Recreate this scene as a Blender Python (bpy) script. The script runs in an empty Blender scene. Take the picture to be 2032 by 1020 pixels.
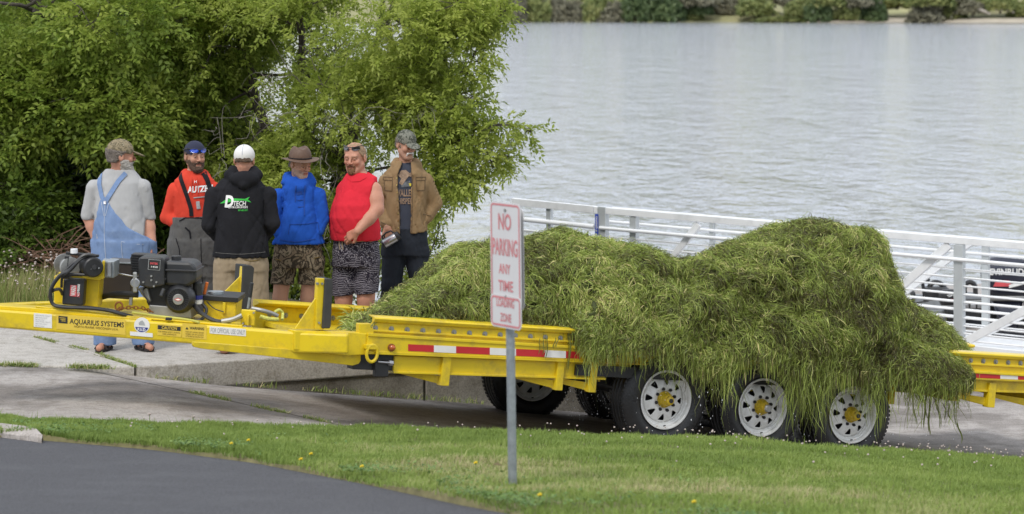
import bpy, math, random
import numpy as np
from mathutils import Vector, Matrix
from mathutils.bvhtree import BVHTree
RNG = np.random.default_rng(7)
random.seed(7)
SC = bpy.context.scene
# ---------------------------------------------------------------- camera
F = 5600.0; CX = 1016.0; HY = -11.0; CZ = 2.92      # focal length and horizon of the 2032 px wide picture, camera height
cam = bpy.data.cameras.new('camera'); camo = bpy.data.objects.new('camera', cam)
SC.collection.objects.link(camo); SC.camera = camo
camo.location = (0, 0, CZ); camo.rotation_euler = (math.radians(90), 0, 0)
cam.sensor_width = 36; cam.lens = F/2032*36; cam.shift_y = -521/2032
cam.clip_start = .5; cam.clip_end = 3000
cam.dof.use_dof = True; cam.dof.focus_distance = 22.0; cam.dof.aperture_fstop = 3.8
# ---------------------------------------------------------------- sky and sun (bright overcast)
EL, AZ = math.radians(52), math.radians(205)
wd = bpy.data.worlds.new("World"); SC.world = wd; wd.use_nodes = True
nt = wd.node_tree; nt.nodes.clear()
out = nt.nodes.new('ShaderNodeOutputWorld'); bg = nt.nodes.new('ShaderNodeBackground')
sky = nt.nodes.new('ShaderNodeTexSky'); sky.sky_type = 'NISHITA'; sky.sun_disc = False
sky.sun_elevation = EL; sky.sun_rotation = AZ
tc = nt.nodes.new('ShaderNodeTexCoord'); nz = nt.nodes.new('ShaderNodeTexNoise'); nz.inputs['Scale'].default_value = 2.2
nz.inputs['Detail'].default_value = 5
rp = nt.nodes.new('ShaderNodeValToRGB')
rp.color_ramp.elements[0].position = .3; rp.color_ramp.elements[0].color = (.66, .71, .79, 1)
rp.color_ramp.elements[1].position = .7; rp.color_ramp.elements[1].color = (.90, .94, 1.0, 1)
ml = nt.nodes.new('ShaderNodeVectorMath'); ml.operation = 'SCALE'; ml.inputs['Scale'].default_value = 8.6
mx = nt.nodes.new('ShaderNodeMix'); mx.data_type = 'RGBA'; mx.inputs[0].default_value = .9
nt.links.new(tc.outputs['Generated'], nz.inputs['Vector']); nt.links.new(nz.outputs['Fac'], rp.inputs[0])
nt.links.new(rp.outputs[0], ml.inputs[0]); nt.links.new(sky.outputs[0], mx.inputs[6]); nt.links.new(ml.outputs[0], mx.inputs[7])
nt.links.new(mx.outputs[2], bg.inputs[0]); bg.inputs[1].default_value = .115; nt.links.new(bg.outputs[0], out.inputs[0])
sun = bpy.data.lights.new('sun', 'SUN'); sun.energy = 1.4; sun.angle = math.radians(14); sun.color = (1, .95, .88)
suno = bpy.data.objects.new('sun', sun); SC.collection.objects.link(suno)
sd = Vector((math.sin(AZ)*math.cos(EL), math.cos(AZ)*math.cos(EL), math.sin(EL)))
suno.rotation_euler = sd.to_track_quat('Z', 'Y').to_euler(); suno.location = (0, 0, 30)
SC.view_settings.view_transform = 'Standard'; SC.view_settings.look = 'None'
SC.view_settings.exposure = 0.5; SC.view_settings.gamma = 1
SC.cycles.max_bounces = 6; SC.cycles.transparent_max_bounces = 6; SC.cycles.caustics_reflective = False
SC.cycles.caustics_refractive = False

# ---------------------------------------------------------------- helpers
A = lambda *v: np.array(v, dtype=float)
CAMP = A(0, 0, CZ)
def ray(px, py): return A((px-CX)/F, 1.0, -(py-HY)/F)
def W(px, py, Y): return CAMP + ray(px, py)*Y
def ONZ(px, py, z):
    d = ray(px, py); return CAMP + d*((z-CZ)/d[2])
def unit(v): v = np.asarray(v, float); return v/np.linalg.norm(v)
class Plane:                                # o + a*ax + b*up + i*inn   (inn points away from the viewer's side)
    def __init__(s, o, ax, up): s.o = np.asarray(o, float); s.ax = unit(ax); s.up = unit(up); s.inn = unit(np.cross(s.up, s.ax))
    def hit(s, px, py, i=0.0):
        o = s.o + s.inn*i; d = ray(px, py); t = np.dot(o-CAMP, s.inn)/np.dot(d, s.inn)
        p = CAMP + d*t; return np.dot(p-s.o, s.ax), np.dot(p-s.o, s.up)
    def P(s, a, b, i=0.0): return s.o + s.ax*a + s.up*b + s.inn*i
    def at(s, px, py, i=0.0):
        a, b = s.hit(px, py, i); return s.P(a, b, i)

LOC = {}
def new(name, data=None, parent=None, loc=None):
    o = bpy.data.objects.new(name, data); SC.collection.objects.link(o)
    pl = LOC[parent.name] if parent else A(0, 0, 0)
    w = pl if loc is None else np.asarray(loc, float)
    o.location = tuple(w-pl)
    if parent: o.parent = parent
    LOC[o.name] = w
    return o
def tag(o, label=None, cat=None, group=None, kind=None):
    if label: o['label'] = label
    if cat: o['category'] = cat
    if group: o['group'] = group
    if kind: o['kind'] = kind
    return o
def thing(name, label, cat, loc, group=None):
    return tag(new(name, None, None, loc), label, cat, group)

def mesh_np(name, V, Fq, mats, parent=None, loc=None, smooth=False, attrs=None, bevel=0, mi=None):
    """V (n,3) world coords, Fq list of faces or (m,k) int array."""
    me = bpy.data.meshes.new(name)
    o = new(name, me, parent, loc)
    V = np.asarray(V, dtype=np.float64) - LOC[o.name]
    if isinstance(Fq, np.ndarray):
        n, k = Fq.shape
        me.vertices.add(len(V)); me.vertices.foreach_set('co', V.astype(np.float32).ravel())
        me.loops.add(n*k); me.loops.foreach_set('vertex_index', Fq.astype(np.int32).ravel())
        me.polygons.add(n); me.polygons.foreach_set('loop_start', np.arange(0, n*k, k, dtype=np.int32))
        me.update(calc_edges=True)
    else:
        me.from_pydata([tuple(v) for v in V], [], [tuple(f) for f in Fq]); me.update()
    if not isinstance(mats, (list, tuple)): mats = [mats]
    for m in mats: me.materials.append(m)
    if mi is not None: me.polygons.foreach_set('material_index', np.asarray(mi, dtype=np.int32))
    if attrs:
        for an, arr in attrs.items():
            arr = np.asarray(arr, dtype=np.float32)
            if arr.ndim == 1:
                at = me.attributes.new(an, 'FLOAT', 'POINT'); at.data.foreach_set('value', arr)
            else:
                at = me.attributes.new(an, 'FLOAT_COLOR', 'POINT')
                c = np.ones((len(arr), 4), np.float32); c[:, :3] = arr; at.data.foreach_set('color', c.ravel())
    if smooth: me.polygons.foreach_set('use_smooth', np.ones(len(me.polygons), bool))
    if bevel:
        b = o.modifiers.new('bevel', 'BEVEL'); b.width = bevel; b.segments = 2; b.limit_method = 'ANGLE'; b.angle_limit = math.radians(35)
    return o

class MB:
    def __init__(s): s.v = []; s.f = []
    def add(s, V, Fs):
        n = len(s.v); s.v += [A(*p) for p in V]; s.f += [tuple(i+n for i in f) for f in Fs]; return s
    def hexa(s, c8):            # bottom 4, top 4
        return s.add(c8, [(0, 3, 2, 1), (4, 5, 6, 7), (0, 1, 5, 4), (1, 2, 6, 5), (2, 3, 7, 6), (3, 0, 4, 7)])
    def box(s, o, ax, ay, az):  # corner plus three edge vectors
        o = np.asarray(o, float); ax = np.asarray(ax, float); ay = np.asarray(ay, float); az = np.asarray(az, float)
        if np.dot(np.cross(ax, ay), az) < 0: ax, ay = ay, ax
        return s.hexa([o, o+ax, o+ax+ay, o+ay, o+az, o+ax+az, o+ax+ay+az, o+ay+az])
    def cbox(s, c, sx, sy, sz, R=None):
        R = np.eye(3) if R is None else R
        e = [R[:, 0]*sx, R[:, 1]*sy, R[:, 2]*sz]
        return s.box(np.asarray(c, float)-sum(e)/2, *e)
    def prism(s, pts, dv):      # polygon pts (3d), extruded by dv
        n = len(pts); pts = [np.asarray(p, float) for p in pts]; dv = np.asarray(dv, float)
        nn = sum((np.cross(pts[i], pts[(i+1) % n]) for i in range(n)), A(0, 0, 0))
        if np.dot(nn, dv) > 0: pts = pts[::-1]
        V = pts + [p+dv for p in pts]
        return s.add(V, [tuple(range(n)), tuple(range(2*n-1, n-1, -1))] + [(i, i+n, (i+1) % n+n, (i+1) % n) for i in range(n)])
    def beam(s, p, q, w, h, up=(0, 0, 1)):     # box section between two points, centred
        p = np.asarray(p, float); q = np.asarray(q, float); d = unit(q-p); sd = unit(np.cross(d, up)); u = np.cross(sd, d)
        return s.box(p-sd*w/2-u*h/2, q-p, sd*w, u*h)
    def cyl(s, p, q, r0, r1=None, n=16, cap=True):
        r1 = r0 if r1 is None else r1
        p = np.asarray(p, float); q = np.asarray(q, float); d = unit(q-p)
        x = unit(np.cross(d, A(0, 0, 1) if abs(d[2]) < .9 else A(1, 0, 0))); y = np.cross(d, x)
        V = []
        for c, r in ((p, r0), (q, r1)):
            for k in range(n):
                a = 2*math.pi*k/n; V.append(c+(x*math.cos(a)+y*math.sin(a))*r)
        Fs = [(k, (k+1) % n, (k+1) % n+n, k+n) for k in range(n)]
        if cap: Fs += [tuple(range(n-1, -1, -1)), tuple(range(n, 2*n))]
        return s.add(V, Fs)
    def tube(s, pts, r, n=8, cap=True):
        pts = [np.asarray(p, float) for p in pts]; m = len(pts)
        rr = r if hasattr(r, '__len__') else [r]*m
        V = []; x = None
        for i, p in enumerate(pts):
            d = unit(pts[min(i+1, m-1)]-pts[max(i-1, 0)])
            if x is None: x = unit(np.cross(d, A(.13, .21, 1) if abs(d[2]) < .9 else A(1, .1, 0)))
            else:
                x = x-d*np.dot(x, d); x = unit(x)
            y = np.cross(d, x)
            for k in range(n):
                a = 2*math.pi*k/n; V.append(p+(x*math.cos(a)+y*math.sin(a))*rr[i])
        Fs = [(i*n+k, i*n+(k+1) % n, (i+1)*n+(k+1) % n, (i+1)*n+k) for i in range(m-1) for k in range(n)]
        if cap: Fs += [tuple(range(n-1, -1, -1)), tuple(range((m-1)*n, m*n))]
        return s.add(V, Fs)
    def lathe(s, o, axis, prof, n=32, closed=False):     # prof: (offset along axis, radius)
        o = np.asarray(o, float); d = unit(axis); x = unit(np.cross(d, A(0, 0, 1) if abs(d[2]) < .9 else A(1, 0, 0))); y = np.cross(d, x)
        V = []; m = len(prof)
        for (t, r) in prof:
            for k in range(n):
                a = 2*math.pi*k/n; V.append(o+d*t+(x*math.cos(a)+y*math.sin(a))*r)
        rng = range(m) if closed else range(m-1)
        Fs = [(i*n+k, i*n+(k+1) % n, ((i+1) % m)*n+(k+1) % n, ((i+1) % m)*n+k) for i in rng for k in range(n)]
        return s.add(V, Fs)
    def sphere(s, c, r, n=10, R=None):
        r = A(r, r, r) if np.isscalar(r) else np.asarray(r, float); c = np.asarray(c, float)
        m = max(4, n//2+1); V = [c+(R@(A(0, 0, -1)*r) if R is not None else A(0, 0, -1)*r)]
        for i in range(1, m):
            ph = -math.pi/2+math.pi*i/m
            for k in range(n):
                a = 2*math.pi*k/n; v = A(math.cos(ph)*math.cos(a), math.cos(ph)*math.sin(a), math.sin(ph))*r
                V.append(c+(R@v if R is not None else v))
        V.append(c+(R@(A(0, 0, 1)*r) if R is not None else A(0, 0, 1)*r)); L = len(V)-1
        Fs = [(0, 1+(k+1) % n, 1+k) for k in range(n)]
        for i in range(m-2):
            for k in range(n): Fs.append((1+i*n+k, 1+i*n+(k+1) % n, 1+(i+1)*n+(k+1) % n, 1+(i+1)*n+k))
        Fs += [(L, 1+(m-2)*n+k, 1+(m-2)*n+(k+1) % n) for k in range(n)]
        return s.add(V, Fs)
    def build(s, name, m, parent=None, loc=None, smooth=False, bevel=0, **kw):
        o = mesh_np(name, np.array(s.v), s.f, m, parent, loc, smooth, None, bevel)
        if smooth and not bevel and kw.get('auto', True):
            o.data.polygons.foreach_set('use_smooth', np.ones(len(o.data.polygons), bool))
            try:
                o.data.set_sharp_from_angle(angle=math.radians(38))
            except Exception: pass
        return o

# plane-based solids
def pbox(pl, x0, y0, x1, y1, i, dep, mb=None):     # front face spans the picture box, at inward offset i
    mb = mb or MB(); xm, ym = (x0+x1)/2, (y0+y1)/2
    a0 = pl.hit(x0, ym, i)[0]; a1 = pl.hit(x1, ym, i)[0]; b0 = pl.hit(xm, y1, i)[1]; b1 = pl.hit(xm, y0, i)[1]
    return mb.box(pl.P(a0, b0, i), pl.ax*(a1-a0), pl.inn*dep, pl.up*(b1-b0))
def ppoly(pl, pts, i, dep, mb=None):
    mb = mb or MB(); return mb.prism([pl.at(x, y, i) for x, y in pts], pl.inn*dep)
def pcyl(pl, x, y, rpx, i, dep, mb=None, n=20):
    mb = mb or MB(); c = pl.at(x, y, i); r = rpx*c[1]/F
    return mb.cyl(c, c+pl.inn*dep, r, n=n)

# ---------------------------------------------------------------- text
_tc = {}
def text_mesh(s, bold=.0, res=3):
    k = (s, bold)
    if k in _tc: return _tc[k]
    cu = bpy.data.curves.new('t', 'FONT'); cu.body = s; cu.size = 1; cu.resolution_u = res; cu.offset = bold
    o = bpy.data.objects.new('t', cu); SC.collection.objects.link(o)
    dg = bpy.context.evaluated_depsgraph_get(); me = bpy.data.meshes.new_from_object(o.evaluated_get(dg))
    V = np.array([v.co[:2] for v in me.vertices]); Fs = [tuple(p.vertices) for p in me.polygons]
    bpy.data.objects.remove(o); bpy.data.curves.remove(cu); bpy.data.meshes.remove(me)
    V = V-V.min(0); _tc[k] = (V, Fs, V.max(0)); return _tc[k]
def text_on(pl, s, x0, y0, x1, y1, i, m, parent, name='lettering', bold=0.01, label=None, slant=0, group=None):
    """text whose bounding box fills the picture box, lying on plane pl (y0 top, y1 bottom; follows the plane)."""
    V, Fs, mxx = text_mesh(s, bold)
    xm = (x0+x1)/2
    a0 = pl.hit(x0, (y0+y1)/2, i)[0]; a1 = pl.hit(x1, (y0+y1)/2, i)[0]; b0 = pl.hit(xm, y1, i)[1]; b1 = pl.hit(xm, y0, i)[1]
    P = [pl.P(a0+(a1-a0)*(v[0]/mxx[0])+slant*(b1-b0)*v[1]/mxx[1], b0+(b1-b0)*v[1]/mxx[1], i) for v in V]
    o = mesh_np(name, P, Fs, m, parent); o['kind'] = 'stuff' if False else 'print'
    del o['kind']
    return o
def rect_on(pl, x0, y0, x1, y1, i, m, parent, name='sticker', dep=.0012, r=0):
    return pbox(pl, x0, y0, x1, y1, i, dep).build(name, m, parent)

# ---------------------------------------------------------------- materials
def mat(name, col, rough=.6, metal=0, var=.12, scale=6, bump=0, bscale=40, dirt=None, dirt_amt=.0, dscale=3, spec=.5, coat=0, stretch=None, emit=0):
    m = bpy.data.materials.new(name); m.use_nodes = True; n = m.node_tree.nodes; l = m.node_tree.links
    b = n['Principled BSDF']; b.inputs['Roughness'].default_value = rough; b.inputs['Metallic'].default_value = metal
    b.inputs['Specular IOR Level'].default_value = spec
    if coat: b.inputs['Coat Weight'].default_value = coat; b.inputs['Coat Roughness'].default_value = .15
    t = n.new('ShaderNodeTexCoord'); src = t.outputs['Object']
    if stretch:
        mp = n.new('ShaderNodeMapping'); mp.inputs['Scale'].default_value = stretch; l.new(src, mp.inputs[0]); src = mp.outputs[0]
    nz = n.new('ShaderNodeTexNoise'); nz.inputs['Scale'].default_value = scale; nz.inputs['Detail'].default_value = 6; nz.inputs['Roughness'].default_value = .6
    l.new(src, nz.inputs['Vector'])
    r = n.new('ShaderNodeValToRGB'); c = np.array(col[:3])
    r.color_ramp.elements[0].position = .3; r.color_ramp.elements[1].position = .7
    r.color_ramp.elements[0].color = (*np.clip(c*(1-var), 0, 1), 1); r.color_ramp.elements[1].color = (*np.clip(c*(1+var), 0, 1), 1)
    l.new(nz.outputs['Fac'], r.inputs[0]); last = r.outputs[0]
    if dirt is not None:
        n2 = n.new('ShaderNodeTexNoise'); n2.inputs['Scale'].default_value = dscale; n2.inputs['Detail'].default_value = 8; n2.inputs['Roughness'].default_value = .7
        l.new(src, n2.inputs['Vector'])
        r2 = n.new('ShaderNodeValToRGB'); r2.color_ramp.elements[0].position = .48; r2.color_ramp.elements[1].position = .72
        r2.color_ramp.elements[0].color = (0, 0, 0, 1); r2.color_ramp.elements[1].color = (dirt_amt,)*3+(1,)
        l.new(n2.outputs['Fac'], r2.inputs[0])
        mx = n.new('ShaderNodeMix'); mx.data_type = 'RGBA'; mx.inputs[7].default_value = (*dirt, 1)
        l.new(r2.outputs[0], mx.inputs[0]); l.new(last, mx.inputs[6]); last = mx.outputs[2]
    l.new(last, b.inputs['Base Color'])
    if bump:
        n3 = n.new('ShaderNodeTexNoise'); n3.inputs['Scale'].default_value = bscale; n3.inputs['Detail'].default_value = 5
        l.new(src, n3.inputs['Vector']); bp = n.new('ShaderNodeBump'); bp.inputs['Strength'].default_value = min(1, bump); bp.inputs['Distance'].default_value = .02
        l.new(n3.outputs['Fac'], bp.inputs['Height']); l.new(bp.outputs[0], b.inputs['Normal'])
    return m
def mat_ramp(name, cols, scale=8, rough=.85, kind='noise', detail=3, stretch=None, positions=None, dist=0, bump=0):
    """hard edged patches of several colours (camouflage, prints)"""
    m = bpy.data.materials.new(name); m.use_nodes = True; n = m.node_tree.nodes; l = m.node_tree.links
    b = n['Principled BSDF']; b.inputs['Roughness'].default_value = rough; b.inputs['Specular IOR Level'].default_value = .2
    t = n.new('ShaderNodeTexCoord'); src = t.outputs['Object']
    if stretch:
        mp = n.new('ShaderNodeMapping'); mp.inputs['Scale'].default_value = stretch; l.new(src, mp.inputs[0]); src = mp.outputs[0]
    nz = n.new('ShaderNodeTexNoise'); nz.inputs['Scale'].default_value = scale; nz.inputs['Detail'].default_value = detail; nz.inputs['Distortion'].default_value = dist
    l.new(src, nz.inputs['Vector'])
    r = n.new('ShaderNodeValToRGB'); r.color_ramp.interpolation = 'CONSTANT'
    k = len(cols); positions = positions or [.0]+[.36+.28*i/(k-2) if k > 2 else .5 for i in range(k-1)]
    e = r.color_ramp.elements; e[0].position = 0; e[0].color = (*cols[0], 1); e[1].position = positions[1]; e[1].color = (*cols[1], 1)
    for i in range(2, k): q = e.new(positions[i]); q.color = (*cols[i], 1)
    l.new(nz.outputs['Fac'], r.inputs[0]); l.new(r.outputs[0], b.inputs['Base Color'])
    return m
def mat_attr(name, rough=.6, spec=.3, sss=0, bump=0, bscale=200):
    m = bpy.data.materials.new(name); m.use_nodes = True; n = m.node_tree.nodes; l = m.node_tree.links
    b = n['Principled BSDF']; b.inputs['Roughness'].default_value = rough; b.inputs['Specular IOR Level'].default_value = spec
    a = n.new('ShaderNodeAttribute'); a.attribute_name = 'Col'
    t = n.new('ShaderNodeTexCoord'); nz = n.new('ShaderNodeTexNoise'); nz.inputs['Scale'].default_value = 60; l.new(t.outputs['Object'], nz.inputs['Vector'])
    mr = n.new('ShaderNodeMapRange'); mr.inputs[3].default_value = .88; mr.inputs[4].default_value = 1.1; l.new(nz.outputs['Fac'], mr.inputs[0])
    v = n.new('ShaderNodeVectorMath'); v.operation = 'SCALE'; l.new(a.outputs['Color'], v.inputs[0]); l.new(mr.outputs[0], v.inputs['Scale'])
    l.new(v.outputs[0], b.inputs['Base Color'])
    if sss: b.inputs['Subsurface Weight'].default_value = sss; b.inputs['Subsurface Scale'].default_value = .01; b.inputs['Subsurface Radius'].default_value = (1, .4, .2)
    return m
def mat_leaf(name, c0, c1, c2, trans=.35, rough=.5):
    """leaf colour picked by the per-twig 'tint' attribute; part of the light passes through"""
    m = bpy.data.materials.new(name); m.use_nodes = True; n = m.node_tree.nodes; l = m.node_tree.links
    b = n['Principled BSDF']; b.inputs['Roughness'].default_value = rough; b.inputs['Specular IOR Level'].default_value = .35
    a = n.new('ShaderNodeAttribute'); a.attribute_name = 'tint'
    r = n.new('ShaderNodeValToRGB'); e = r.color_ramp.elements; e[0].color = (*c0, 1); e[1].color = (*c2, 1); q = e.new(.5); q.color = (*c1, 1)
    l.new(a.outputs['Fac'], r.inputs[0]); l.new(r.outputs[0], b.inputs['Base Color'])
    t = n.new('ShaderNodeBsdfTranslucent'); l.new(r.outputs[0], t.inputs[0])
    mx = n.new('ShaderNodeMixShader'); mx.inputs[0].default_value = trans
    l.new(b.outputs[0], mx.inputs[1]); l.new(t.outputs[0], mx.inputs[2]); l.new(mx.outputs[0], n['Material Output'].inputs[0])
    return m
M = {}
M['yellow'] = mat('yellow_paint', (.72, .53, .012), .38, var=.07, scale=3, dirt=(.26, .19, .06), dirt_amt=.65, dscale=5, coat=.15)
M['black_metal'] = mat('black_metal', (.018, .018, .02), .45, var=.3)
M['black_plastic'] = mat('black_plastic', (.022, .023, .026), .42, var=.25, dirt=(.10, .09, .07), dirt_amt=.35, dscale=9)
M['rubber'] = mat('rubber', (.017, .017, .018), .62, var=.3, dirt=(.05, .045, .04), dirt_amt=.5, dscale=7)
M['wet_rubber'] = mat('wet_rubber', (.012, .012, .013), .38, var=.3, bump=.25, bscale=60)
M['wheel_white'] = mat('wheel_white', (.74, .74, .72), .35, var=.04, dirt=(.35, .33, .26), dirt_amt=.5, dscale=14, coat=.2)
M['hub_yellow'] = mat('hub_yellow', (.60, .42, .015), .45, var=.25, scale=25, dirt=(.12, .08, .03), dirt_amt=.8, dscale=18)
M['steel'] = mat('steel', (.42, .42, .43), .35, metal=.9, var=.2)
M['dull_steel'] = mat('dull_steel', (.32, .32, .31), .5, metal=.6, var=.25)
M['alu'] = mat('aluminium', (.84, .85, .86), .45, metal=.1, var=.06, scale=4, dirt=(.45, .46, .47), dirt_amt=.4)
M['galv'] = mat('galvanised_steel', (.30, .33, .35), .5, metal=.5, var=.18, scale=30)
M['rust'] = mat('rust', (.22, .08, .02), .85, var=.5, scale=40)
M['red'] = mat('red_tape', (.50, .02, .025), .4, var=.08)
M['white'] = mat('white_tape', (.74, .73, .70), .45, var=.06)
M['label_yellow'] = mat('label_yellow', (.70, .50, .06), .5, var=.05)
M['ink'] = mat('ink_black', (.02, .02, .02), .6)
M['ink_brown'] = mat('ink_brown', (.16, .10, .01), .6)
M['ink_red'] = mat('ink_red', (.62, .08, .09), .6)
M['ink_white'] = mat('ink_white', (.80, .80, .78), .6)
M['ink_grey'] = mat('ink_grey', (.35, .36, .36), .6)
M['ink_blue'] = mat('ink_blue', (.02, .03, .22), .5)
M['ink_green'] = mat('ink_green', (.04, .50, .06), .6)
M['orange'] = mat('orange_plastic', (.75, .18, .03), .5)
M['sign_white'] = mat('sign_white', (.64, .63, .63), .45, var=.03)
M['strap'] = mat('yellow_strap', (.55, .55, .12), .8, var=.3, scale=60)
# ================================================================ the land
D = A(.877, .480, 0); N = A(.480, -.877, 0)          # along the ramp (downwards), and across it towards the viewer
D /= np.linalg.norm(D); N = A(D[1], -D[0], 0)
S0 = A(-2.87, 22.16, 0)                              # where the kerb wall starts
def zr_t(t): s = t+.62; return -.136*np.log1p(np.exp(np.clip(s*5, -40, 40)))/5
def zr(X, Y): return zr_t((X-S0[0])*D[0]+(Y-S0[1])*D[1])
def seamY(X): return np.where(X > S0[0], S0[1]+(X-S0[0])*D[1]/D[0], 22.18-.02*(X-S0[0]))
EX = [-9, -3.48, 0, 1, 2, 3.63, 9]; EZ = [.12, .05, -.05, -.075, -.128, -.30, -.75]
def ze(X): return np.interp(X, EX, EZ)
def zl(X, Y): return ze(X)+.0996*(19.3-Y)*np.where(Y < 19.3, 1, 1)
def lawn_at(px, py):          # point of the lawn seen at a pixel
    lo, hi = 6.0, 30.0
    for _ in range(40):
        m = (lo+hi)/2; p = W(px, py, m)
        if p[2] > zl(p[0], p[1]): lo = m
        else: hi = m
    return W(px, py, lo)
def vnoise(P, seed=0, f=1.0, oct=4):
    """cheap smooth noise from warped sines, about -1..1"""
    r = np.random.default_rng(seed); P = np.asarray(P)*f; o = 0; a = 1; tot = 0
    for k in range(oct):
        K = r.normal(size=(3, P.shape[-1]))*1.9**k; ph = r.uniform(0, 6.28, 3)
        s = [P@K[i]+ph[i] for i in range(3)]
        o = o+a*np.sin(s[0]+1.3*np.sin(s[1]))*np.cos(s[2]*.8+np.sin(s[0]*.7)); tot += a; a *= .6
    return o/tot*1.6
def grid(name, X, Y, Z, m, parent=None, kind='structure', smooth=True, uv=None):
    ny, nx = X.shape; V = np.stack([X, Y, Z], -1).reshape(-1, 3)
    i = np.arange(ny*nx).reshape(ny, nx)
    Fq = np.stack([i[:-1, :-1], i[:-1, 1:], i[1:, 1:], i[1:, :-1]], -1).reshape(-1, 4)
    o = mesh_np(name, V, Fq, m, parent, None, smooth)
    if kind: o['kind'] = kind
    return o

def mat_concrete(name, c, streak=0, wet=0, rough=.85):
    m = bpy.data.materials.new(name); m.use_nodes = True; n = m.node_tree.nodes; l = m.node_tree.links
    b = n['Principled BSDF']; t = n.new('ShaderNodeTexCoord')
    def noise(scale, det, src=None, rg=.6):
        z = n.new('ShaderNodeTexNoise'); z.inputs['Scale'].default_value = scale; z.inputs['Detail'].default_value = det; z.inputs['Roughness'].default_value = rg
        l.new(src or t.outputs['Object'], z.inputs['Vector']); return z.outputs['Fac']
    def ramp(src, p0, c0, p1, c1):
        r = n.new('ShaderNodeValToRGB'); r.color_ramp.elements[0].position = p0; r.color_ramp.elements[1].position = p1
        r.color_ramp.elements[0].color = (*c0, 1); r.color_ramp.elements[1].color = (*c1, 1); l.new(src, r.inputs[0]); return r.outputs[0]
    def mul(a, b_):
        x = n.new('ShaderNodeMix'); x.data_type = 'RGBA'; x.blend_type = 'MULTIPLY'; x.inputs[0].default_value = 1; l.new(a, x.inputs[6]); l.new(b_, x.inputs[7]); return x.outputs[2]
    c = np.array(c)
    base = ramp(noise(.9, 6), .3, c*.82, .7, c*1.12)
    base = mul(base, ramp(noise(70, 3), .35, (.72,)*3, .6, (1.08,)*3))
    base = mul(base, ramp(noise(9, 6, rg=.75), .36, (.70, .68, .64), .52, (1,)*3))
    if streak:
        mp = n.new('ShaderNodeMapping'); mp.inputs['Rotation'].default_value = (0, 0, -math.atan2(D[1], D[0])); mp.inputs['Scale'].default_value = (4, 48, 1)
        l.new(t.outputs['Object'], mp.inputs[0]); g = noise(1.5, 5, mp.outputs[0]); base = mul(base, ramp(g, .35, (.80,)*3, .62, (1.06,)*3))
        bp = n.new('ShaderNodeBump'); bp.inputs['Strength'].default_value = .6; bp.inputs['Distance'].default_value = .012; l.new(g, bp.inputs['Height']); l.new(bp.outputs[0], b.inputs['Normal'])
    else:
        bp = n.new('ShaderNodeBump'); bp.inputs['Strength'].default_value = .2; bp.inputs['Distance'].default_value = .006; l.new(noise(90, 4), bp.inputs['Height']); l.new(bp.outputs[0], b.inputs['Normal'])
    if wet:
        w = ramp(noise(.55, 4), .46, (0, 0, 0), .56, (1, 1, 1))
        x = n.new('ShaderNodeMix'); x.data_type = 'RGBA'; l.new(w, x.inputs[0]); l.new(base, x.inputs[6])
        d = n.new('ShaderNodeMix'); d.data_type = 'RGBA'; d.blend_type = 'MULTIPLY'; d.inputs[0].default_value = 1; l.new(base, d.inputs[6]); d.inputs[7].default_value = (.5, .48, .46, 1)
        l.new(d.outputs[2], x.inputs[7]); base = x.outputs[2]
    b.inputs['Roughness'].default_value = rough
    l.new(base, b.inputs['Base Color']); return m
M['slab'] = mat_concrete('platform_concrete', (.49, .46, .42))
M['rough_slab'] = mat_concrete('rough_concrete', (.45, .42, .39))
M['ramp'] = mat_concrete('ramp_concrete', (.43, .395, .37), streak=1, wet=1, rough=.7)
M['wall_light'] = mat_concrete('kerb_concrete', (.44, .40, .37))
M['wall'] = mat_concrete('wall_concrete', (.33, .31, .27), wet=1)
M['asphalt'] = mat('asphalt', (.085, .085, .094), .85, var=.75, scale=110, bump=1, bscale=120, dirt=(.13, .13, .14), dirt_amt=.55, dscale=1.7)
M['soil'] = mat('soil', (.085, .07, .042), .95, var=.4, scale=9, bump=.8, bscale=14)
M['lawn_soil'] = mat('lawn_ground', (.15, .135, .06), .95, var=.4, scale=9)
M['sand'] = mat('sand', (.42, .37, .29), .95, var=.15, scale=.4)
M['shore'] = mat('shore_grass', (.25, .245, .115), .95, var=.45, scale=.15, dirt=(.34, .27, .14), dirt_amt=.7, dscale=.09)

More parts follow.
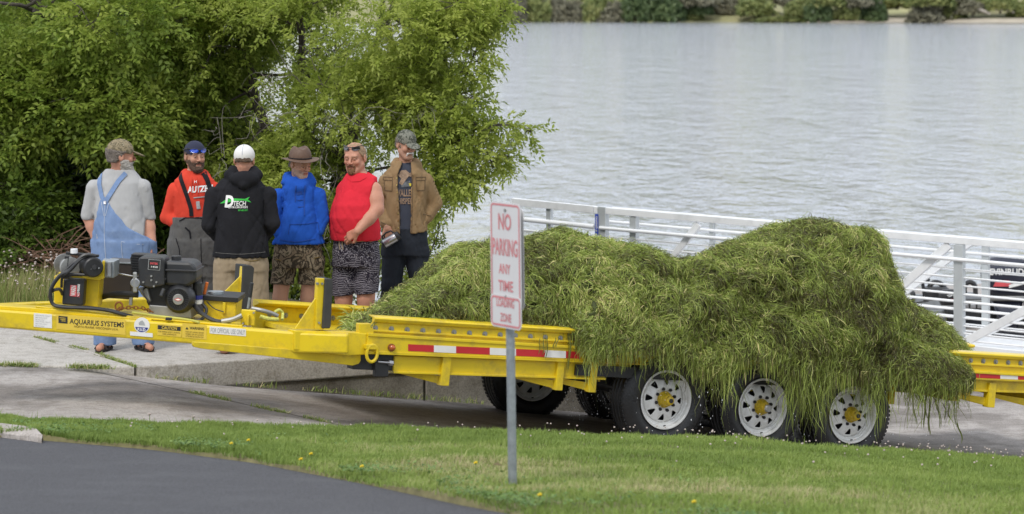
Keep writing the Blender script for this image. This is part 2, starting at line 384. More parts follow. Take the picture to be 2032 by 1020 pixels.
# water: ripples by bump, the pale sky reflected
def mat_water():
    m = bpy.data.materials.new('river_water'); m.use_nodes = True; n = m.node_tree.nodes; l = m.node_tree.links
    b = n['Principled BSDF']; b.inputs['Base Color'].default_value = (.33, .35, .385, 1); b.inputs['Roughness'].default_value = .06; b.inputs['IOR'].default_value = 1.6
    b.inputs['Specular IOR Level'].default_value = .8
    t = n.new('ShaderNodeTexCoord')
    def nz(sc, det, st):
        mp = n.new('ShaderNodeMapping'); mp.inputs['Scale'].default_value = st; l.new(t.outputs['Object'], mp.inputs[0])
        z = n.new('ShaderNodeTexNoise'); z.inputs['Scale'].default_value = sc; z.inputs['Detail'].default_value = det; z.inputs['Distortion'].default_value = .4; l.new(mp.outputs[0], z.inputs['Vector']); return z.outputs['Fac']
    a = nz(1, 3, (3.2, 1.9, 1)); c = nz(1, 3, (1.5, .62, 1)); e_ = nz(1, 4, (.50, .13, 1)); s0 = n.new('ShaderNodeMath'); s0.operation = 'MULTIPLY_ADD'; l.new(e_, s0.inputs[0]); s0.inputs[1].default_value = 3.6; f_ = nz(1, 3, (.17, .036, 1)); s1 = n.new('ShaderNodeMath'); s1.operation = 'MULTIPLY_ADD'; l.new(f_, s1.inputs[0]); s1.inputs[1].default_value = 3; l.new(a, s1.inputs[2]); l.new(s1.outputs[0], s0.inputs[2]); s = n.new('ShaderNodeMath'); s.operation = 'MULTIPLY_ADD'; l.new(c, s.inputs[0]); s.inputs[1].default_value = 2.2; l.new(s0.outputs[0], s.inputs[2])
    bp = n.new('ShaderNodeBump'); bp.inputs['Strength'].default_value = 1; bp.inputs['Distance'].default_value = .14; l.new(s.outputs[0], bp.inputs['Height']); l.new(bp.outputs[0], b.inputs['Normal'])
    return m
M['water'] = mat_water()
WZ = -2.0
wm = MB(); wm.add([(-700, 24, WZ), (700, 24, WZ), (700, 640, WZ), (-700, 640, WZ)], [(0, 1, 2, 3)])
wo = wm.build('water', M['water']); wo['kind'] = 'structure'

# far bank
def far_line(X): return 492+6*np.sin(X*.045+1)+np.where(X > 60, -(X-60)*.25, 0)+2.2*np.sin(X*.21)
xs = np.concatenate([np.linspace(-620, -160, 60), np.linspace(-150, 260, 160), np.linspace(270, 700, 50)]); dd = np.array([-8, -1, 0, 1.2, 3, 6, 10, 18, 30, 60, 120, 220]); hh = np.array([-2.5, -.3, 0, .25, .5, 1.0, 1.6, 2.8, 4.2, 6.5, 10, 14])
X, DD = np.meshgrid(xs, dd); Y = far_line(X)+DD; Z = WZ+np.interp(DD, dd, hh)*(1+.35*np.sin(X*.06+DD*.05))+.25*vnoise(np.stack([X, Y], -1), 3, .3)*(DD > 2)
grid('far_bank', X, Y, Z, M['shore'])
X, DD = np.meshgrid(xs, np.array([-.5, .6, 2.6, 5.5]))
Z2 = WZ+.06+np.interp(DD, dd, hh)*(1+.35*np.sin(X*.06+DD*.05))+.12
sel = slice(138, 220)
grid('far_beach', X[:, sel], (far_line(X)+DD)[:, sel], Z2[:, sel], M['sand'])

# near bank behind the platform, under the trees
xs = np.linspace(-14, 14, 90); ys = np.linspace(23.0, 40, 70); X, Y = np.meshgrid(xs, ys)
ystart = 26.0+4*np.clip((-X-1)/3, 0, 1)
Z = -.03-np.clip((Y-ystart)/5.0, 0, 1.2)**.9*2.6
tt = (X-S0[0])*D[0]+(Y-S0[1])*D[1]; nn_ = (X-S0[0])*N[0]+(Y-S0[1])*N[1]
Z = np.where(tt > 5.5, np.minimum(Z, -.03-(tt-5.5)*.8), Z)
Z = np.where((nn_ > -.25) | (tt > 5.3), np.minimum(Z, zr(X, Y)-.4), Z)
Z = Z+np.where((Y > 25.5) & (nn_ < -2), .05*vnoise(np.stack([X, Y], -1), 5, 1.5), -.02)
grid('bank', X, Y, Z, M['soil'])

# ramp: two concrete slabs with an open joint, kept above the soil
def ramp_slab(name, f0, f1, x0, x1, nx=60, ny=26):
    xs = np.linspace(x0, x1, nx); v = np.linspace(0, 1, ny)[:, None]
    y0 = f0(xs); y1 = f1(xs); Y = y0+(y1-y0)*v; X = np.broadcast_to(xs, Y.shape).copy()
    return X, Y
ramp_root = new('ramp', None, None, (0, 20, 0)); ramp_root['kind'] = 'structure'
j0, j1 = ONZ(380, 765, -.03), ONZ(650, 838, -.14)
def jl(X): return j0[1]+(X-j0[0])*(j1[1]-j0[1])/(j1[0]-j0[0])     # joint line running down from the wall
def slab_mesh(name, X, Y, m, parent, th=.10, zf=zr, dz=0):
    Z = zf(X, Y)+dz; o = grid(name, X, Y, Z, m, parent, None)
    return o
xj = np.array([j0[0], j1[0]])
g = .014
ly0 = 17.2
# left slab: everything left of the joint line ; right slab: the rest
for nm, side in (('slab', 0), ('slab', 1)):
    v = np.linspace(0, 1, 34)[:, None]*np.ones((1, 70)); h = np.linspace(0, 1, 70)[None, :]*np.ones((34, 1))
    Yr = np.linspace(17.2, 22.8, 34)
    if side == 0:
        XR = j0[0]+(Yr-j0[1])*(j1[0]-j0[0])/(j1[1]-j0[1])-g
        XR = np.where(Yr > j0[1], np.minimum(XR, j0[0]+.5), XR)
        X = -12+(XR[:, None]+12)*h; Y = Yr[:, None]*np.ones((1, 70)); Y = np.minimum(Y, seamY(X)-.012)
    else:
        XR = j0[0]+(Yr-j0[1])*(j1[0]-j0[0])/(j1[1]-j0[1])+g
        X = XR[:, None]+(20-XR[:, None])*h**1.3; sy = seamY(X)-.004+12*np.clip((X-2.15)/.25, 0, 1)
        Y = Yr[0]+(sy-Yr[0])*np.linspace(0, 1, 34)[:, None]
        XR2 = j0[0]+(Y[:, :1]-j0[1])*(j1[0]-j0[0])/(j1[1]-j0[1])+g
        X = X+(XR2-X[:, :1])*(1-h)
    slab_mesh('slab', X, Y, M['ramp'], ramp_root)
X, Y = np.meshgrid(np.linspace(-12, 20, 50), np.linspace(16.5, 23.4, 14)); Y = np.minimum(Y, seamY(X)-.004)
slab_mesh('joint_soil', X, Y, M['soil'], ramp_root, dz=-.045)

# raised platform with its kerb wall: slabs with joints
plat = new('platform', None, None, (-2, 24, 0)); plat['kind'] = 'structure'
def poly_slab(name, pts, z, th, m, parent, bevel=.012):
    return MB().prism([(x, y, z) for x, y in pts], (0, 0, -th)).build(name, m, parent, bevel=bevel)
pe = lambda t: tuple((S0+D*t)[:2])
ja, jb = ONZ(70, 668, 0), ONZ(270, 727, 0)
ga = A(.012, .006, 0)
poly_slab('slab', [(-12, 22.26), (jb[0]-.4, 22.20), (jb[0]-.012, jb[1]), (ja[0]-.012, ja[1]), (-12, 24.1)], 0, .2, M['slab'], plat)
poly_slab('slab', [(jb[0]+.012, jb[1]), pe(0), pe(2.45), (pe(2.45)[0]-1.4, pe(2.45)[1]+2.6), (ja[0]+.6, 25.3), (ja[0]+.012, ja[1])], 0, .2, M['slab'], plat)
poly_slab('slab', [pe(2.475), pe(5.6), (pe(5.6)[0]-1.4, pe(5.6)[1]+2.2), (pe(2.475)[0]-1.4, pe(2.475)[1]+2.6)], -.003, .2, M['slab'], plat)
poly_slab('rough_slab', [(-12, 24.12), (ja[0], ja[1]+.02), (ja[0]+.55, 25.32), (ja[0]+.6, 25.9), (-12, 25.9)], -.006, .2, M['rough_slab'], plat)
mb = MB()
for a, b_ in ((0, 2.45), (2.475, 5.6)):
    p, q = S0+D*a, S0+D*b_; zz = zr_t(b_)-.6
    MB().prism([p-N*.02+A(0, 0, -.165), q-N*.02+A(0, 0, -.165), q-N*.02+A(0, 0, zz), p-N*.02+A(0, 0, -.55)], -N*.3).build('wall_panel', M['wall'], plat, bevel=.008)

# lawn, its steep edge and the asphalt road
lx = np.concatenate([np.linspace(-9, -4.2, 8), np.linspace(-4, 4.6, 90), np.linspace(4.9, 12, 8)])
edge_px = [(-400, 822), (0, 826), (200, 838), (400, 842), (700, 848), (1000, 850), (1300, 859), (1600, 879), (2032, 906), (2500, 935)]
ep = np.array([lawn_at(*p) for p in edge_px])
def edgeY(X): return np.interp(X, ep[:, 0], ep[:, 1])
road_px = [(-700, 850), (-60, 852), (85, 862), (300, 880), (500, 905), (715, 945), (930, 990), (1110, 1022), (1400, 1080)]
rp_ = np.array([lawn_at(*p) for p in road_px])
def roadY(X): return np.interp(X, rp_[:, 0], rp_[:, 1])
v = np.linspace(0, 1, 60)[:, None]
Yn = np.minimum(roadY(lx), 40)+0*lx; Yn = np.where(lx > rp_[-1, 0], rp_[-1, 1], Yn)
Yf = edgeY(lx); Y = Yn+(Yf-Yn)*v; X = lx+0*Y
bumpz = .02*vnoise(np.stack([X, Y], -1), 11, 1.3)
Z = zl(X, Y)+bumpz-.02
XX = np.vstack([X[:1], X, X[-1:]*1, X[-1:]*1]); YY = np.vstack([Y[:1]-.03, Y, Y[-1:]+.10, Y[-1:]+.22]); ZZ = np.vstack([Z[:1]-.06, Z, Z[-1:]-.07, np.minimum(Z[-1:]-.2, zr(X[-1:], Y[-1:]+.2)-.25)])
grid('lawn', XX, YY, ZZ, M['lawn_soil'])
ax_ = np.linspace(-12, 12, 60); ay_ = np.concatenate([np.linspace(-3, 11, 12), np.linspace(11.3, 18.5, 50)]); X, Y = np.meshgrid(ax_, ay_)
grid('road', X, Y, np.minimum(zl(X, Y), 1.5)-.036, M['asphalt'])
# kerb end beside the road at the left
k = [lawn_at(x, y) for x, y in ((-160, 845), (-60, 849), (0, 853), (40, 858), (68, 862), (84, 867))]
mb = MB()
ring = []
for i, p in enumerate(k):
    w_ = .13 if i < 4 else (.09 if i == 4 else .02); h_ = .014 if i < 5 else .002
    ring.append([p+A(0, -w_, -.06), p+A(0, -w_, h_-.012), p+A(0, -w_+.02, h_), p+A(0, w_-.02, h_+.01), p+A(0, w_, h_), p+A(0, w_, -.06)])
n6 = 6
mb.add([q for r in ring for q in r], [(i*n6+j, (i+1)*n6+j, (i+1)*n6+j+1, i*n6+j+1) for i in range(len(k)-1) for j in range(5)])
tag(mb.build('kerb', M['wall_light'], smooth=True), kind='structure')

# ---------------------------------------------------------------- grass
def blades(name, P, h, w, tint, m, parent=None, lean=.5, seg=2, kind='stuff', bend=None, rng=RNG):
    n = len(P); az = rng.uniform(0, 2*np.pi, n); ln = rng.normal(0, lean, n)*h
    d = np.stack([np.cos(az), np.sin(az), np.zeros(n)], 1); s = np.stack([-np.sin(az+.6), np.cos(az+.6), np.zeros(n)], 1)
    V = []; T = []
    for k in range(seg):
        f = k/seg; c = P+d*(ln*f**2)[:, None]+np.array([0, 0, 1])*(h*f)[:, None]; ww = (w*(1-.3*f)/2)[:, None]
        V += [c-s*ww, c+s*ww]
    V.append(P+d*ln[:, None]+np.array([0, 0, 1])*(h*np.maximum(.3, 1-.3*np.abs(ln/h)))[:, None])
    V = np.stack(V, 1); m_ = V.shape[1]; base = (np.arange(n)*m_)[:, None]
    Fs = []
    for k in range(seg-1): Fs += [[2*k, 2*k+1, 2*k+3], [2*k, 2*k+3, 2*k+2]]
    Fs.append([2*seg-2, 2*seg-1, 2*seg]); Fs = np.array(Fs)
    Fq = (base[:, :, None]+Fs[None]).reshape(-1, 3)
    o = mesh_np(name, V.reshape(-1, 3), Fq, m, parent, None, True, {'tint': np.repeat(tint, m_)})
    if kind: o['kind'] = kind
    return o
M['grass'] = mat_leaf('grass_blade', (.17, .25, .052), (.29, .38, .09), (.55, .48, .28), .3, .6)
n = 330000
px = RNG.uniform(-40, 2080, n); Xs = RNG.uniform(-4.4, 4.6, n); vv = RNG.uniform(0, 1, n)**.85
Yn = np.where(Xs > rp_[-1, 0], rp_[-1, 1], roadY(Xs)); Yf = edgeY(Xs)+.12
Yn = Yn-.035+.03*vnoise(Xs[:, None], 91, 5, 3); Ys = np.maximum(Yn, 12.0)+(Yf-np.maximum(Yn, 12.0))*vv
keep = (np.abs(Xs)/Ys < .188) & (RNG.uniform(0, 1, n) < .9)
Xs, Ys, Yn, Yf = Xs[keep], Ys[keep], Yn[keep], Yf[keep]; n = len(Xs)
P = np.stack([Xs, Ys, zl(Xs, Ys)+.02*vnoise(np.stack([Xs, Ys], -1), 11, 1.3)-.025-np.clip(Ys-edgeY(Xs), 0, 1)*.9], 1)
patch = vnoise(P[:, :2], 21, 1.1); fine = vnoise(P[:, :2], 22, 6)
# dry, straw coloured band in the middle ground, greener clumps elsewhere
depthf = (Ys-Yn)/(Yf-Yn); dry = np.clip(1.05-np.abs(depthf-.40)*2.6+.45*patch, 0, 1)*np.clip((Xs+2.2)/1.5, .25, 1)*np.clip((3.2-Xs)/1.5, .1, 1)
tint = np.clip(.22+.13*patch+.10*fine+RNG.normal(0, .10, n)+.52*dry*(RNG.uniform(0, 1, n) < .65+.2*fine), 0, 1)
hgt = (.030+.016*RNG.random(n))*(1+.35*fine)*np.where(Xs < -1.2, 1.25, 1)
hgt += (RNG.random(n) < .004)*RNG.uniform(.02, .06, n)
blades('grass', P, hgt, np.full(n, .0052), tint, M['grass'], lean=.55)
# clover heads
nf = 300
Xf = RNG.uniform(-2.6, 3.8, nf); Yf2 = edgeY(Xf)-RNG.exponential(.8, nf); Yf2 = np.maximum(Yf2, 13)
mb = MB()
for x, y in zip(Xf, Yf2):
    if roadY(x) > y-.1 and x < rp_[-1, 0]: continue
    if RNG.random() > .25+.75*np.clip((x+.2)/2, 0, 1): continue
    c = A(x, y, zl(x, y)+.035+.02*RNG.random()); r = .005+.003*RNG.random()
    mb.sphere(c, A(r, r, r*.8), 5)
M['clover'] = mat('clover', (.50, .42, .38), .9, var=.2, scale=3)
tag(mb.build('clover_flowers', M['clover'], smooth=True), kind='stuff')
# taller clover heads and dandelions seen one by one
M['stem'] = mat('stem_green', (.12, .20, .04), .7); M['dand'] = mat('dandelion_petals', (.80, .58, .02), .8)
def flower(name, px_, py_, h_, r_, m, label, cat, grp):
    g0 = lawn_at(px_, py_); t = thing(name, label, cat, g0+A(0, 0, -.02), grp)
    MB().tube([g0+A(0, 0, -.02), g0+A(.004, 0, h_*.6), g0+A(.002, 0, h_)], .0022, 5).build('stalk', M['stem'], t)
    mb = MB(); c = g0+A(.002, 0, h_)
    for k in range(14):
        a = k*2.4; e = .25+.5*(k % 3)/3; mb.sphere(c+A(math.cos(a)*r_*.6, math.sin(a)*r_*.6, r_*.35*(k % 3)), A(r_*.42, r_*.42, r_*.25), 5)
    mb.build('flower_head', m, t, smooth=True)
for i, (x, y, lab) in enumerate([(458, 893, 'yellow dandelion leftmost by the road edge of the lawn'), (492, 886, 'yellow dandelion second from the left by the road edge'), (596, 925, 'yellow dandelion just left of the pair near the road edge'),
        (616, 914, 'yellow dandelion slightly up the lawn of the road edge pair'), (717, 940, 'yellow dandelion between the road edge and the sign post'), (943, 932, 'yellow dandelion just left of the foot of the sign post'),
        (1070, 998, 'small yellow dandelion right below the foot of the sign post'), (1376, 1012, 'yellow dandelion at the bottom of the lawn right of the sign')]):
    flower('dandelion', x, y, .035, .011, M['dand'], lab, 'dandelion', 'dandelions in the lawn')
for x, y, lab in [(296, 838, 'white clover head on a tall stalk nearest the kerb end'), (383, 843, 'white clover head standing at the far lawn edge, right of the tallest one')]:
    flower('clover_flower', x, y, .05, .012, M['clover'], lab, 'flower', 'tall clover heads on the lawn edge')
# weeds in the joints
def joint_weeds(name, pts, n, zf, sp=.03, hmax=.07, label=None):
    pts = np.array(pts, float); seg = np.linalg.norm(np.diff(pts[:, :2], axis=0), axis=1); cum = np.concatenate([[0], np.cumsum(seg)])
    t = RNG.uniform(0, cum[-1], n); cl = vnoise(t[:, None], 31, 3.0); t = t[cl > -.25]; n = len(t)
    X = np.interp(t, cum, pts[:, 0])+RNG.normal(0, sp, n); Y = np.interp(t, cum, pts[:, 1])+RNG.normal(0, sp, n)
    Z = np.array([zf(x, y) for x, y in zip(X, Y)])-.01
    o = blades(name, np.stack([X, Y, Z], 1), RNG.uniform(.012, hmax, n), np.full(n, .007), np.clip(RNG.normal(.5, .35, n), 0, 1), M['grass'], lean=1.4)
    return o
z0 = lambda x, y: 0.0
joint_weeds('joint_weeds', [ja, (ja+jb)/2+A(.05, .02, 0), jb], 1500, z0, .014, .035)
joint_weeds('joint_weeds', [ONZ(-40, 724, 0), ONZ(60, 725, 0), ONZ(140, 727, 0), ONZ(215, 730, 0)], 1500, z0, .022, .06)
joint_weeds('joint_weeds', [j0, (j0+j1)/2, j1], 1500, lambda x, y: float(zr(x, y)), .02, .05)
joint_weeds('joint_weeds', [S0+D*.05+N*.03, S0+D*3.2+N*.03], 500, lambda x, y: float(zr(x, y)), .03, .08)

# broad leaved clover and plantain tufts among the grass near the road edge
rng = np.random.default_rng(64); n = 9000; X = rng.uniform(-3.4, 1.2, n); Y = np.maximum(roadY(X), 12.2)+.02+rng.exponential(.45, n); cl = vnoise(np.stack([X, Y], -1), 65, 2.4, 3); kp = (cl > .05) & (np.abs(X)/Y < .19) & (Y < edgeY(X)); X, Y, cl = X[kp], Y[kp], cl[kp]; n = len(X)
c = np.stack([X, Y, zl(X, Y)+.012+rng.uniform(0, .022, n)], 1); az = rng.uniform(0, 6.28, n); r_ = rng.uniform(.006, .013, n)
d1 = np.stack([np.cos(az), np.sin(az), rng.normal(.1, .35, n)], 1)*r_[:, None]; d2 = np.stack([-np.sin(az), np.cos(az), rng.normal(0, .35, n)], 1)*r_[:, None]*.8
V = np.stack([c-d1, c+d2*.8, c+d1, c-d2*.8], 1).reshape(-1, 3); Fq = (np.arange(n)*4)[:, None]+np.arange(4)[None]
M['clover_leaf'] = mat_leaf('clover_leaf', (.07, .14, .035), (.14, .24, .06), (.24, .34, .10), .3)
tag(mesh_np('clover_leaves', V, Fq, M['clover_leaf'], None, None, False, {'tint': np.repeat(np.clip(rng.normal(.5, .25, n), 0, 1), 4)}), 'patches of broad clover leaves in the lawn along the road edge', 'clover', kind='stuff')
g0 = lawn_at(990, 933); t = thing('dead_leaf', 'single pale dry leaf lying in the lawn just left of the sign post', 'leaf', g0)
MB().add([g0+A(-.035, 0, .03), g0+A(-.01, -.01, .045), g0+A(.03, 0, .02), g0+A(-.005, .015, .03)], [(0, 1, 2), (0, 2, 3)]).build('blade', mat('dry_leaf', (.50, .40, .26), .8), t)
# ================================================================ the yellow trailer
al = math.atan(.108)
U = A(D[0]*math.cos(al), D[1]*math.cos(al), -math.sin(al)); UP = A(D[0]*math.sin(al), D[1]*math.sin(al), math.cos(al))
TR = Plane((1.156, 21.3, .343), U, UP)             # outer face of the near side
trailer = thing('flatbed_trailer', 'long yellow three axle weed hauling trailer with red and white striped side', 'trailer', (1.156, 22.2, -.55))
Yl = M['yellow']
def yb(name, x0, y0, x1, y1, i, dep, m=None, bev=.006, parent=None):
    return pbox(TR, x0, y0, x1, y1, i, dep).build(name, m or Yl, parent or trailer, bevel=bev)
def yp(name, pts, i, dep, m=None, bev=.006, parent=None, pl=None):
    return ppoly(pl or TR, pts, i, dep).build(name, m or Yl, parent or trailer, bevel=bev)
# near side: sill rail, channel below, sideboard above. continued behind the weeds to the tail end right of the picture
def lin(p, q): return lambda x: p[1]+(q[1]-p[1])*(x-p[0])/(q[0]-p[0])
def side_strip(name, pts_top, pts_bot, i, dep, m=None, bev=.005, x0=None, x1=None):
    """strip given by two picture lines, extended straight in the trailer plane"""
    (ta, tb_), (ba, bb_) = [TR.hit(*p, i) for p in pts_top], [TR.hit(*p, i) for p in pts_bot]
    f = lambda a, b, x: a[1]+(b[1]-a[1])*(x-a[0])/(b[0]-a[0])
    mb = MB().prism([TR.P(x0, f(ba, bb_, x0), i), TR.P(x1, f(ba, bb_, x1), i), TR.P(x1, f(ta, tb_, x1), i), TR.P(x0, f(ta, tb_, x0), i)], TR.inn*dep)
    return mb.build(name, m or Yl, trailer, bevel=bev)
XE = 4.6
uF = TR.hit(727, 680)[0]; uM = TR.hit(1163, 700)[0]
side_strip('side_rail', ((727, 664), (1160, 691)), ((727, 699), (1160, 719)), -.012, .10, x0=uF, x1=XE)
side_strip('rail_flange', ((727, 661), (1160, 688)), ((727, 667), (1160, 693.5)), -.022, .13, x0=uF, x1=XE, bev=.003)
side_strip('rail_flange', ((727, 696), (1160, 716)), ((727, 702.5), (1160, 720)), -.022, .12, x0=uF, x1=XE, bev=.003)
for x0_, x1_ in ((TR.hit(785, 720)[0], TR.hit(1206, 730)[0]), (TR.hit(1762, 770)[0], XE)):
    side_strip('lower_channel', ((785, 706), (1200, 720)), ((785, 739), (1200, 752.5)), .025, .06, x0=x0_, x1=x1_)
    side_strip('channel_flange', ((785, 737), (1200, 750)), ((785, 741), (1200, 754)), .01, .12, x0=x0_, x1=x1_, bev=.002)
# sideboard: panel, step ledge, slanted lip
u0, u1 = TR.hit(742, 650)[0], XE
def gx(px, py, i=0): return TR.hit(px, py, i)
side_strip('sideboard', ((742, 640), (1118, 662)), ((742, 664), (1118, 688)), .03, .02, x0=u0, x1=u1, bev=.002)
side_strip('ledge', ((742, 654), (1118, 675)), ((742, 658), (1118, 679)), .012, .03, x0=TR.hit(720, 655)[0], x1=u1, bev=.003)
a, b = gx(742, 640, .03), gx(1118, 662, .03); sl = (b[1]-a[1])/(b[0]-a[0]); fa_, fb_ = a; fz = lambda u: fb_+(u-fa_)*sl
mb = MB()
def lip(mb, ua, ub, i0, sgn=1):
    prof = [(0, 0), (-.022, .008), (-.034, .030), (-.026, .040), (.004, .046), (.07, .050), (.075, .044), (.01, .034), (.012, 0)]
    P0 = [TR.P(ua, fz(ua)+dz, i0+sgn*di) for di, dz in prof]; P1 = [TR.P(ub, fz(ub)+dz, i0+sgn*di) for di, dz in prof]
    n = len(prof); mb.add(P0+P1, [(k, (k+1) % n, (k+1) % n+n, k+n) for k in range(n)]+[tuple(range(n-1, -1, -1)), tuple(range(n, 2*n))])
lip(mb, u0, u1, .03); mb.build('top_lip', Yl, trailer, bevel=.002)
# bolts
bz0, bz1 = gx(744.5, 651, .03), gx(1111.5, 671, .03)
bs = (bz1[0]-bz0[0])/12
first = None
for k in range(-0, 54):
    u = bz0[0]+bs*k
    if u > XE-.1: break
    if 13 < k < 36: continue
    z = bz0[1]+(bz1[1]-bz0[1])*(u-bz0[0])/(bz1[0]-bz0[0]); c = TR.P(u, z, .03)
    if first is None:
        first = MB().cyl(c, c-TR.inn*.006, .020, n=14).cyl(c-TR.inn*.005, c-TR.inn*.018, .011, n=6).build('bolt', M['dull_steel'], trailer); c0 = c
    else:
        o = first.copy(); SC.collection.objects.link(o); o.location = Vector(first.location)+Vector(c-c0)
# reflective tape
f_t, f_b = lin((810, 683), (1152, 698)), lin((810, 696.5), (1152, 712))
for x0, x1, m in ((810, 861, 'red'), (861, 905, 'white'), (905, 972, 'red'), (972, 1024, 'white'), (1024, 1081, 'red'), (1081, 1123, 'white'), (1123, 1152, 'red')):
    ppoly(TR, [(x0, f_b(x0)), (x1, f_b(x1)), (x1, f_t(x1)), (x0, f_t(x0))], -.0145, .0015).build('reflective_tape', M[m], trailer)
f_t, f_b = lin((1925, 735.5), (2032, 743)), lin((1925, 750), (2032, 757.5))
for x0, x1, m in ((1860, 1910, 'red'), (1910, 1931, 'white'), (1931, 1985, 'red'), (1985, 2020, 'white'), (2020, 2060, 'red')):
    ppoly(TR, [(x0, f_b(x0)), (x1, f_b(x1)), (x1, f_t(x1)), (x0, f_t(x0))], -.0145, .0015).build('reflective_tape', M[m], trailer)
# stake posts and gussets under the rail
for (x, w, yt, yb_) in ((877, 17, 706, 766), (1105, 14, 717, 775), (1171, 14, 719, 779), (1765, 12, 752, 802), (1962, 14, 760, 809), (2058, 14, 764, 814)):
    yb('stake_post', x, yt, x+w, yb_, -.002, .07, bev=.004)
    e = TR.at(x, (yb_-20), .03); f = TR.at(x-100, (yb_-36), .10)
    MB().prism([TR.at(x+2, yb_-2, .03), TR.at(x+2, yb_-19, .03), TR.at(x-95, yb_-34, .16), TR.at(x-90, yb_-26, .16)], TR.inn*.012).build('gusset', Yl, trailer)
# front cross bits on the near rail
yp('rail_end_cap', [(713, 642), (738, 642), (742, 656), (742, 664), (713, 662)], .0, .06)
# black hitch block, D ring, marker lamp
yp('step_bracket', [(712, 700), (788, 702), (788, 736), (700, 733), (700, 724), (712, 722)], .04, .10, M['black_metal'])
yp('step_bracket', [(745, 716), (772, 716), (771, 748), (745, 748)], .0, .05, M['black_metal'])
c = TR.at(752, 717, -.01)
MB().cyl(TR.at(750, 718, -.01), TR.at(776, 720, -.01), .008, n=8).cyl(TR.at(771, 720, -.012), TR.at(779, 721, -.012), .02, n=6).build('pin_bolt', M['steel'], trailer)
c = TR.at(737, 701, -.03); R = .052
pts = [c+TR.ax*math.cos(t)*R*.82+TR.up*math.sin(t)*R*1.15-TR.inn*.01 for t in np.linspace(0, 2*math.pi, 25)]
mb = MB().tube(pts, .012, 8, cap=False); mb.build('tie_down_ring', Yl, trailer, smooth=True)
yb('ring_lug', 727, 684, 748, 694, -.05, .05)
pcyl(TR, 778, 690, 7.5, -.03, .02).build('lamp_mount', M['rust'], trailer)
m_am = mat('amber_lens', (.45, .10, .01), .2, spec=.8)
c = TR.at(778, 690, -.03); MB().sphere(c, A(.026, .016, .020), 12).build('marker_lamp', m_am, trailer, smooth=True)
yb('black_corner', 1163, 691, 1215, 722, .0, .06, M['black_metal'])
# --- far side: board, inner ledge and floor
W2 = 2.2
P0 = gx(505, 595, W2-.03); zoff = P0[1]-(fz(P0[0])+.046)
def far_box(name, ua, ub, za, zb, i, dep, m=None):
    mb = MB().prism([TR.P(ua, fz(ua)+za, i), TR.P(ub, fz(ub)+za, i), TR.P(ub, fz(ub)+zb, i), TR.P(ua, fz(ua)+zb, i)], TR.inn*dep)
    return mb.build(name, m or Yl, trailer, bevel=.004)
uf = P0[0]
far_box('far_sideboard', uf, XE, zoff-.22, zoff, W2-.03, .02)
mb = MB()
for ua, ub in ((uf, XE),):
    prof = [(0, 0), (-.07, .018), (-.085, .03), (-.075, .046), (.02, .052), (.035, .03), (.03, 0)]
    A0 = [TR.P(ua, fz(ua)+zoff+dz, W2-.03+di) for di, dz in prof]; A1 = [TR.P(ub, fz(ub)+zoff+dz, W2-.03+di) for di, dz in prof]; n_ = len(prof)
    mb.add(A0+A1, [(k_, (k_+1) % n_, (k_+1) % n_+n_, k_+n_) for k_ in range(n_)]+[tuple(range(n_-1, -1, -1)), tuple(range(n_, 2*n_))])
mb.build('far_top_lip', Yl, trailer, bevel=.004)
far_box('far_ledge', uf+.28, XE, zoff-.155, zoff-.125, W2-.14, .12)
far_box('far_side_rail', uf, XE, zoff-.30, zoff-.22, W2-.06, .12)
for k in range(22):
    c = TR.P(uf+.14+.137*k, fz(uf+.14+.137*k)+zoff-.06, W2-.03)
    o = first.copy(); SC.collection.objects.link(o); o.location = Vector(first.location)+Vector(c-c0)
far_box('deck_floor', uf+.1, XE, -.24, -.20, .06, W2-.1)
far_box('far_channel', -.9, XE, -.50, -.36, W2-.1, .08)
for u in (-.9, -.2, .8, 1.8, 2.8, 3.8):
    MB().box(TR.P(u, fz(u)-.36, .06), TR.inn*(W2-.1), TR.ax*.08, TR.up*.13).build('cross_member', Yl, trailer, bevel=.004)
# --- A-frame tongue
p1 = TR.at(592, 655); p0 = W(-60, 609, 19.97)
TG = Plane(p0, p1-p0, A(0, 0, 1)); hx = TG.ax.copy(); TG.up = unit(np.cross(TG.ax, TG.inn)); 
if TG.up[2] < 0: TG.up = -TG.up
L_ = np.linalg.norm(p1-p0)
hb = .132
f_top = lin((0, 617), (420, 656.5))
mb = MB(); mb.prism([TG.at(-60, 610.5), TG.at(590, 660), TG.at(690, 664), TG.at(690, 702), TG.at(590, 700), TG.at(-60, 646)], TG.inn*.11)
tb = mb.build('tongue_beam', Yl, trailer, bevel=.014)
# stepped joint sleeve and lower stiffening plate
yp('sleeve', [(585, 656), (698, 659), (727, 662), (726, 704), (690, 706), (585, 694)], -.006, .12)
ppoly(TR, [(383, 678), (588, 694), (690, 704), (716, 704), (716, 716), (712, 722), (700, 725.5), (560, 710), (400, 692), (386, 689), (383, 685)], .03, .03).build('stiffening_plate', Yl, trailer, bevel=.004)
yp('side_rail_front', [(698, 659), (742, 662), (742, 700), (698, 704)], -.001, .11)
# far tongue beam
q1 = TR.P(TR.hit(592, 655)[0], TR.hit(592, 655)[1]-.02, W2-.1); q0 = p0+TG.inn*.28-TG.up*.02
MB().beam(q0-TG.up*.06, q1-TG.up*.0, .11, .132).build('far_tongue_beam', Yl, trailer, bevel=.014)
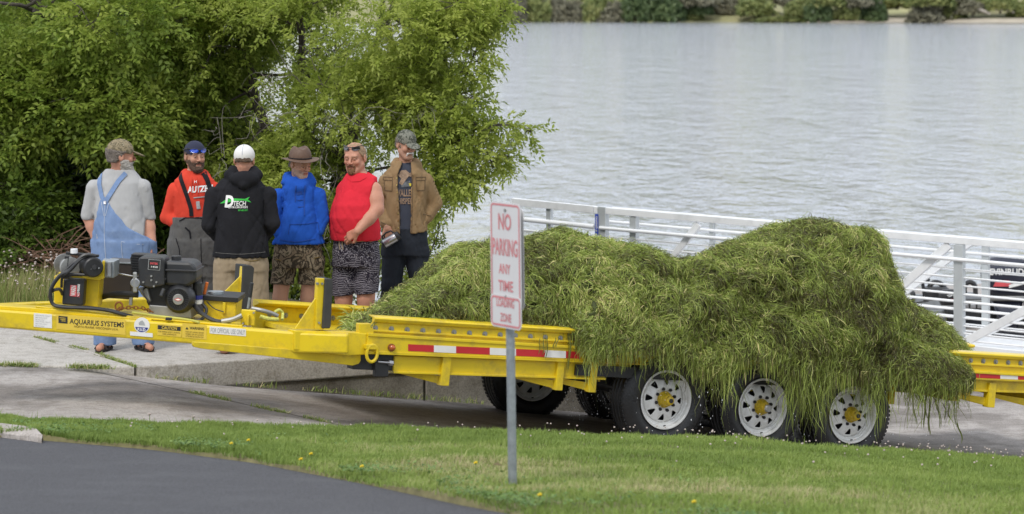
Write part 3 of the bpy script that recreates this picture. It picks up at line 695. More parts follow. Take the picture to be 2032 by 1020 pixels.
# cross plates between the beams
def tgb(name, x0, y0, x1, y1, i, dep, m=None, bev=.006, parent=None):
    return pbox(TG, x0, y0, x1, y1, i, dep).build(name, m or Yl, parent or trailer, bevel=bev)
ppoly(TG, [(-60, 603), (110, 614), (215, 626), (300, 634), (300, 637), (-60, 609)], .04, .16).build('nose_plate', Yl, trailer, bevel=.004)
MB().prism([TG.at(70, 607, .05), TG.at(280, 629, .05), TG.at(300, 618, .75), TG.at(120, 603, .40)], A(0, 0, -.012)).build('deck_plate', M['hub_yellow'] if False else Yl, trailer, bevel=.003)
MB().prism([TG.at(240, 626, .06), TG.at(480, 646, .06), TG.at(500, 632, 1.05), TG.at(290, 616, .85)], A(0, 0, -.012)).build('engine_plate', Yl, trailer, bevel=.003)
# decals on the tongue
i_ = -.003
def sticker(x0, y0, x1, y1, m, name='sticker', i=i_):
    xm = (x0+x1)/2; return ppoly(TG, [(x0, y1-(xm-x0)*.083), (x1, y1+(x1-xm)*.083), (x1, y0+(x1-xm)*.083), (x0, y0-(xm-x0)*.083)], i, .0015).build(name, m, trailer)
def stxt(s, x0, y0, x1, y1, m, i=-.005, bold=.012, par=None):
    return text_on(TG, s, x0, y0, x1, y1, i, m, par or trailer, bold=bold)
# the beam itself slopes in the picture: text follows its plane axes, boxes are given at the middle of each word
o = sticker(67, 622.5, 103, 650, M['white'], 'data_plate')
for k in range(6): stxt('SERIAL MODEL WEIGHT', 70, 625.5+4.1*k, 100-(k % 3)*6, 627.5+4.1*k, M['ink_grey'], par=None, bold=0)
sticker(112, 628.5, 249, 659, M['label_yellow'], 'maker_plate')
sticker(116, 627.5, 134, 641.5, M['ink'], 'emblem', -.005)
for k in range(3): sticker(118+2*k, 630.5+3*k, 130, 631.5+3*k, M['label_yellow'], 'emblem_stripe', -.0065)
stxt('AQUARIUS SYSTEMS', 138, 636, 246, 648, M['ink'])
stxt('NORTH PRAIRIE, WISCONSIN U.S.A.', 147, 648.5, 235, 653.5, M['ink_brown'], bold=.004)
c = TG.at(281.5, 645.5, i_); r = 15.5*c[1]/F
MB().cyl(c, c+TG.inn*.0015, r, n=36).build('round_badge', M['white'], trailer)
def seg_disc(r, a0, a1, i, m, name):
    cc = TG.at(281.5, 645.5, i); P = [cc+TG.ax*r*math.cos(t)+TG.up*r*math.sin(t) for t in np.linspace(a0, a1, 24)]
    return mesh_np(name, P, [tuple(range(24))], m, trailer)
seg_disc(r*.88, math.radians(197), math.radians(343), -.005, M['ink_blue'], 'badge_band')
ppoly(TG, [(276, 645), (288, 646), (286, 640), (283, 636), (279, 637), (275, 641)], -.0045, .001).build('badge_picture', M['ink_grey'], trailer)
stxt('P.U.D.', 273, 651, 290, 657, M['ink_white'], i=-.0065, bold=.03)
sticker(258, 659.5, 303, 667.5, M['white'], 'blank_strip', -.006)
sticker(312, 644, 360, 667, M['label_yellow'], 'warning_plate'); sticker(313, 647, 358.5, 655, M['ink'], 'caution_band', -.0045)
stxt('CAUTION', 321, 648, 351, 654, M['label_yellow'], i=-.006, bold=.02)
stxt('FOR SPRING SAFETY DURING', 314, 657.5, 357, 660.5, M['ink_brown'], bold=0); stxt('WIPE UPPERDECK', 322, 662, 350, 665, M['ink_brown'], bold=0)
sticker(361.5, 643, 410, 672, M['label_yellow'], 'warning_plate')
stxt('WARNING', 376, 649, 405, 654.5, M['ink'], bold=.02)
ppoly(TG, [(368, 653.3), (374, 653.8), (371, 648.5)], -.005, .001).build('warning_mark', M['ink'], trailer)
for k in range(3): stxt(('MUST OPT LOADED BEFORE', 'WHEELS OR AN GUARDS', 'CUTTER MAKE OR CONSTRUCTIONS')[k], 368, 658+4.4*k, 404, 661+4.4*k, M['ink_brown'], bold=0)
sticker(416, 650, 488, 664.5, M['white'], 'notice_strip'); stxt('FOR OFFICIAL USE ONLY', 418, 652.5, 486, 662, M['ink_grey'], bold=.005)
# --- winch on its stand
st = yb  # alias
pl = TG
ppoly(pl, [(107, 547), (198, 549), (194, 610), (107, 600)], .20, .16).build('winch_stand', Yl, trailer, bevel=.006)
ppoly(pl, [(116, 547), (196, 556), (207, 552), (208, 518), (203, 517), (198, 545), (116, 540)], .10, .03).build('winch_bracket', Yl, trailer, bevel=.005)
winch = pcyl(pl, 162, 530, 12, .14, .10).build('winch', M['black_metal'], trailer, bevel=.003)
def wtube(name, px0, px1, r, i, m, pl=TG, n=24, parent=None, prof=None):
    a, b = pl.at(*px0, i), pl.at(*px1, i); rr = r*a[1]/F
    return MB().cyl(a, b, rr, n=n).build(name, m, parent or trailer, bevel=.004)
c = pl.at(186, 531, .02)
MB().lathe(c, pl.inn-pl.ax*.45, [(-.0, .0), (.0, .060), (.008, .070), (.03, .073), (.22, .073), (.23, .05), (.23, 0)], 28).build('motor', M['black_metal'], winch, smooth=True)
for dx in (-8, 8): pcyl(pl, 188+dx, 533-dx*.1, 1.6, .012, .02, n=8).build('screw', M['steel'], winch)
pcyl(pl, 187, 530, 5, .008, .02, n=14).build('motor_cap', M['black_plastic'], winch)
c = pl.at(140, 531, .10); MB().lathe(c, pl.inn-pl.ax*.45, [(0, 0), (0, .07), (.02, .075), (.02, .04), (.2, .04), (.2, .075), (.22, .075), (.22, 0)], 24).build('cable_drum', M['dull_steel'], winch, smooth=True)
MB().beam(pl.at(131, 502, .16), pl.at(196, 508, .16), .03, .02).beam(pl.at(133, 508, .10), pl.at(130, 545, .10), .02, .03).build('tie_bar', M['black_metal'], winch, bevel=.003)
pcyl(pl, 147, 497, 8, .10, .04); MB().cyl(pl.at(147, 503, .14), pl.at(147, 493.5, .14), .026, n=12).build('clutch_knob', M['alu'], winch, bevel=.003)
sb = tgb('solenoid_box', 124, 554, 166, 606, .08, .10, M['black_plastic'], .012, winch)
wl = pbox(pl, 139, 566, 152, 588, .077, .002).build('winch_label', M['ink_red'], winch)
V, Fs, mxx = text_mesh('WARN', .03)
def text_up(s, x0, y0, x1, y1, i, m, parent, pl=TG):      # reads upwards
    V, Fs, mxx = text_mesh(s, .02); a0 = pl.hit(x0, y0, i)[0]; a1 = pl.hit(x1, y0, i)[0]; b0 = pl.hit((x0+x1)/2, y1, i)[1]; b1 = pl.hit((x0+x1)/2, y0, i)[1]
    P = [pl.P(a1-(a1-a0)*v[1]/mxx[1], b0+(b1-b0)*v[0]/mxx[0], i) for v in V]; return mesh_np('lettering', P, Fs, m, parent)
text_up('WARN', 141, 567, 151, 587, .075, M['ink_white'], winch); text_up('XD9000', 154, 564, 159, 590, .0785, M['ink_white'], winch)
text_up('XD', 153, 581, 158.5, 590, .0783, M['ink_red'], winch)
fl = tgb('fairlead', 207, 518, 226, 551, .12, .20, M['galv'], .004, winch)
MB().cyl(pl.at(216, 548, .10), pl.at(216, 521, .10), .018, n=14).build('roller', M['steel'], winch)
def hose(name, pts, r, m, parent=None, smooth=True, n=8, steps=6):
    P = [np.asarray(p, float) for p in pts]; out = []
    for k in range(len(P)-1):
        p_1, p0_, p1_, p2 = P[max(k-1, 0)], P[k], P[k+1], P[min(k+2, len(P)-1)]
        for t in np.linspace(0, 1, steps, endpoint=False):
            out.append(.5*((2*p0_)+(-p_1+p1_)*t+(2*p_1-5*p0_+4*p1_-p2)*t*t+(-p_1+3*p0_-3*p1_+p2)*t**3))
    out.append(P[-1]); return MB().tube(out, r, n).build(name, m, parent or trailer, smooth=True)
g_ = lambda x, y, i: TG.at(x, y, i)
hose('winch_cable', [g_(190, 508, .06), g_(165, 508, .04), g_(140, 535, .02), g_(118, 548, .02), g_(101, 575, .03), g_(104, 602, .04), g_(125, 609, .03), g_(175, 611, .03), g_(215, 616, .04), g_(245, 624, .05), g_(262, 628, .1)], .014, M['black_plastic'])
hose('winch_cable', [g_(185, 505, .08), g_(160, 515, .03), g_(135, 540, .01), g_(124, 550, .03), g_(122, 570, .06)], .010, M['black_plastic'])
hose('winch_cable', [g_(178, 503, .08), g_(150, 518, .05), g_(128, 542, .03), g_(150, 544, .04), g_(185, 546, .05)], .010, M['black_plastic'])
hose('winch_cable', [g_(124, 584, .08), g_(118, 574, .03), g_(103, 578, .05), g_(98, 590, .10)], .012, M['black_plastic'])
hose('winch_cable', [g_(162, 545, .10), g_(140, 546, .06), g_(122, 552, .05)], .011, M['black_plastic'])
# --- hydraulic tank (dark) behind, pump hose, throttle rod
tk = tgb('oil_tank', 204, 520, 262, 593, .55, .30, mat('tank_brown', (.035, .028, .026), .45, var=.2), .01)
MB().prism([TG.at(203, 521, .54), TG.at(263, 524, .54), TG.at(258, 518, .84), TG.at(206, 515, .84)], A(0, 0, .008)).build('tank_top', M['galv'], tk)
MB().cyl(TG.at(228, 519, .62), TG.at(228, 513.5, .62), .016, n=10).build('filler_cap', M['galv'], tk, bevel=.002)
hose('suction_hose', [g_(195, 592, .42), g_(215, 586, .32), g_(240, 583, .28), g_(275, 585, .30)], .022, M['rubber'])
MB().tube([g_(226, 541, .30), g_(262, 548, .28), g_(275, 550, .26)], .006, 6).build('throttle_rod', M['steel'], trailer)
tgb('hose_clamp_post', 256, 588, 262, 606, .28, .03, M['dull_steel'], .002)
# chain
mb = MB()
cp = [g_(232, 617, .14), g_(240, 612, .14), g_(262, 610, .16), g_(285, 612, .20), g_(300, 618, .24)]
for k in range(13):
    t = k/12*4; j = min(int(t), 3); c = cp[j]+(cp[j+1]-cp[j])*(t-j); d = unit(cp[j+1]-cp[j]); s_ = A(0, 0, 1) if k % 2 else unit(np.cross(d, A(0, 0, 1)))
    mb.tube([c+d*.019*math.cos(q)+s_*.011*math.sin(q) for q in np.linspace(0, 2*math.pi, 11)], .004, 5, cap=False)
mb.build('safety_chain', M['rust'], trailer, smooth=True)
mb = MB(); c = g_(236, 608, .14); mb.tube([c+TG.ax*.026*math.cos(q)+TG.up*.03*math.sin(q) for q in np.linspace(-.9, 4.0, 12)], .007, 6); mb.build('chain_hook', M['rust'], trailer, smooth=True)
# --- engine
e = TG
eng = ppoly(e, [(292, 560), (376, 560), (380, 612), (366, 626), (330, 627), (300, 616), (290, 600)], .32, .26).build('engine', M['black_metal'], trailer, bevel=.012)
ppoly(e, [(296, 605), (378, 612), (380, 632), (294, 626)], .30, .30).build('engine_foot', M['dull_steel'], eng, bevel=.006)
airb = ppoly(e, [(274, 515), (278, 510), (320, 510), (326, 515), (326, 566), (298, 572), (276, 567)], .22, .22).build('air_filter_box', M['black_plastic'], eng, bevel=.012)
ft = ppoly(e, [(326, 518), (378, 520), (389, 530), (389, 558), (372, 570), (326, 566)], .26, .30).build('fuel_tank', M['black_plastic'], eng, bevel=.022)
ppoly(e, [(322, 534), (390, 536.5), (390, 540), (322, 538)], .245, .34).build('tank_seam', M['black_metal'], eng, bevel=.003)
MB().cyl(e.at(350, 519, .38), e.at(350, 507.5, .38), .036, n=20).build('fuel_cap', M['black_plastic'], eng, bevel=.004)
ppoly(e, [(258, 512), (262, 503), (306, 505), (306, 512), (300, 545), (262, 545)], .50, .10).build('muffler_guard', M['black_metal'], eng, bevel=.006)
for k in range(7): pbox(e, 260, 506+5*k, 300, 508+5*k, .49, .01).build('guard_slat', M['dull_steel'] if k == 9 else M['black_metal'], eng)
rect_on(e, 294, 515, 318, 536, .216, M['ink_grey'], eng, 'badge_frame'); rect_on(e, 295, 516, 317, 535, .214, M['ink'], eng, 'badge_plate')
text_on(e, 'INTEK', 298, 521, 314, 525, .212, M['ink_red'], eng, bold=.04); text_on(e, '1450', 300, 528, 313, 531.5, .212, M['ink_white'], eng, bold=.01)
MB().beam(e.at(268, 540, .24), e.at(268, 580, .24), .03, .04).build('intake_manifold', M['dull_steel'], eng, bevel=.008)
pcyl(e, 268, 562, 10, .22, .05).build('carburettor', M['steel'], eng, bevel=.006)
ppoly(e, [(272, 572), (292, 570), (300, 600), (284, 590)], .28, .1).build('engine_arm', M['dull_steel'], eng, bevel=.01)
c = e.at(354, 594, .24); rr = 27*c[1]/F
MB().lathe(c, e.inn, [(.10, rr*1.12), (.05, rr*1.1), (.02, rr), (0, rr*.86), (-.005, rr*.80), (-.005, rr*.74)], 40).build('recoil_housing', M['black_plastic'], eng, smooth=True)
MB().cyl(c, c+e.inn*.01, rr*.85, n=32).build('recoil_shade', M['ink'], eng)
for k in range(28):
    a = 2*math.pi*k/28; d_ = e.ax*math.cos(a)+e.up*math.sin(a); s_ = -e.ax*math.sin(a)+e.up*math.cos(a)
    MB().box(c+d_*rr*.36-s_*.0022-e.inn*.008, d_*rr*.46, s_*.0045, e.inn*.010).build('recoil_rib', M['black_plastic'], eng)
MB().cyl(c-e.inn*.014, c+e.inn*.01, rr*.40, n=28).build('recoil_hub', M['dull_steel'], eng, bevel=.003)
cc = c-e.inn*.016; mesh_np('hub_emblem', [cc+e.ax*rr*.3, cc+e.up*rr*.13, cc-e.ax*rr*.3, cc-e.up*rr*.13], [(0, 1, 2, 3)], M['ink_red'], eng)
mesh_np('hub_emblem', [cc-e.inn*.001+e.ax*rr*.22, cc-e.inn*.001+e.up*rr*.07, cc-e.inn*.001-e.ax*rr*.22, cc-e.inn*.001-e.up*rr*.07], [(0, 1, 2, 3)], M['ink_white'], eng)
MB().cyl(e.at(325, 573, .22), e.at(319, 588, .20), .014, n=12).build('pull_handle', M['black_plastic'], eng, bevel=.003)
for (x, y) in ((300, 556), (310, 560), (300, 548), (284, 560), (305, 568)): pcyl(e, x, y, 2, .205, .03, n=8).build('engine_bolt', M['dull_steel'], eng)
ppoly(e, [(300, 548), (330, 552), (328, 556), (300, 552)], .23, .02).build('throttle_lever', M['black_metal'], eng)
MB().cyl(e.at(392, 590, .40), e.at(392, 560, .40), .035, n=16).build('oil_filter', M['black_plastic'], eng, bevel=.006)
MB().cyl(e.at(392, 603, .40), e.at(392, 594, .40), .036, n=16).build('filter_band', M['white'], eng, bevel=.003)
MB().cyl(e.at(392, 594, .395), e.at(392, 586, .395), .037, n=16).build('filter_label', M['ink_blue'], eng, bevel=.003)
hose('spark_lead', [e.at(296, 565, .3), e.at(283, 578, .25), e.at(296, 600, .25)], .006, M['black_plastic'])
hose('oil_line', [e.at(262, 620, .05), e.at(310, 627, .12), e.at(370, 634, .1), e.at(395, 640, -.0)], .009, mat('hose_yellow', (.50, .48, .10), .6))
tgb('line_clip', 328, 631, 340, 636, -.004, .04, M['black_metal'], .002)
# --- yellow hydraulic reservoir with dark lid
res = tgb('reservoir', 403, 592, 468, 640, .45, .30, Yl, .008)
pbox(TG, 396, 588, 472, 598, .43, .36).build('reservoir_lid', M['black_metal'], res, bevel=.004)
MB().cyl(TG.at(428, 588, .58), TG.at(428, 577.5, .58), .058, n=24).build('reservoir_cap', M['galv'], res, bevel=.004)
MB().cyl(TG.at(428, 590, .58), TG.at(428, 585, .58), .066, n=24).build('cap_ring', M['dull_steel'], res, bevel=.002)
tgb('latch', 441, 600, 447, 622, .43, .03, Yl, .003, res)
MB().cyl(TG.at(405, 584, .50), TG.at(411, 560, .50), .012, n=12).build('orange_handle', M['orange'], trailer, bevel=.003)
hose('hydraulic_hose', [g_(385, 605, .35), g_(400, 622, .25), g_(425, 636, .2), g_(450, 638, .2), g_(478, 628, .22)], .016, M['black_plastic'])
hose('braided_hose', [g_(440, 638, .19), g_(462, 634, .19), g_(480, 626, .20)], .018, M['dull_steel'])
hose('hydraulic_hose', [g_(398, 600, .40), g_(410, 615, .38), g_(400, 634, .30), g_(385, 636, .30)], .012, M['black_plastic'])
hose('breather_wire', [g_(410, 598, .42), g_(425, 612, .41), g_(444, 619, .40)], .004, M['black_plastic'])
# --- lug plate, lever, straps
tgb('lug_plate', 478, 615, 506, 646, .22, .03); tgb('lug_rib', 490, 625, 494, 646, .19, .03, bev=.003)
for (x, y) in ((503, 621), (482, 642)): pcyl(TG, x, y, 2, .20, .02, n=8).build('bolt_head', M['dull_steel'], trailer)
MB().cyl(TG.at(492, 612, .35), TG.at(500, 562, .35), .010, n=10).build('control_lever', M['galv'], trailer); MB().cyl(TG.at(496, 590, .35), TG.at(500, 561, .35), .014, n=10).build('lever_grip', M['black_plastic'], trailer, bevel=.003)
hose('ratchet_strap', [TR.at(500, 612, .5), TR.at(520, 616, .45), TR.at(540, 622, .45), TR.at(551, 627, .45)], .014, M['dull_steel'])
hose('strap_end', [TR.at(516, 628, .4), TR.at(535, 633, .38), TR.at(552, 634, .38)], .014, M['strap'])
hose('strap_end', [TR.at(545, 620, .55), TR.at(554, 615, .55), TR.at(561, 622, .55), TR.at(560, 634, .5)], .011, M['strap'])
# --- the two upright loading guides: gusset, post face, black pad
def guide(i, post, pad, gus, cut):
    t = ppoly(TR, post, i, .05).build('guide_post', Yl, trailer, bevel=.004)
    ppoly(TR, gus, i+.02, .014).build('guide_gusset', Yl, t, bevel=.002)
    ppoly(TR, pad, i-.02, .16).build('guide_pad', mat('pad_grey', (.045, .045, .043), .8, var=.2), t, bevel=.006)
    for (x, y) in cut: pcyl(TR, x, y, 2.4, i-.012, .02, n=8).build('guide_bolt', M['dull_steel'], t)
guide(.02, [(626, 652), (643, 654), (646, 553), (631, 552)], [(640, 652), (655, 652), (657, 646), (661, 557), (658, 553), (646, 553)], [(586, 652), (626, 652), (633, 590), (634, 580)], [(631, 563), (640, 563), (634, 641)])
guide(1.95, [(474, 615), (480, 615), (484, 527), (481, 526)], [(478, 617), (493, 617), (498, 610), (505, 532), (500, 527), (483, 526)], [(440, 585), (474, 600), (481, 552), (480, 545)], [])
# --- wheels
wheel_root_c = TR  # wheels are separate from the bed pitch: the ramp is steeper than the bed
def wheel(c, near=True):
    """c: centre of the outer rim plane, axis N (towards the viewer)"""
    ax = N if near else -N
    t = new('wheel', None, trailer, c); 
    return t, ax
def tyre_mesh():
    prof = []; R = .375; w = .235
    # from outer bead (offset 0 = rim face) ; offsets along +axis towards outside
    pr = [(-.012, .222), (.010, .232), (.026, .262), (.030, .295), (.022, .325), (.006, .350), (-.012, .366), (-.03, .374)]
    pr += [(-.055, .376), (-.060, .366), (-.068, .366), (-.073, .377), (-.100, .378), (-.105, .367), (-.113, .367), (-.118, .378), (-.147, .377), (-.152, .366), (-.160, .366), (-.165, .375)]
    pr += [(-.19, .372), (-.21, .36), (-.228, .335), (-.236, .30), (-.232, .262), (-.215, .232), (-.19, .222)]
    return pr
wc = [TR.P(*TR.hit(1320.5, 793), 0), TR.P(*TR.hit(1512.5, 808), 0), TR.P(*TR.hit(1691, 823), 0)]
pr = tyre_mesh(); rim_in = .226
def build_wheel(c, ax, has_hub=True):
    """a wheel is a part: tyre mesh; rim, hub, nuts are its sub-parts"""
    ty = MB().lathe(c, ax, pr, 64).build('wheel', M['wet_rubber'], trailer, c, smooth=True)
    # tread blocks
    mb = MB(); x = unit(np.cross(ax, A(0, 0, 1))); y = np.cross(ax, x)
    for k in range(72):
        a = 2*math.pi*k/72; d_ = x*math.cos(a)+y*math.sin(a); s_ = -x*math.sin(a)+y*math.cos(a)
        for (o0, o1) in ((-.052, -.014), (-.202, -.168)):
            mb.box(c+d_*.366+ax*o0-s_*.010, ax*(o1-o0), s_*.020, d_*.012)
    tr = mb.build('tread_blocks', M['wet_rubber'], ty); tr['kind'] = 'stuff'
    # rim: outer lip, barrel, and a disc with eight windows
    rm = MB().lathe(c, ax, [(.004, .2245), (.012, .2235), (.013, .216), (.006, .207), (-.004, .203), (-.016, .201), (-.020, .190), (-.03, .186), (-.035, .176)], 64)
    rm.lathe(c, ax, [(-.035, .186), (-.19, .186), (-.2, .215)], 48)
    n = 128; win = 8; wk = 4/16
    rad = [.177, .160, .148, .136, .124, .112, .100, .086, .070, .045]; off = [-.036, -.029, -.023, -.016, -.010, -.006, -.004, -.006, -.016, -.018]
    half = [.26, .20, .19, .165, .125, .07, .12, .2, .25, .25]
    V = []
    for r_, o_, hf in zip(rad, off, half):
        for k in range(n):
            sec, ph = divmod(k, 16); d_ = ph/16-.5
            d_ = d_*hf/wk if abs(d_) <= wk else math.copysign(hf+(abs(d_)-wk)*(.5-hf)/(.5-wk), d_)
            a = 2*math.pi*(sec+.5+d_+.3)/win; V.append(c+ax*o_+(x*math.cos(a)+y*math.sin(a))*r_)
    Fs = []
    for i in range(len(rad)-1):
        for k in range(n):
            if 1 <= i <= 4 and 4 <= (k % 16) < 12: continue
            Fs.append((i*n+k, i*n+(k+1) % n, (i+1)*n+(k+1) % n, (i+1)*n+k))
    rm.add(V, Fs)
    ro = rm.build('rim', M['wheel_white'], ty, smooth=True)
    so = ro.modifiers.new('thick', 'SOLIDIFY'); so.thickness = .004; so.offset = -1
    MB().cyl(c-ax*.075, c-ax*.08, .18, n=32).build('brake_drum', M['black_metal'], ty)
    if has_hub:
        MB().lathe(c, ax, [(-.02, .062), (-.008, .062), (-.002, .054), (.012, .052), (.018, .046), (.045, .043), (.052, .038), (.053, .034), (.074, .032), (.080, .024), (.080, .0)], 28).build('hub', M['hub_yellow'], ty, smooth=True)
        MB().cyl(c+ax*.078, c+ax*.088, .017, n=16).build('grease_cap', M['black_metal'], ty, bevel=.002)
        for k in range(8):
            a = 2*math.pi*k/8+.2; p = c+(x*math.cos(a)+y*math.sin(a))*.0825
            MB().cyl(p-ax*.02, p+ax*.006, .0125, n=6).cyl(p+ax*.004, p+ax*.016, .007, n=8).build('lug_nut', M['black_metal'], ty)
            p = c+(x*math.cos(a+.39)+y*math.sin(a+.39))*.055
            MB().cyl(p-ax*.01, p+ax*.006, .007, n=6).build('hub_bolt', M['hub_yellow'], ty)
    MB().cyl(c+ax*.006+(x*.02-A(0, 0, .196)), c+ax*.03+(x*.02-A(0, 0, .190)), .005, n=6).build('valve_stem', M['black_metal'], ty)
    return ty
w0 = build_wheel(wc[0], N)
def copy_part(o, dv, first=True):
    q = o.copy(); SC.collection.objects.link(q); q.location = Vector(o.location)+Vector(tuple(dv)); LOC[q.name] = LOC[o.name]+dv
    for ch in list(o.children):
        r = ch.copy(); SC.collection.objects.link(r); r.parent = q
    return q
w1 = copy_part(w0, wc[1]-wc[0]); w2 = copy_part(w0, wc[2]-wc[0])
# a grey cap on the second wheel's hub
MB().lathe(wc[1], N, [(.05, .030), (.085, .030), (.092, .024), (.092, 0)], 24).build('hub_cover', M['dull_steel'], w1, smooth=True)
TW = 2.28
w3 = build_wheel(wc[0]-N*(TW-.0)+A(0, 0, -.02), N, False) ; 
wc3 = wc[0]-N*(TW-.235)+A(0, 0, -.045)
w3.location = tuple(Vector(w3.location)+Vector(tuple(N*.235))+Vector((0, 0, -.025)))
w4 = copy_part(w3, wc[1]-wc[0]); w5 = copy_part(w3, wc[2]-wc[0])
for c in wc:
    MB().cyl(c-N*.12, c-N*(TW-.1), .045, n=16).build('axle', M['black_metal'], trailer)
# suspension pieces above the wheels
for i_s in (.32, TW-.4):
    MB().beam(wc[0]-N*i_s+A(0, 0, .16)-D*.5, wc[2]-N*i_s+A(0, 0, .16)+D*.5, .07, .08).build('leaf_spring', M['black_metal'], trailer)
    for k in range(4):
        c = wc[0]+(wc[1]-wc[0])*(k-.5)-N*i_s+A(0, 0, .2); MB().cbox(c, .09, .05, .26).build('spring_hanger', Yl, trailer)
# dark fender liner over the wheels
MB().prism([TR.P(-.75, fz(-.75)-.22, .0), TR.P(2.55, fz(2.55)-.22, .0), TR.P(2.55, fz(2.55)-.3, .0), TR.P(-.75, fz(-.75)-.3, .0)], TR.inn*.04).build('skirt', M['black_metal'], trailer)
print('wheels', wc[0], 'ground under', wc[0][2]-.375, float(zr(wc[0][0], wc[0][1])), float(zr(wc[2][0], wc[2][1])), wc[2][2]-.375)
# ================================================================ the heap of pond weed
heap = thing('weed_heap', 'huge tangled heap of wet green pond weed spilling over the trailer bed', 'pond weed', TR.P(.3, -.2, 1.0))
top_px = [(690, 655), (712, 640), (740, 620), (765, 600), (790, 584), (820, 566), (850, 546), (872, 520), (890, 500), (925, 487), (960, 483), (985, 480), (1040, 478), (1062, 468), (1092, 462), (1118, 451), (1150, 466), (1180, 476), (1215, 484),
          (1250, 490), (1300, 500), (1340, 503), (1375, 502), (1400, 492), (1440, 476), (1490, 460), (1540, 447), (1590, 438), (1630, 437), (1665, 445), (1700, 450), (1730, 453), (1740, 472), (1748, 500), (1762, 535), (1776, 565), (1792, 598), (1810, 615), (1832, 625), (1860, 640), (1885, 655), (1905, 678), (1922, 700), (1935, 740)]
yc = 1.0
tp = np.array([TR.hit(x, y, yc) for x, y in top_px])
# near edge (u measured in the near plane so that picture columns agree)
near_px = [(716, 650, .12, 0), (745, 648, .10, 0), (850, 651, .09, 0), (1000, 657, .09, 0), (1100, 663, .08, 0), (1140, 669, .02, 0), (1165, 680, -.08, 0), (1200, 698, -.12, 0), (1240, 700, -.14, 0), (1300, 690, -.14, 0), (1360, 706, -.16, 0), (1400, 742, -.16, 0),
           (1450, 728, -.16, 0), (1500, 714, -.17, 0), (1560, 738, -.17, 0), (1640, 752, -.17, 0), (1700, 740, -.17, 0), (1745, 758, -.16, 0), (1775, 735, -.14, 0), (1800, 748, -.20, 0), (1860, 772, -.26, 0), (1905, 768, -.24, 0), (1930, 745, -.12, 0)]
near_px = [(x, y, (i-.07 if i < -.05 else i), 0) for x, y, i, _ in near_px]
npn = np.array([(*TR.hit(x, y, i), i) for x, y, i, _ in near_px])
uA, uB = npn[0, 0]-.02, npn[-1, 0]+.02
# the ridge curve lives further back: its picture column belongs to another u; both are functions of a common s in 0..1
NS, NT = 240, 110
s = np.linspace(0, 1, NS)
# common parameter: picture column
colx = np.linspace(700, 1930, NS)
tu = np.interp(colx, [p[0] for p in top_px], tp[:, 0]); tz = np.interp(colx, [p[0] for p in top_px], tp[:, 1])
nu = np.interp(colx, [p[0] for p in near_px], npn[:, 0]); nzv = np.interp(colx, [p[0] for p in near_px], npn[:, 1]); ni = np.interp(colx, [p[0] for p in near_px], npn[:, 2])
ends = np.clip(np.minimum((colx-700)/90, (1930-colx)/45), 0, 1)**.5
fi = yc+(2.12-yc)*ends; fz_ = np.minimum(tz, fz(tu)+zoff-.05)
th = np.linspace(0, 1, NT)
G = np.zeros((NS, NT, 3))
for k in range(NS):
    zb = nzv[k]; i0 = ni[k]+(1-ends[k])*.0
    for j, t in enumerate(th):
        if t < .68:
            q = t/.68; ang = q*math.pi/2
            ee = .89-.37*min(1, max(0, (colx[k]-1130)/90)); c_, s_ = math.cos(ang)**ee, math.sin(ang)**(2/2.0)
            i_ = yc+(i0-yc)*c_; z_ = zb+(tz[k]-zb)*s_; u_ = nu[k]+(tu[k]-nu[k])*(i_-i0)/(yc-i0+1e-9)
        else:
            q = (t-.68)/.32; ang = q*math.pi/2
            i_ = yc+(fi[k]-yc)*math.sin(ang); uf_ = tu[k]+(tu[k]-nu[k])/(yc-i0+1e-9)*(i_-yc); z_ = fz_[k]+(tz[k]-fz_[k])*math.cos(ang)**.8 if tz[k] > fz_[k] else tz[k]-q*.03; u_ = uf_
        G[k, j] = TR.P(u_, z_, i_)
def normals(G):
    du = np.gradient(G, axis=0); dv = np.gradient(G, axis=1); n = np.cross(dv, du); l = np.linalg.norm(n, axis=-1, keepdims=True); n = n/np.maximum(l, 1e-9); return n
Nn = normals(G)
if Nn[120, 40] @ A(0, -1, .3) < 0: Nn = -Nn
def ridged(P, seed, f): v = vnoise(P, seed, f, 3); return 1-2*np.abs(v)
P3 = G.reshape(-1, 3)
Q = np.stack([P3@TR.ax, P3@TR.up, P3@TR.inn], -1)
Q2 = Q*np.array([1, .75, 1])
disp = .085*vnoise(Q2, 41, 2.0, 3)+.060*ridged(Q2, 42, 3.0)+.040*ridged(Q2, 43, 7.5)+.016*vnoise(Q2, 44, 20, 2)
cr = lambda sd_, f_, w_: np.exp(-(vnoise(Q2, sd_, f_, 2)/w_)**2)
disp = disp-.105*cr(45, 2.4, .12)-.060*cr(46, 5.5, .13)+.035; disp = disp.reshape(NS, NT); disp = np.where(disp > .05, .05+(disp-.05)*.35, disp)-.03
fade = np.minimum(1, np.minimum(np.arange(NT)[None]/10+.35, 1))*ends[:, None]
fade = fade*(1-.45*np.exp(-((np.arange(NT)/NT-.66)/.10)**2))[None]*(.55+.45*np.clip(np.arange(NT)/30, 0, 1))[None]
G2 = G+Nn*((disp-.03)*fade)[..., None]-Nn*.02*np.clip(np.arange(NT)/20, 0, 1)[None, :, None]
N2 = normals(G2)
if N2[120, 40] @ A(0, -1, .3) < 0: N2 = -N2
idx = np.arange(NS*NT).reshape(NS, NT)
print('heap ok')
Fq = np.stack([idx[:-1, :-1], idx[1:, :-1], idx[1:, 1:], idx[:-1, 1:]], -1).reshape(-1, 4)
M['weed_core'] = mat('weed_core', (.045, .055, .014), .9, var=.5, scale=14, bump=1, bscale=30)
core = mesh_np('packed_core', (G2-N2*.03).reshape(-1, 3), Fq, M['weed_core'], heap, None, True)
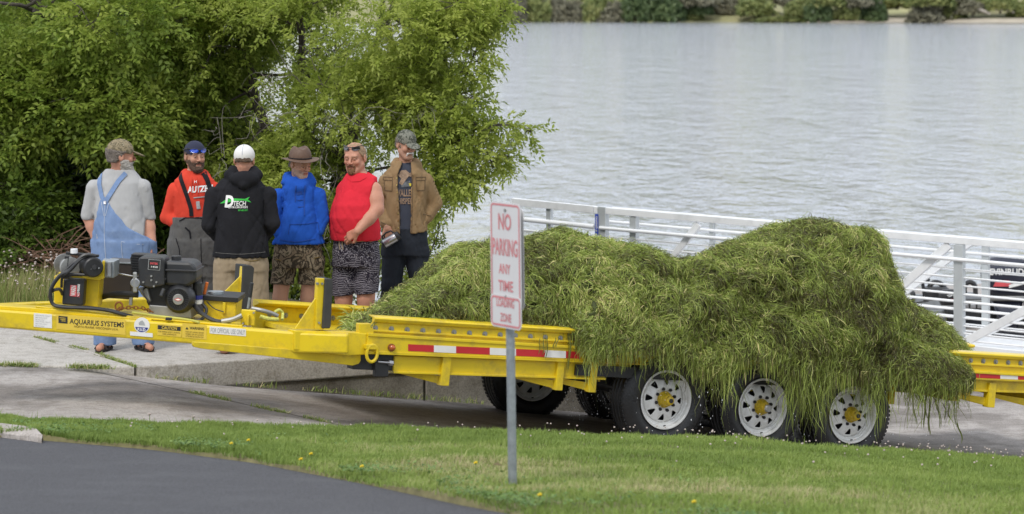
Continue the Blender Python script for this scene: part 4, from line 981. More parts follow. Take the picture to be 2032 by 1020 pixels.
def mat_weed():
    m = bpy.data.materials.new('pond_weed'); m.use_nodes = True; n = m.node_tree.nodes; l = m.node_tree.links
    b = n['Principled BSDF']; b.inputs['Roughness'].default_value = .42; b.inputs['Specular IOR Level'].default_value = .4
    a = n.new('ShaderNodeAttribute'); a.attribute_name = 'tint'; r = n.new('ShaderNodeValToRGB'); e = r.color_ramp.elements
    cs = [(0, (.055, .040, .018)), (.22, (.12, .115, .030)), (.45, (.200, .250, .048)), (.7, (.33, .42, .080)), (.88, (.54, .61, .16)), (1, (.72, .62, .28))]
    e[0].position = 0; e[0].color = (*cs[0][1], 1); e[1].position = 1; e[1].color = (*cs[-1][1], 1)
    for p_, c_ in cs[1:-1]: q = e.new(p_); q.color = (*c_, 1)
    l.new(a.outputs['Fac'], r.inputs[0]); l.new(r.outputs[0], b.inputs['Base Color']); t = n.new('ShaderNodeBsdfTranslucent'); l.new(r.outputs[0], t.inputs[0])
    mx = n.new('ShaderNodeMixShader'); mx.inputs[0].default_value = .22; l.new(b.outputs[0], mx.inputs[1]); l.new(t.outputs[0], mx.inputs[2]); l.new(mx.outputs[0], n['Material Output'].inputs[0]); return m
M['weed'] = mat_weed()
# parameter space flow
Gu = np.gradient(G2, axis=0); Gv = np.gradient(G2, axis=1)
area = np.linalg.norm(np.cross(Gu, Gv), axis=-1); 
vis = (np.arange(NT) < NT*.80)[None]*np.ones((NS, 1)); prob = (area*vis*(.6+.4*(N2[..., 1] < .3))).ravel(); prob /= prob.sum()
def sample(arr, a, b):
    a = np.clip(a, 0, NS-1.001); b = np.clip(b, 0, NT-1.001); i = a.astype(int); j = b.astype(int); fa = (a-i)[:, None]; fb = (b-j)[:, None]
    return arr[i, j]*(1-fa)*(1-fb)+arr[i+1, j]*fa*(1-fb)+arr[i, j+1]*(1-fa)*fb+arr[i+1, j+1]*fa*fb
def strands(n, seg, step, width, seed):
    rng = np.random.default_rng(seed)
    c = rng.choice(NS*NT, n, p=prob); a = c//NT+rng.uniform(-.5, .5, n); b = c % NT+rng.uniform(-.5, .5, n)
    p0 = sample(G2, a, b)
    Qs = np.stack([p0@TR.ax, p0@TR.up, p0@TR.inn], -1)
    swirl = 1.3*vnoise(Qs, 51, 2.6, 3)+.8*vnoise(Qs, 52, 7, 2)+rng.normal(0, .75, n)*(1-.45*np.clip(vnoise(Qs, 53, 3, 2), 0, 1))
    lift0 = np.abs(rng.normal(.004, .016, n)); stp = step*rng.uniform(.6, 1.35, n)
    tuft = np.clip(vnoise(Qs, 55, 5, 2), -1, 1)
    lift0 = lift0+.012*tuft
    wob = rng.uniform(0, 6.28, n); wa = rng.uniform(.5, 2.6, n)
    pts = []; nr = []
    pos = p0.copy(); free = np.zeros(n, bool); dirn = None
    for k in range(seg+1):
        nn = sample(N2, a, b); nn /= np.linalg.norm(nn, axis=1, keepdims=True)+1e-9
        lift = lift0*(1+.5*np.sin(k*1.3+wob))+.010*math.sin(math.pi*k/seg)
        base = sample(G2, a, b)
        newp = base+nn*lift[:, None]
        if k and free.any(): newp[free] = pts[-1][free]+fdir[free]*stp[free, None]
        pts.append(newp); nr.append(nn)
        tu_ = sample(Gu, a, b); tv_ = sample(Gv, a, b)
        g = np.array([0, 0, -1.0])[None]-nn*(-nn[:, 2:3])
        gl = np.linalg.norm(g, axis=1, keepdims=True); flat = np.clip(1-gl, 0, 1)
        side = np.cross(nn, g/np.maximum(gl, .05))
        ang = swirl*(0.5+flat[:, 0]*1.6)+wa*np.sin(k*.9+wob)*.55
        t = g/np.maximum(gl, .12)*np.cos(ang)[:, None]+side*np.sin(ang)[:, None]+.15*TR.ax[None]*np.sin(wob)[:, None]
        t /= np.linalg.norm(t, axis=1, keepdims=True)+1e-9
        # solve for du,dv
        uu = (tu_*tu_).sum(1); vv = (tv_*tv_).sum(1); uv = (tu_*tv_).sum(1); ru = (t*tu_).sum(1); rv = (t*tv_).sum(1); det = uu*vv-uv*uv+1e-10
        da = (ru*vv-rv*uv)/det*stp; db = (rv*uu-ru*uv)/det*stp
        a = a+np.clip(da, -8, 8); b = b+np.clip(db, -8, 8)
        nf = (b < .5) | (a < .5) | (a > NS-1.5)
        free = free | nf
        fdir = np.stack([.10*np.sin(k*.8+wob), .10*np.cos(k*.7+wob*1.7), -np.ones(n)], 1); fdir /= np.linalg.norm(fdir, axis=1, keepdims=True)
    Pt = np.stack(pts, 1)
    tint = .45+.20*vnoise(Qs, 61, 1.6, 3)+.20*vnoise(Qs, 62, 6, 2)+rng.normal(0, .20, n)-.14*(rng.random(n) < .2)+.12*np.clip(sample(N2, c//NT+0., c % NT+0.)[:, 2], -.3, 1)*.5  # last term lightens strands on upward-facing weed: shading by orientation put into the tint
    r_ = rng.random(n); tint = np.where(r_ < .045, rng.uniform(.85, 1, n), tint); tint = np.where(r_ > .93, rng.uniform(0, .2, n), tint)
    return Pt, np.clip(tint, 0, 1), rng
def ribbon(name, Pt, w, tint, m, parent, rng):
    n, k, _ = Pt.shape
    T = np.gradient(Pt, axis=1); T /= np.linalg.norm(T, axis=-1, keepdims=True)+1e-9
    r = rng.normal(size=(n, 1, 3)); r = r+np.array([0, -1.2, .3]); S_ = np.cross(T, r); S_ /= np.linalg.norm(S_, axis=-1, keepdims=True)+1e-9
    prof = np.ones(k); prof[-1] = .25; prof[0] = .6
    ww = (w[:, None]*prof[None])[..., None]/2
    V = np.stack([Pt-S_*ww, Pt+S_*ww], 2).reshape(-1, 3)
    base = (np.arange(n)*2*k)[:, None]; f = np.concatenate([[2*j, 2*j+1, 2*j+3, 2*j+2] for j in range(k-1)]).reshape(-1, 4)
    Fq = (base[:, :, None]+f[None]).reshape(-1, 4)
    o = mesh_np(name, V, Fq, m, parent, None, True, {'tint': np.repeat(tint, 2*k)}); o['kind'] = 'stuff'; return o
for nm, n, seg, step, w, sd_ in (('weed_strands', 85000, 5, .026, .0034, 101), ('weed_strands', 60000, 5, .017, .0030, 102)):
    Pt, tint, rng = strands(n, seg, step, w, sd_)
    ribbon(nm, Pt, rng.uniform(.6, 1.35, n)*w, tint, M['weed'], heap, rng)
# hanging curtains along the lower edge
rng = np.random.default_rng(77); n = 9500
ku = rng.uniform(NS*.355, NS-2, n); cl = vnoise(ku[:, None]*.22, 71, 1.6, 3); keepm = cl > rng.uniform(-.6, .7, n); ku = ku[keepm]; cl = cl[keepm]; n = len(ku)
st_ = sample(G2, ku, rng.uniform(0, 7, n)); outw = rng.uniform(-.06, .05, n); st_ = st_+N[None]*outw[:, None]+A(0, 0, 1)*rng.uniform(-.02, .06, n)[:, None]
ln = np.abs(rng.normal(.07, .06, n))*(1+2.0*np.clip(cl, 0, 1)**1.5)*np.where(ku < NS*.46, .5, 1)+(rng.random(n) < .05)*rng.uniform(.1, .28, n)
ln = np.minimum(ln, .52)
seg = 6; wob = rng.uniform(0, 6.28, n); am = rng.uniform(.004, .028, n); dr = rng.normal(0, .16, (n, 2))
Pt = np.stack([st_+np.stack([am*np.sin(k*1.5+wob)+dr[:, 0]*ln*k/seg, am*np.cos(k*1.2+wob)+dr[:, 1]*ln*k/seg, -ln*k/seg], 1) for k in range(seg+1)], 1)
tint = np.clip(.36+.15*cl+rng.normal(0, .2, n), 0, 1)
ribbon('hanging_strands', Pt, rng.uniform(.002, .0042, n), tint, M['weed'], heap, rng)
# a few long single wisps at the right end and a strand caught on the tongue
mb_pts = []; wt = []
for (x, y0, y1) in ((1828, 780, 850), (1842, 790, 862), (1858, 790, 850), (1872, 800, 835), (1880, 800, 832), (1893, 780, 852), (1902, 840, 880), (1836, 770, 830), (1812, 770, 845), (1746, 760, 850), (1738, 770, 858)):
    p = TR.at(x, y0, -.15); q = TR.at(x+6, y1, -.15); mb_pts.append([p+(q-p)*t+A(.012*math.sin(5*t+x), 0, 0) for t in np.linspace(0, 1, 7)]); wt.append(.4)
for (x, y0, y1) in ((743, 640, 650), (1085, 665, 712), (1078, 668, 700), (1106, 668, 690), (1130, 668, 735)):
    p = TR.at(x, y0, -.04); q = TR.at(x-4, y1, -.04); mb_pts.append([p+(q-p)*t+A(.006*math.sin(6*t+x), 0, 0) for t in np.linspace(0, 1, 7)]); wt.append(.3)
Pt = np.repeat(np.array(mb_pts), 3, axis=0)+rng.normal(0, .006, (len(mb_pts)*3, 1, 3))
ribbon('hanging_strands', Pt, np.full(len(Pt), .007), np.repeat(np.array(wt), 3), M['weed'], heap, rng)
# loose weed lying in the trailer front and stray tufts sticking out of the outline
n = 1100; ii = rng.uniform(.12, 1.9, n); uu = np.array([TR.hit(x, 648, i)[0] for x, i in zip(rng.uniform(692, 745, n), ii)])
P0_ = np.array([TR.P(u, fz(u)-.15+rng.uniform(0, .08), i) for u, i in zip(uu, ii)]); d_ = rng.normal(size=(n, 3))*A(1, 1, .35); d_ /= np.linalg.norm(d_, axis=1, keepdims=True)
Pt = np.stack([P0_+d_*(.12*k/4)+np.stack([0*uu, 0*uu, .02*np.sin(k*.8)+0*uu], 1) for k in range(5)], 1)
ribbon('loose_weed', Pt, rng.uniform(.004, .007, n), np.clip(rng.normal(.6, .2, n), 0, 1), M['weed'], heap, rng)
n = 3500; ku = rng.uniform(5, NS-5, n); vj = rng.uniform(40, 88, n); P0_ = sample(G2, ku, vj); nn = sample(N2, ku, vj)
d_ = nn+rng.normal(0, .9, (n, 3)); d_ /= np.linalg.norm(d_, axis=1, keepdims=True); ln = rng.uniform(.02, .065, n)
Pt = np.stack([P0_+d_*(ln*k/3)[:, None]-A(0, 0, 1)*(ln*(k/3)**2*.5)[:, None] for k in range(4)], 1)
ribbon('stray_tufts', Pt, rng.uniform(.003, .005, n), np.clip(rng.normal(.5, .22, n), 0, 1), M['weed'], heap, rng)

# water drops falling from the heap round the wheels
rng = np.random.default_rng(90); mb = MB()
for k in range(420):
    x_, y_ = (rng.uniform(1120, 1230), rng.uniform(770, 835)) if k % 3 == 0 else (rng.uniform(1240, 1930), rng.uniform(760, 880))
    i_ = rng.uniform(.3, 1.8) if x_ < 1235 else rng.uniform(-.3, .3); c_ = TR.at(x_, y_, i_); r_ = rng.uniform(.0015, .0032); mb.sphere(c_, A(r_, r_, r_*rng.uniform(1, 2.5)), 4)
drop = mb.build('water_drops', mat('water_drop', (.75, .77, .80), .1, spec=.9)); tag(drop, 'small drops of water falling from the weed heap between the wheels', 'water drops', kind='stuff')
# ================================================================ aluminium gangway
gw = thing('gangway', 'white aluminium gangway with slatted railings running behind the weed heap above the water', 'gangway', W(1500, 690, 30)+A(0, 0, 0))
gA = W(1181, 416, 31.0); gB = W(2032, 488, 28.3)
GP = Plane(gA, A(gB[0]-gA[0], gB[1]-gA[1], gB[2]-gA[2]), A(0, 0, 1)); GP.up = A(0, 0, 1); GP.inn = unit(A(-GP.ax[1], GP.ax[0], 0))
Lg = np.linalg.norm(gB-gA)
def gp(px, dz, i=0.0):       # point at picture column px, dz below the chord line
    # solve for a so that the projected column matches
    lo, hi = -12, 14
    for _ in range(50):
        m = (lo+hi)/2; p = gA+GP.ax*m+GP.inn*i
        if CX+F*p[0]/p[1] < px: lo = m
        else: hi = m
    return gA+GP.ax*lo+GP.inn*i+A(0, 0, -dz)
al_ = M['alu']
def gbeam(name, p, q, w, h, par=gw, bev=.004): return MB().beam(p, q, w, h).build(name, al_, par, bevel=bev)
gbeam('top_chord', gp(1181, 0), gp(2150, 0), .06, .070)
gbeam('bottom_chord', gp(1181, 1.10), gp(2150, 1.10), .08, .10)
gbeam('far_top_chord', gp(1215, .085, .95), gp(2150, .085, .95), .05, .06)
gbeam('far_bottom_chord', gp(1181, 1.12, .95), gp(2150, 1.12, .95), .08, .10)
MB().prism([gp(1181, 1.07, .04), gp(2150, 1.07, .04), gp(2150, 1.07, .91), gp(1181, 1.07, .91)], A(0, 0, -.03)).build('walkway_deck', al_, gw)
for k, dz in enumerate([.19, .285, .375, .46, .545, .625, .705, .785, .865, .94, 1.01]):
    r = .020 if k == 0 else .010
    MB().cyl(gp(1190, dz, -.05 if k == 0 else -.0), gp(2150, dz, -.05 if k == 0 else -.0), r, n=10).build('rail', al_, gw, smooth=True)
    MB().cyl(gp(1190, dz+.035, .95), gp(2150, dz+.035, .95), r*.9, n=10).build('far_rail', al_, gw, smooth=True)
M['alu_shade'] = mat('aluminium_shaded', (.58, .61, .62), .45, metal=.4, var=.1, scale=5)  # darker copy of the aluminium for the posts: shade put into the colour
def post(px, dz0, dz1, i, w=.075, d=.075, m='alu', nm='post'):
    c = gp(px, 0, i)
    return MB().box(c-GP.ax*w/2+GP.inn*(.012)+A(0, 0, -dz1), GP.ax*w, GP.inn*d, A(0, 0, dz1-dz0)).build(nm, M[m], gw, bevel=.004)
p_ = post(1192, -.04, 1.1, -.05, .10, .09, 'alu_shade', 'end_post')
post(1254, .04, 1.06, -.03, .08, .08, 'alu_shade'); post(1900, .04, 1.06, -.05, .10, .08, 'alu_shade'); post(1577, .04, 1.06, -.03, .08, .08, 'alu_shade')
post(1410, .12, 1.06, .94, .05, .06, 'alu_shade'); post(1953, .12, 1.06, .94, .075, .06, 'alu_shade'); post(1700, .12, 1.06, .94, .05, .06, 'alu_shade')
for (x0, d0, x1, d1, i, w) in ((1387, .06, 1254, 1.05, .0, .07), (1884, .05, 1577, 1.6, .0, .085), (1925, .12, 1610, 1.55, .95, .07), (2225, .05, 1905, 1.06, .0, .085), (2270, .1, 1955, 1.06, .95, .07), (1720, .06, 1560, .9, .0, .07)):
    if d1 > 1.06: # clip to the bottom chord
        t = (1.06-d0)/(d1-d0); x1 = x0+(x1-x0)*t; d1 = 1.06
    gbeam('diagonal', gp(x0, d0, i+.01), gp(x1, d1, i+.01), .05, w)
# blue capacity sticker on the end post
c = gp(1183, 0, -.05); 
st_ = MB().box(c-GP.ax*.012-GP.inn*.006+A(0, 0, -.34), GP.ax*.04, GP.inn*.004, A(0, 0, .30)).build('blue_sticker', mat('sticker_blue', (.02, .06, .42), .4), gw)
class _P: pass
V, Fs, mxx = text_mesh('GANGWAY', .02)
c0_ = c-GP.inn*.0085+A(0, 0, -.20)
mesh_np('lettering', [c0_+GP.ax*(.022-.024*v[1]/mxx[1])+A(0, 0, .14*v[0]/mxx[0]) for v in V], Fs, M['ink_white'], gw)
for k in range(3): MB().box(c0_-GP.ax*.004+A(0, 0, -.035-.04*k), GP.ax*.022, GP.inn*.001, A(0, 0, .022)).build('sticker_square', M['ink_grey'], gw)
# landing railing, left of the end post
lr = thing('landing_railing', 'short white railing at the shore end of the gangway, left of the blue sticker', 'railing', gp(1100, 1.1))
q0, q1 = W(1018, 400, 31.9), gp(1180, .0)
MB().beam(q0, q1, .05, .078).build('top_chord', al_, lr, bevel=.004)
d_ = q1-q0
for dz, r in ((.19, .028), (.31, .014), (.43, .014), (.55, .014), (.67, .014), (.79, .014)):
    MB().cyl(q0+A(0, 0, -dz), q1+A(0, 0, -dz), r, n=10).build('rail', al_, lr, smooth=True)
for t, w in ((.02, .06), (.41, .07)):
    MB().box(q0+d_*t+A(0, 0, -1.3), unit(d_)*w, GP.inn*.06, A(0, 0, 1.27)).build('post', M['alu_shade'], lr, bevel=.004)
MB().beam(q0+A(0, 0, -1.1), q1+A(0, 0, -1.1), .08, .1).build('bottom_chord', al_, lr)
for k in (0, 1): MB().cyl(gp(2135, 4.0, .02+k*1.05), gp(2135, 1.15, .02+k*1.05), .05, n=12).build('support_pile', M['galv'], gw)
# ================================================================ moored boats with outboard motors
def outboard(name, px, py, Y, s, label, yaw, txt, cowl):
    o = W(px, py, Y); t = thing(name, label, 'outboard motor', o-A(0, 0, .95*s), 'outboard motors on the moored boats')
    X_ = A(math.cos(yaw), math.sin(yaw), 0); Y_ = A(-math.sin(yaw), math.cos(yaw), 0); Z_ = A(0, 0, 1)
    def pt(x, y, z): return o+(X_*x+Y_*y+Z_*z)*s
    def loft(secs, nm, m, par):
        V = []; n = 14
        for (z, x0, x1, hy) in secs:
            for k in range(n):
                a = 2*math.pi*k/n; ca, sa = math.cos(a), math.sin(a); ca = math.copysign(abs(ca)**.6, ca); sa = math.copysign(abs(sa)**.6, sa)
                V.append(pt((x0+x1)/2+ca*(x1-x0)/2, sa*hy, z))
        Fs = [(i*n+k, i*n+(k+1) % n, (i+1)*n+(k+1) % n, (i+1)*n+k) for i in range(len(secs)-1) for k in range(n)]+[tuple(range(n-1, -1, -1)), tuple(range(n*(len(secs)-1), n*len(secs)))]
        return mesh_np(nm, V, Fs, m, par, None, True)
    ck = loft([(-.22, -.24, .22, .14), (-.12, -.30, .26, .17), (.05, -.32, .28, .18), (.16, -.30, .25, .17), (.22, -.22, .16, .12), (.235, -.1, .05, .05)], 'cowl', cowl, t)
    loft([(-.27, -.24, .22, .15), (-.215, -.26, .24, .155)], 'cowl_seal', M['dull_steel'], t)
    loft([(-.75, -.10, .10, .05), (-.5, -.12, .12, .08), (-.27, -.20, .18, .12)], 'leg_housing', cowl, t)
    loft([(-1.25, -.10, .05, .03), (-1.0, -.10, .07, .035), (-.75, -.1, .1, .05)], 'gearcase', cowl, t)
    MB().cyl(pt(-.22, 0, -1.18), pt(.16, 0, -1.18), .05*s, .03*s, 10).build('propeller_hub', M['dull_steel'], t)
    MB().cbox(pt(.26, 0, -.45), .12*s, .26*s, .40*s).build('clamp_bracket', M['black_metal'], t, bevel=.01)
    MB().beam(pt(.2, 0, -.22), pt(.75, .05, -.12), .05*s, .05*s).build('tiller', M['black_plastic'], t, bevel=.01)
    V, Fs, mxx = text_mesh(txt, .025)
    mesh_np('lettering', [pt(-.24+.44*v[0]/mxx[0], -.186, .03+.075*v[1]/mxx[1]) for v in V], Fs, M['ink_white'], t)
    mesh_np('red_flash', [pt(-.20, -.186, -.10), pt(.02, -.186, -.10), pt(-.02, -.187, -.03), pt(-.17, -.187, -.03)], [(0, 1, 2, 3)], M['ink_red'], t)
    mesh_np('white_flash', [pt(-.02, -.187, -.12), pt(.24, -.187, -.05), pt(.24, -.187, -.02), pt(-.02, -.187, -.08)], [(0, 1, 2, 3)], M['ink_white'], t)
    return t
cow = mat('cowl_dark_blue', (.015, .018, .035), .25, coat=.5, var=.1)
outboard('outboard_motor', 2000, 548, 32.5, 1.0, 'black outboard motor with white curved lettering seen through the gangway rails at the right edge', 0, 'EVINRUDE', cow)
outboard('outboard_motor', 1884, 590, 33.6, .42, 'small black kicker motor left of the big lettered outboard', .5, '90', M['black_plastic'])
outboard('outboard_motor', 1800, 588, 33.8, .36, 'smallest black motor, tight beside the right slope of the weed heap', -.5, '25', M['black_plastic'])
def boat(name, x0, x1, ytop, Y, label, m, hgt=.62, width=1.9):
    a, b = W(x0, ytop, Y), W(x1, ytop, Y); L = b[0]-a[0]; t = thing(name, label, 'boat', A((a[0]+b[0])/2, Y, WZ), 'boats moored beyond the gangway')
    secs = []; n = 9
    for k in range(n):
        f = k/(n-1); w_ = width/2*(1-.85*max(0, (f-.45)/.55)**2); zt = a[2]+.22*max(0, f-.5); zb = WZ-.05+.35*max(0, f-.6)
        x = a[0]+L*f; secs.append([(x, Y+w_*.15, zb), (x, Y-w_*.75+w_*.2, zb+.05), (x, Y-w_, zt-.12), (x, Y-w_, zt), (x, Y-w_+.06, zt), (x, Y-w_+.08, zb+.25), (x, Y+w_-.08, zb+.25), (x, Y+w_-.06, zt), (x, Y+w_, zt), (x, Y+w_, zt-.12), (x, Y+w_*.75, zb+.05)])
    q = 11; V = [p for r in secs for p in r]
    Fs = [(i*q+k, i*q+(k+1) % q, (i+1)*q+(k+1) % q, (i+1)*q+k) for i in range(n-1) for k in range(q)]+[tuple(range(q-1, -1, -1)), tuple(range(q*(n-1), q*n))]
    mesh_np('hull', V, Fs, m, t, None, False)
    return t, a, b
hb_ = mat('hull_black', (.012, .014, .02), .3, coat=.4, var=.2); hs = mat('hull_grey', (.30, .32, .34), .4, metal=.3, var=.15)
b1, a_, b_ = boat('motor_boat', 1905, 2330, 640, 33.0, 'dark hulled motor boat behind the gangway at the right edge', hb_)
for k in range(7): MB().beam(W(1912+k*7, 637, 32.1), W(1912+k*7, 600, 32.1), .008, .008).build('grab_bar', M['dull_steel'], b1)
MB().beam(W(1905, 600, 32.1), W(1962, 596, 32.1), .02, .02).build('grab_rail', M['dull_steel'], b1)
MB().box(W(1915, 636, 32.7), A(.5, 0, 0), A(0, .5, 0), A(0, 0, .25)).build('engine_box', M['black_plastic'], b1, bevel=.03)
V, Fs, mxx = text_mesh('Recorter', .01)
for j in range(3): MB().box(W(1912+14*j, 612, 32.05), A(.06, 0, 0), A(0, .02, 0), A(0, 0, .05)).build('cleat', M['steel'], b1, bevel=.01)
b2, a_, b_ = boat('fishing_boat', 1770, 1935, 600, 34.6, 'grey open fishing boat, mostly behind the weed heap and gangway', hs)
hose('steering_arch', [W(1838, 592, 34), W(1846, 566, 34), W(1860, 560, 34), W(1875, 572, 34), W(1880, 596, 34)], .03, M['black_plastic'], b2)
hose('steering_arch', [W(1918, 600, 34), W(1914, 572, 34), W(1922, 560, 34), W(1934, 566, 34), W(1936, 590, 34)], .03, M['black_plastic'], b2)
MB().beam(W(1786, 562, 34), W(1812, 545, 34), .04, .03).beam(W(1822, 560, 34), W(1845, 554, 34), .05, .05).beam(W(1830, 555, 34), W(1836, 600, 34), .04, .04).build('console_frame', M['black_plastic'], b2, bevel=.01)
MB().cbox(W(1858, 582, 34), .30, .25, .16).build('seat', M['black_plastic'], b2, bevel=.04); MB().cbox(W(1800, 580, 34), .14, .2, .12).build('seat', M['black_plastic'], b2, bevel=.04)

# ================================================================ the sign
sg = thing('street_sign', 'white and red no parking loading zone sign on a grey steel post in the lawn', 'sign', lawn_at(1018, 955)+A(0, 0, -.05))
base = lawn_at(1018, 958); top = W(1008, 408, base[1]); 
MB().tube([base-A(0, 0, .15), base+(top-base)*.5, top], .0225, 14).build('post', M['galv'], sg, smooth=True)
SY = base[1]-.035
ct = W(1003, 497, SY)
yw = math.radians(-57)         # the plate is seen at a slant: its left edge nearer or farther
SA = unit(A(math.cos(yw), math.sin(yw), 0)); tilt = unit(top-base)
SP = Plane(ct, SA, unit(tilt-SA*np.dot(tilt, SA)))
if SP.inn[1] < 0: SP.inn = -SP.inn
def round_rect(x0, y0, x1, y1, r, n=6):
    P = []
    for cx, cy, a0 in ((x1-r, y1-r, 0), (x0+r, y1-r, 90), (x0+r, y0+r, 180), (x1-r, y0+r, 270)):
        for k in range(n+1):
            a = math.radians(a0+90*k/n); P.append((cx+r*math.cos(a), cy+r*math.sin(a)))
    return P
def splate(a0, b0, a1, b1, r, i, dep, m, nm):
    return MB().prism([SP.P(x, y, i) for x, y in round_rect(a0, b0, a1, b1, r)], SP.inn*dep).build(nm, m, sg)
def sring(a0, b0, a1, b1, r, w, i, m, nm):
    o = round_rect(a0, b0, a1, b1, r); q = round_rect(a0+w, b0+w, a1-w, b1-w, max(r-w, .003)); n = len(o)
    V = [SP.P(x, y, i) for x, y in o+q]; return mesh_np(nm, V, [(k, (k+1) % n, (k+1) % n+n, k+n) for k in range(n)], m, sg)
def corner(px, py): return SP.hit(px, py)
l_, t_ = corner(972, 402)[0], SP.hit(1003, 402)[1]; r_, b_ = corner(1033.5, 500)[0], SP.hit(1004, 585)[1]
M['sign_red'] = mat('sign_red', (.60, .22, .23), .6)
splate(l_, b_-.06, r_, t_, .03, 0, .0025, M['sign_white'], 'sign_plate')
sring(l_+.008, b_-.052, r_-.008, t_-.008, .024, .010, -.0015, M['sign_red'], 'sign_border')
b2_ = SP.hit(1005, 651)[1]; t2_ = SP.hit(1005, 586)[1]
splate(l_+.004, b2_, r_-.006+.012, t2_, .03, -.006, .0025, M['sign_white'], 'loading_plate')
sring(l_+.012, b2_+.008, r_-.002, t2_-.008, .024, .010, -.0075, M['sign_red'], 'loading_border')
w_ = r_-l_
def sgt(s, xa, xb, yt, yb__, i=-.002):
    V, Fs, mxx = text_mesh(s, .02); a0 = l_+w_*xa; a1 = l_+w_*xb; bb = SP.hit(1003, yb__, i)[1]; tt_ = SP.hit(1003, yt, i)[1]
    mesh_np('lettering', [SP.P(a0+(a1-a0)*v[0]/mxx[0], bb+(tt_-bb)*v[1]/mxx[1], i) for v in V], Fs, M['sign_red'], sg)
sgt('NO', .28, .70, 424, 457); sgt('PARKING', .08, .90, 474, 508); sgt('ANY', .28, .66, 524, 544); sgt('TIME', .26, .74, 557, 578)
sgt('LOADING', .22, .80, 593, 610, -.008); sgt('ZONE', .34, .70, 622, 639, -.008)
for y in (417, 588): 
    c = SP.P(l_+w_*.52, SP.hit(1003, y)[1], -.008); MB().cyl(c, c+SP.inn*.03, .007, n=8).build('sign_bolt', M['dull_steel'], sg)
# second plate, back to back, facing the other way
sa2 = unit(A(math.cos(yw+math.radians(2)), math.sin(yw+math.radians(2)), 0)); 
c2 = ct+A(.006, .05, -.035)
S2 = Plane(c2, sa2, SP.up)
MB().prism([S2.P(x, y, 0) for x, y in round_rect(-.13, SP.hit(1003, 600)[1], .15, t_+.01, .03)], S2.inn*.0025).build('rear_plate', M['sign_white'], sg)
# ================================================================ trees and bushes
def leaf_twig(kind, rng):
    """a small twig with leaves as folded quads; grows along +x"""
    V = []; Fs = []
    def leaf(p, d, L, w, droop):
        d = unit(d); s = unit(np.cross(d, A(0, 0, 1)+rng.normal(0, .35, 3))); u = np.cross(s, d); n = len(V)
        V.extend([p, p+d*L*.45+s*w/2+u*.12*w, p+d*L-u*L*droop, p+d*L*.45-s*w/2+u*.12*w]); Fs.append((n, n+1, n+2, n+3))
    if kind == 'pinnate':
        L = .24
        for k in range(5):
            x = .05+.036*k
            for s in (-1, 1): leaf(A(x+rng.normal(0, .008), 0, -.25*x*x*2), A(.7+rng.normal(0, .2), s*.8, rng.normal(.1, .35)), .058+rng.normal(0, .008), .031, .2)
        leaf(A(.23, 0, -.03), A(1, 0, -.2), .07, .024, .2)
    elif kind == 'elm':
        for k in range(7):
            x = .03+.034*k; s = 1 if k % 2 else -1; leaf(A(x, 0, -.3*x*x), A(.7, s*.75, rng.normal(.1, .3)), .068, .034, .2)
        leaf(A(.27, 0, -.02), A(1, 0, 0), .065, .03, .2)
    elif kind == 'bush':
        for k in range(7):
            leaf(A(.02*k, 0, .0), rng.normal(0, 1, 3)+A(.6, 0, .3), .07, .040, .15)
    else:
        for k in range(6): leaf(A(.04*k, 0, 0), rng.normal(0, 1, 3)+A(.3, 0, .5), .5, .34, .1)
    return np.array(V), np.array(Fs)
TW_ = {k: [leaf_twig(k, np.random.default_rng(i+5)) for i in range(5)] for k in ('pinnate', 'elm', 'bush', 'far')}
def foliage(name, P, Dr, kind, size, tint, m, parent, rng):
    n = len(P); Dr = Dr/np.linalg.norm(Dr, axis=1, keepdims=True)
    up = np.array([0, 0, 1.0])+rng.normal(0, .45, (n, 3)); S_ = np.cross(up, Dr); S_ /= np.linalg.norm(S_, axis=1, keepdims=True); Up = np.cross(Dr, S_)
    Vs = []; Fs = []; T = []; off = 0; tw = TW_[kind]; which = rng.integers(0, len(tw), n)
    for i, (v, f) in enumerate(tw):
        sel = which == i; R = np.stack([Dr[sel], S_[sel], Up[sel]], 1)      # rows are axes
        q = np.einsum('vk,nkj->nvj', v, R)*size[sel][:, None, None]+P[sel][:, None]
        k = len(q); Vs.append(q.reshape(-1, 3)); Fs.append((f[None]+(np.arange(k)*len(v))[:, None, None]+off).reshape(-1, 4)); off += k*len(v)
        T.append(np.repeat(tint[sel], len(v))+np.tile(np.repeat(rng.normal(0, .05, len(v)//4), 4), k)[:k*len(v)])
    o = mesh_np(name, np.concatenate(Vs), np.concatenate(Fs), m, parent, None, False, {'tint': np.clip(np.concatenate(T), 0, 1)})
    return o
M['bark'] = mat('bark', (.075, .062, .050), .9, var=.4, scale=12, bump=.8, bscale=25, stretch=(1, 1, .25))
M['bark_grey'] = mat('bark_grey', (.20, .18, .155), .9, var=.3, scale=20)
def lobes_sample(lobes, n, rng, shell=.55, gap=.0, seed=1, f=1.3, thr=-.25):
    """lobes: (px, py, rx_px, ry_px, Y, ry_m, weight)"""
    w = np.array([l[2]*l[3]*(l[6] if len(l) > 6 else 1) for l in lobes], float); w /= w.sum(); k = rng.choice(len(lobes), int(n*1.7), p=w); L = np.array([l[:6] for l in lobes], float)[k]
    c = np.stack([(L[:, 0]-CX)/F*L[:, 4], L[:, 4], CZ-(L[:, 1]-HY)/F*L[:, 4]], 1); r = np.stack([L[:, 2]/F*L[:, 4], L[:, 5], L[:, 3]/F*L[:, 4]], 1)
    d = rng.normal(size=(len(k), 3)); d /= np.linalg.norm(d, axis=1, keepdims=True); rad = rng.uniform(shell**3, 1, len(k))**(1/3)
    P = c+d*r*rad[:, None]; nz_ = vnoise(P, seed, f, 3); keep = nz_ > thr+rng.normal(0, .12, len(k))
    P, d, nz_ = P[keep][:n], d[keep][:n], nz_[keep][:n]; return P, d, nz_
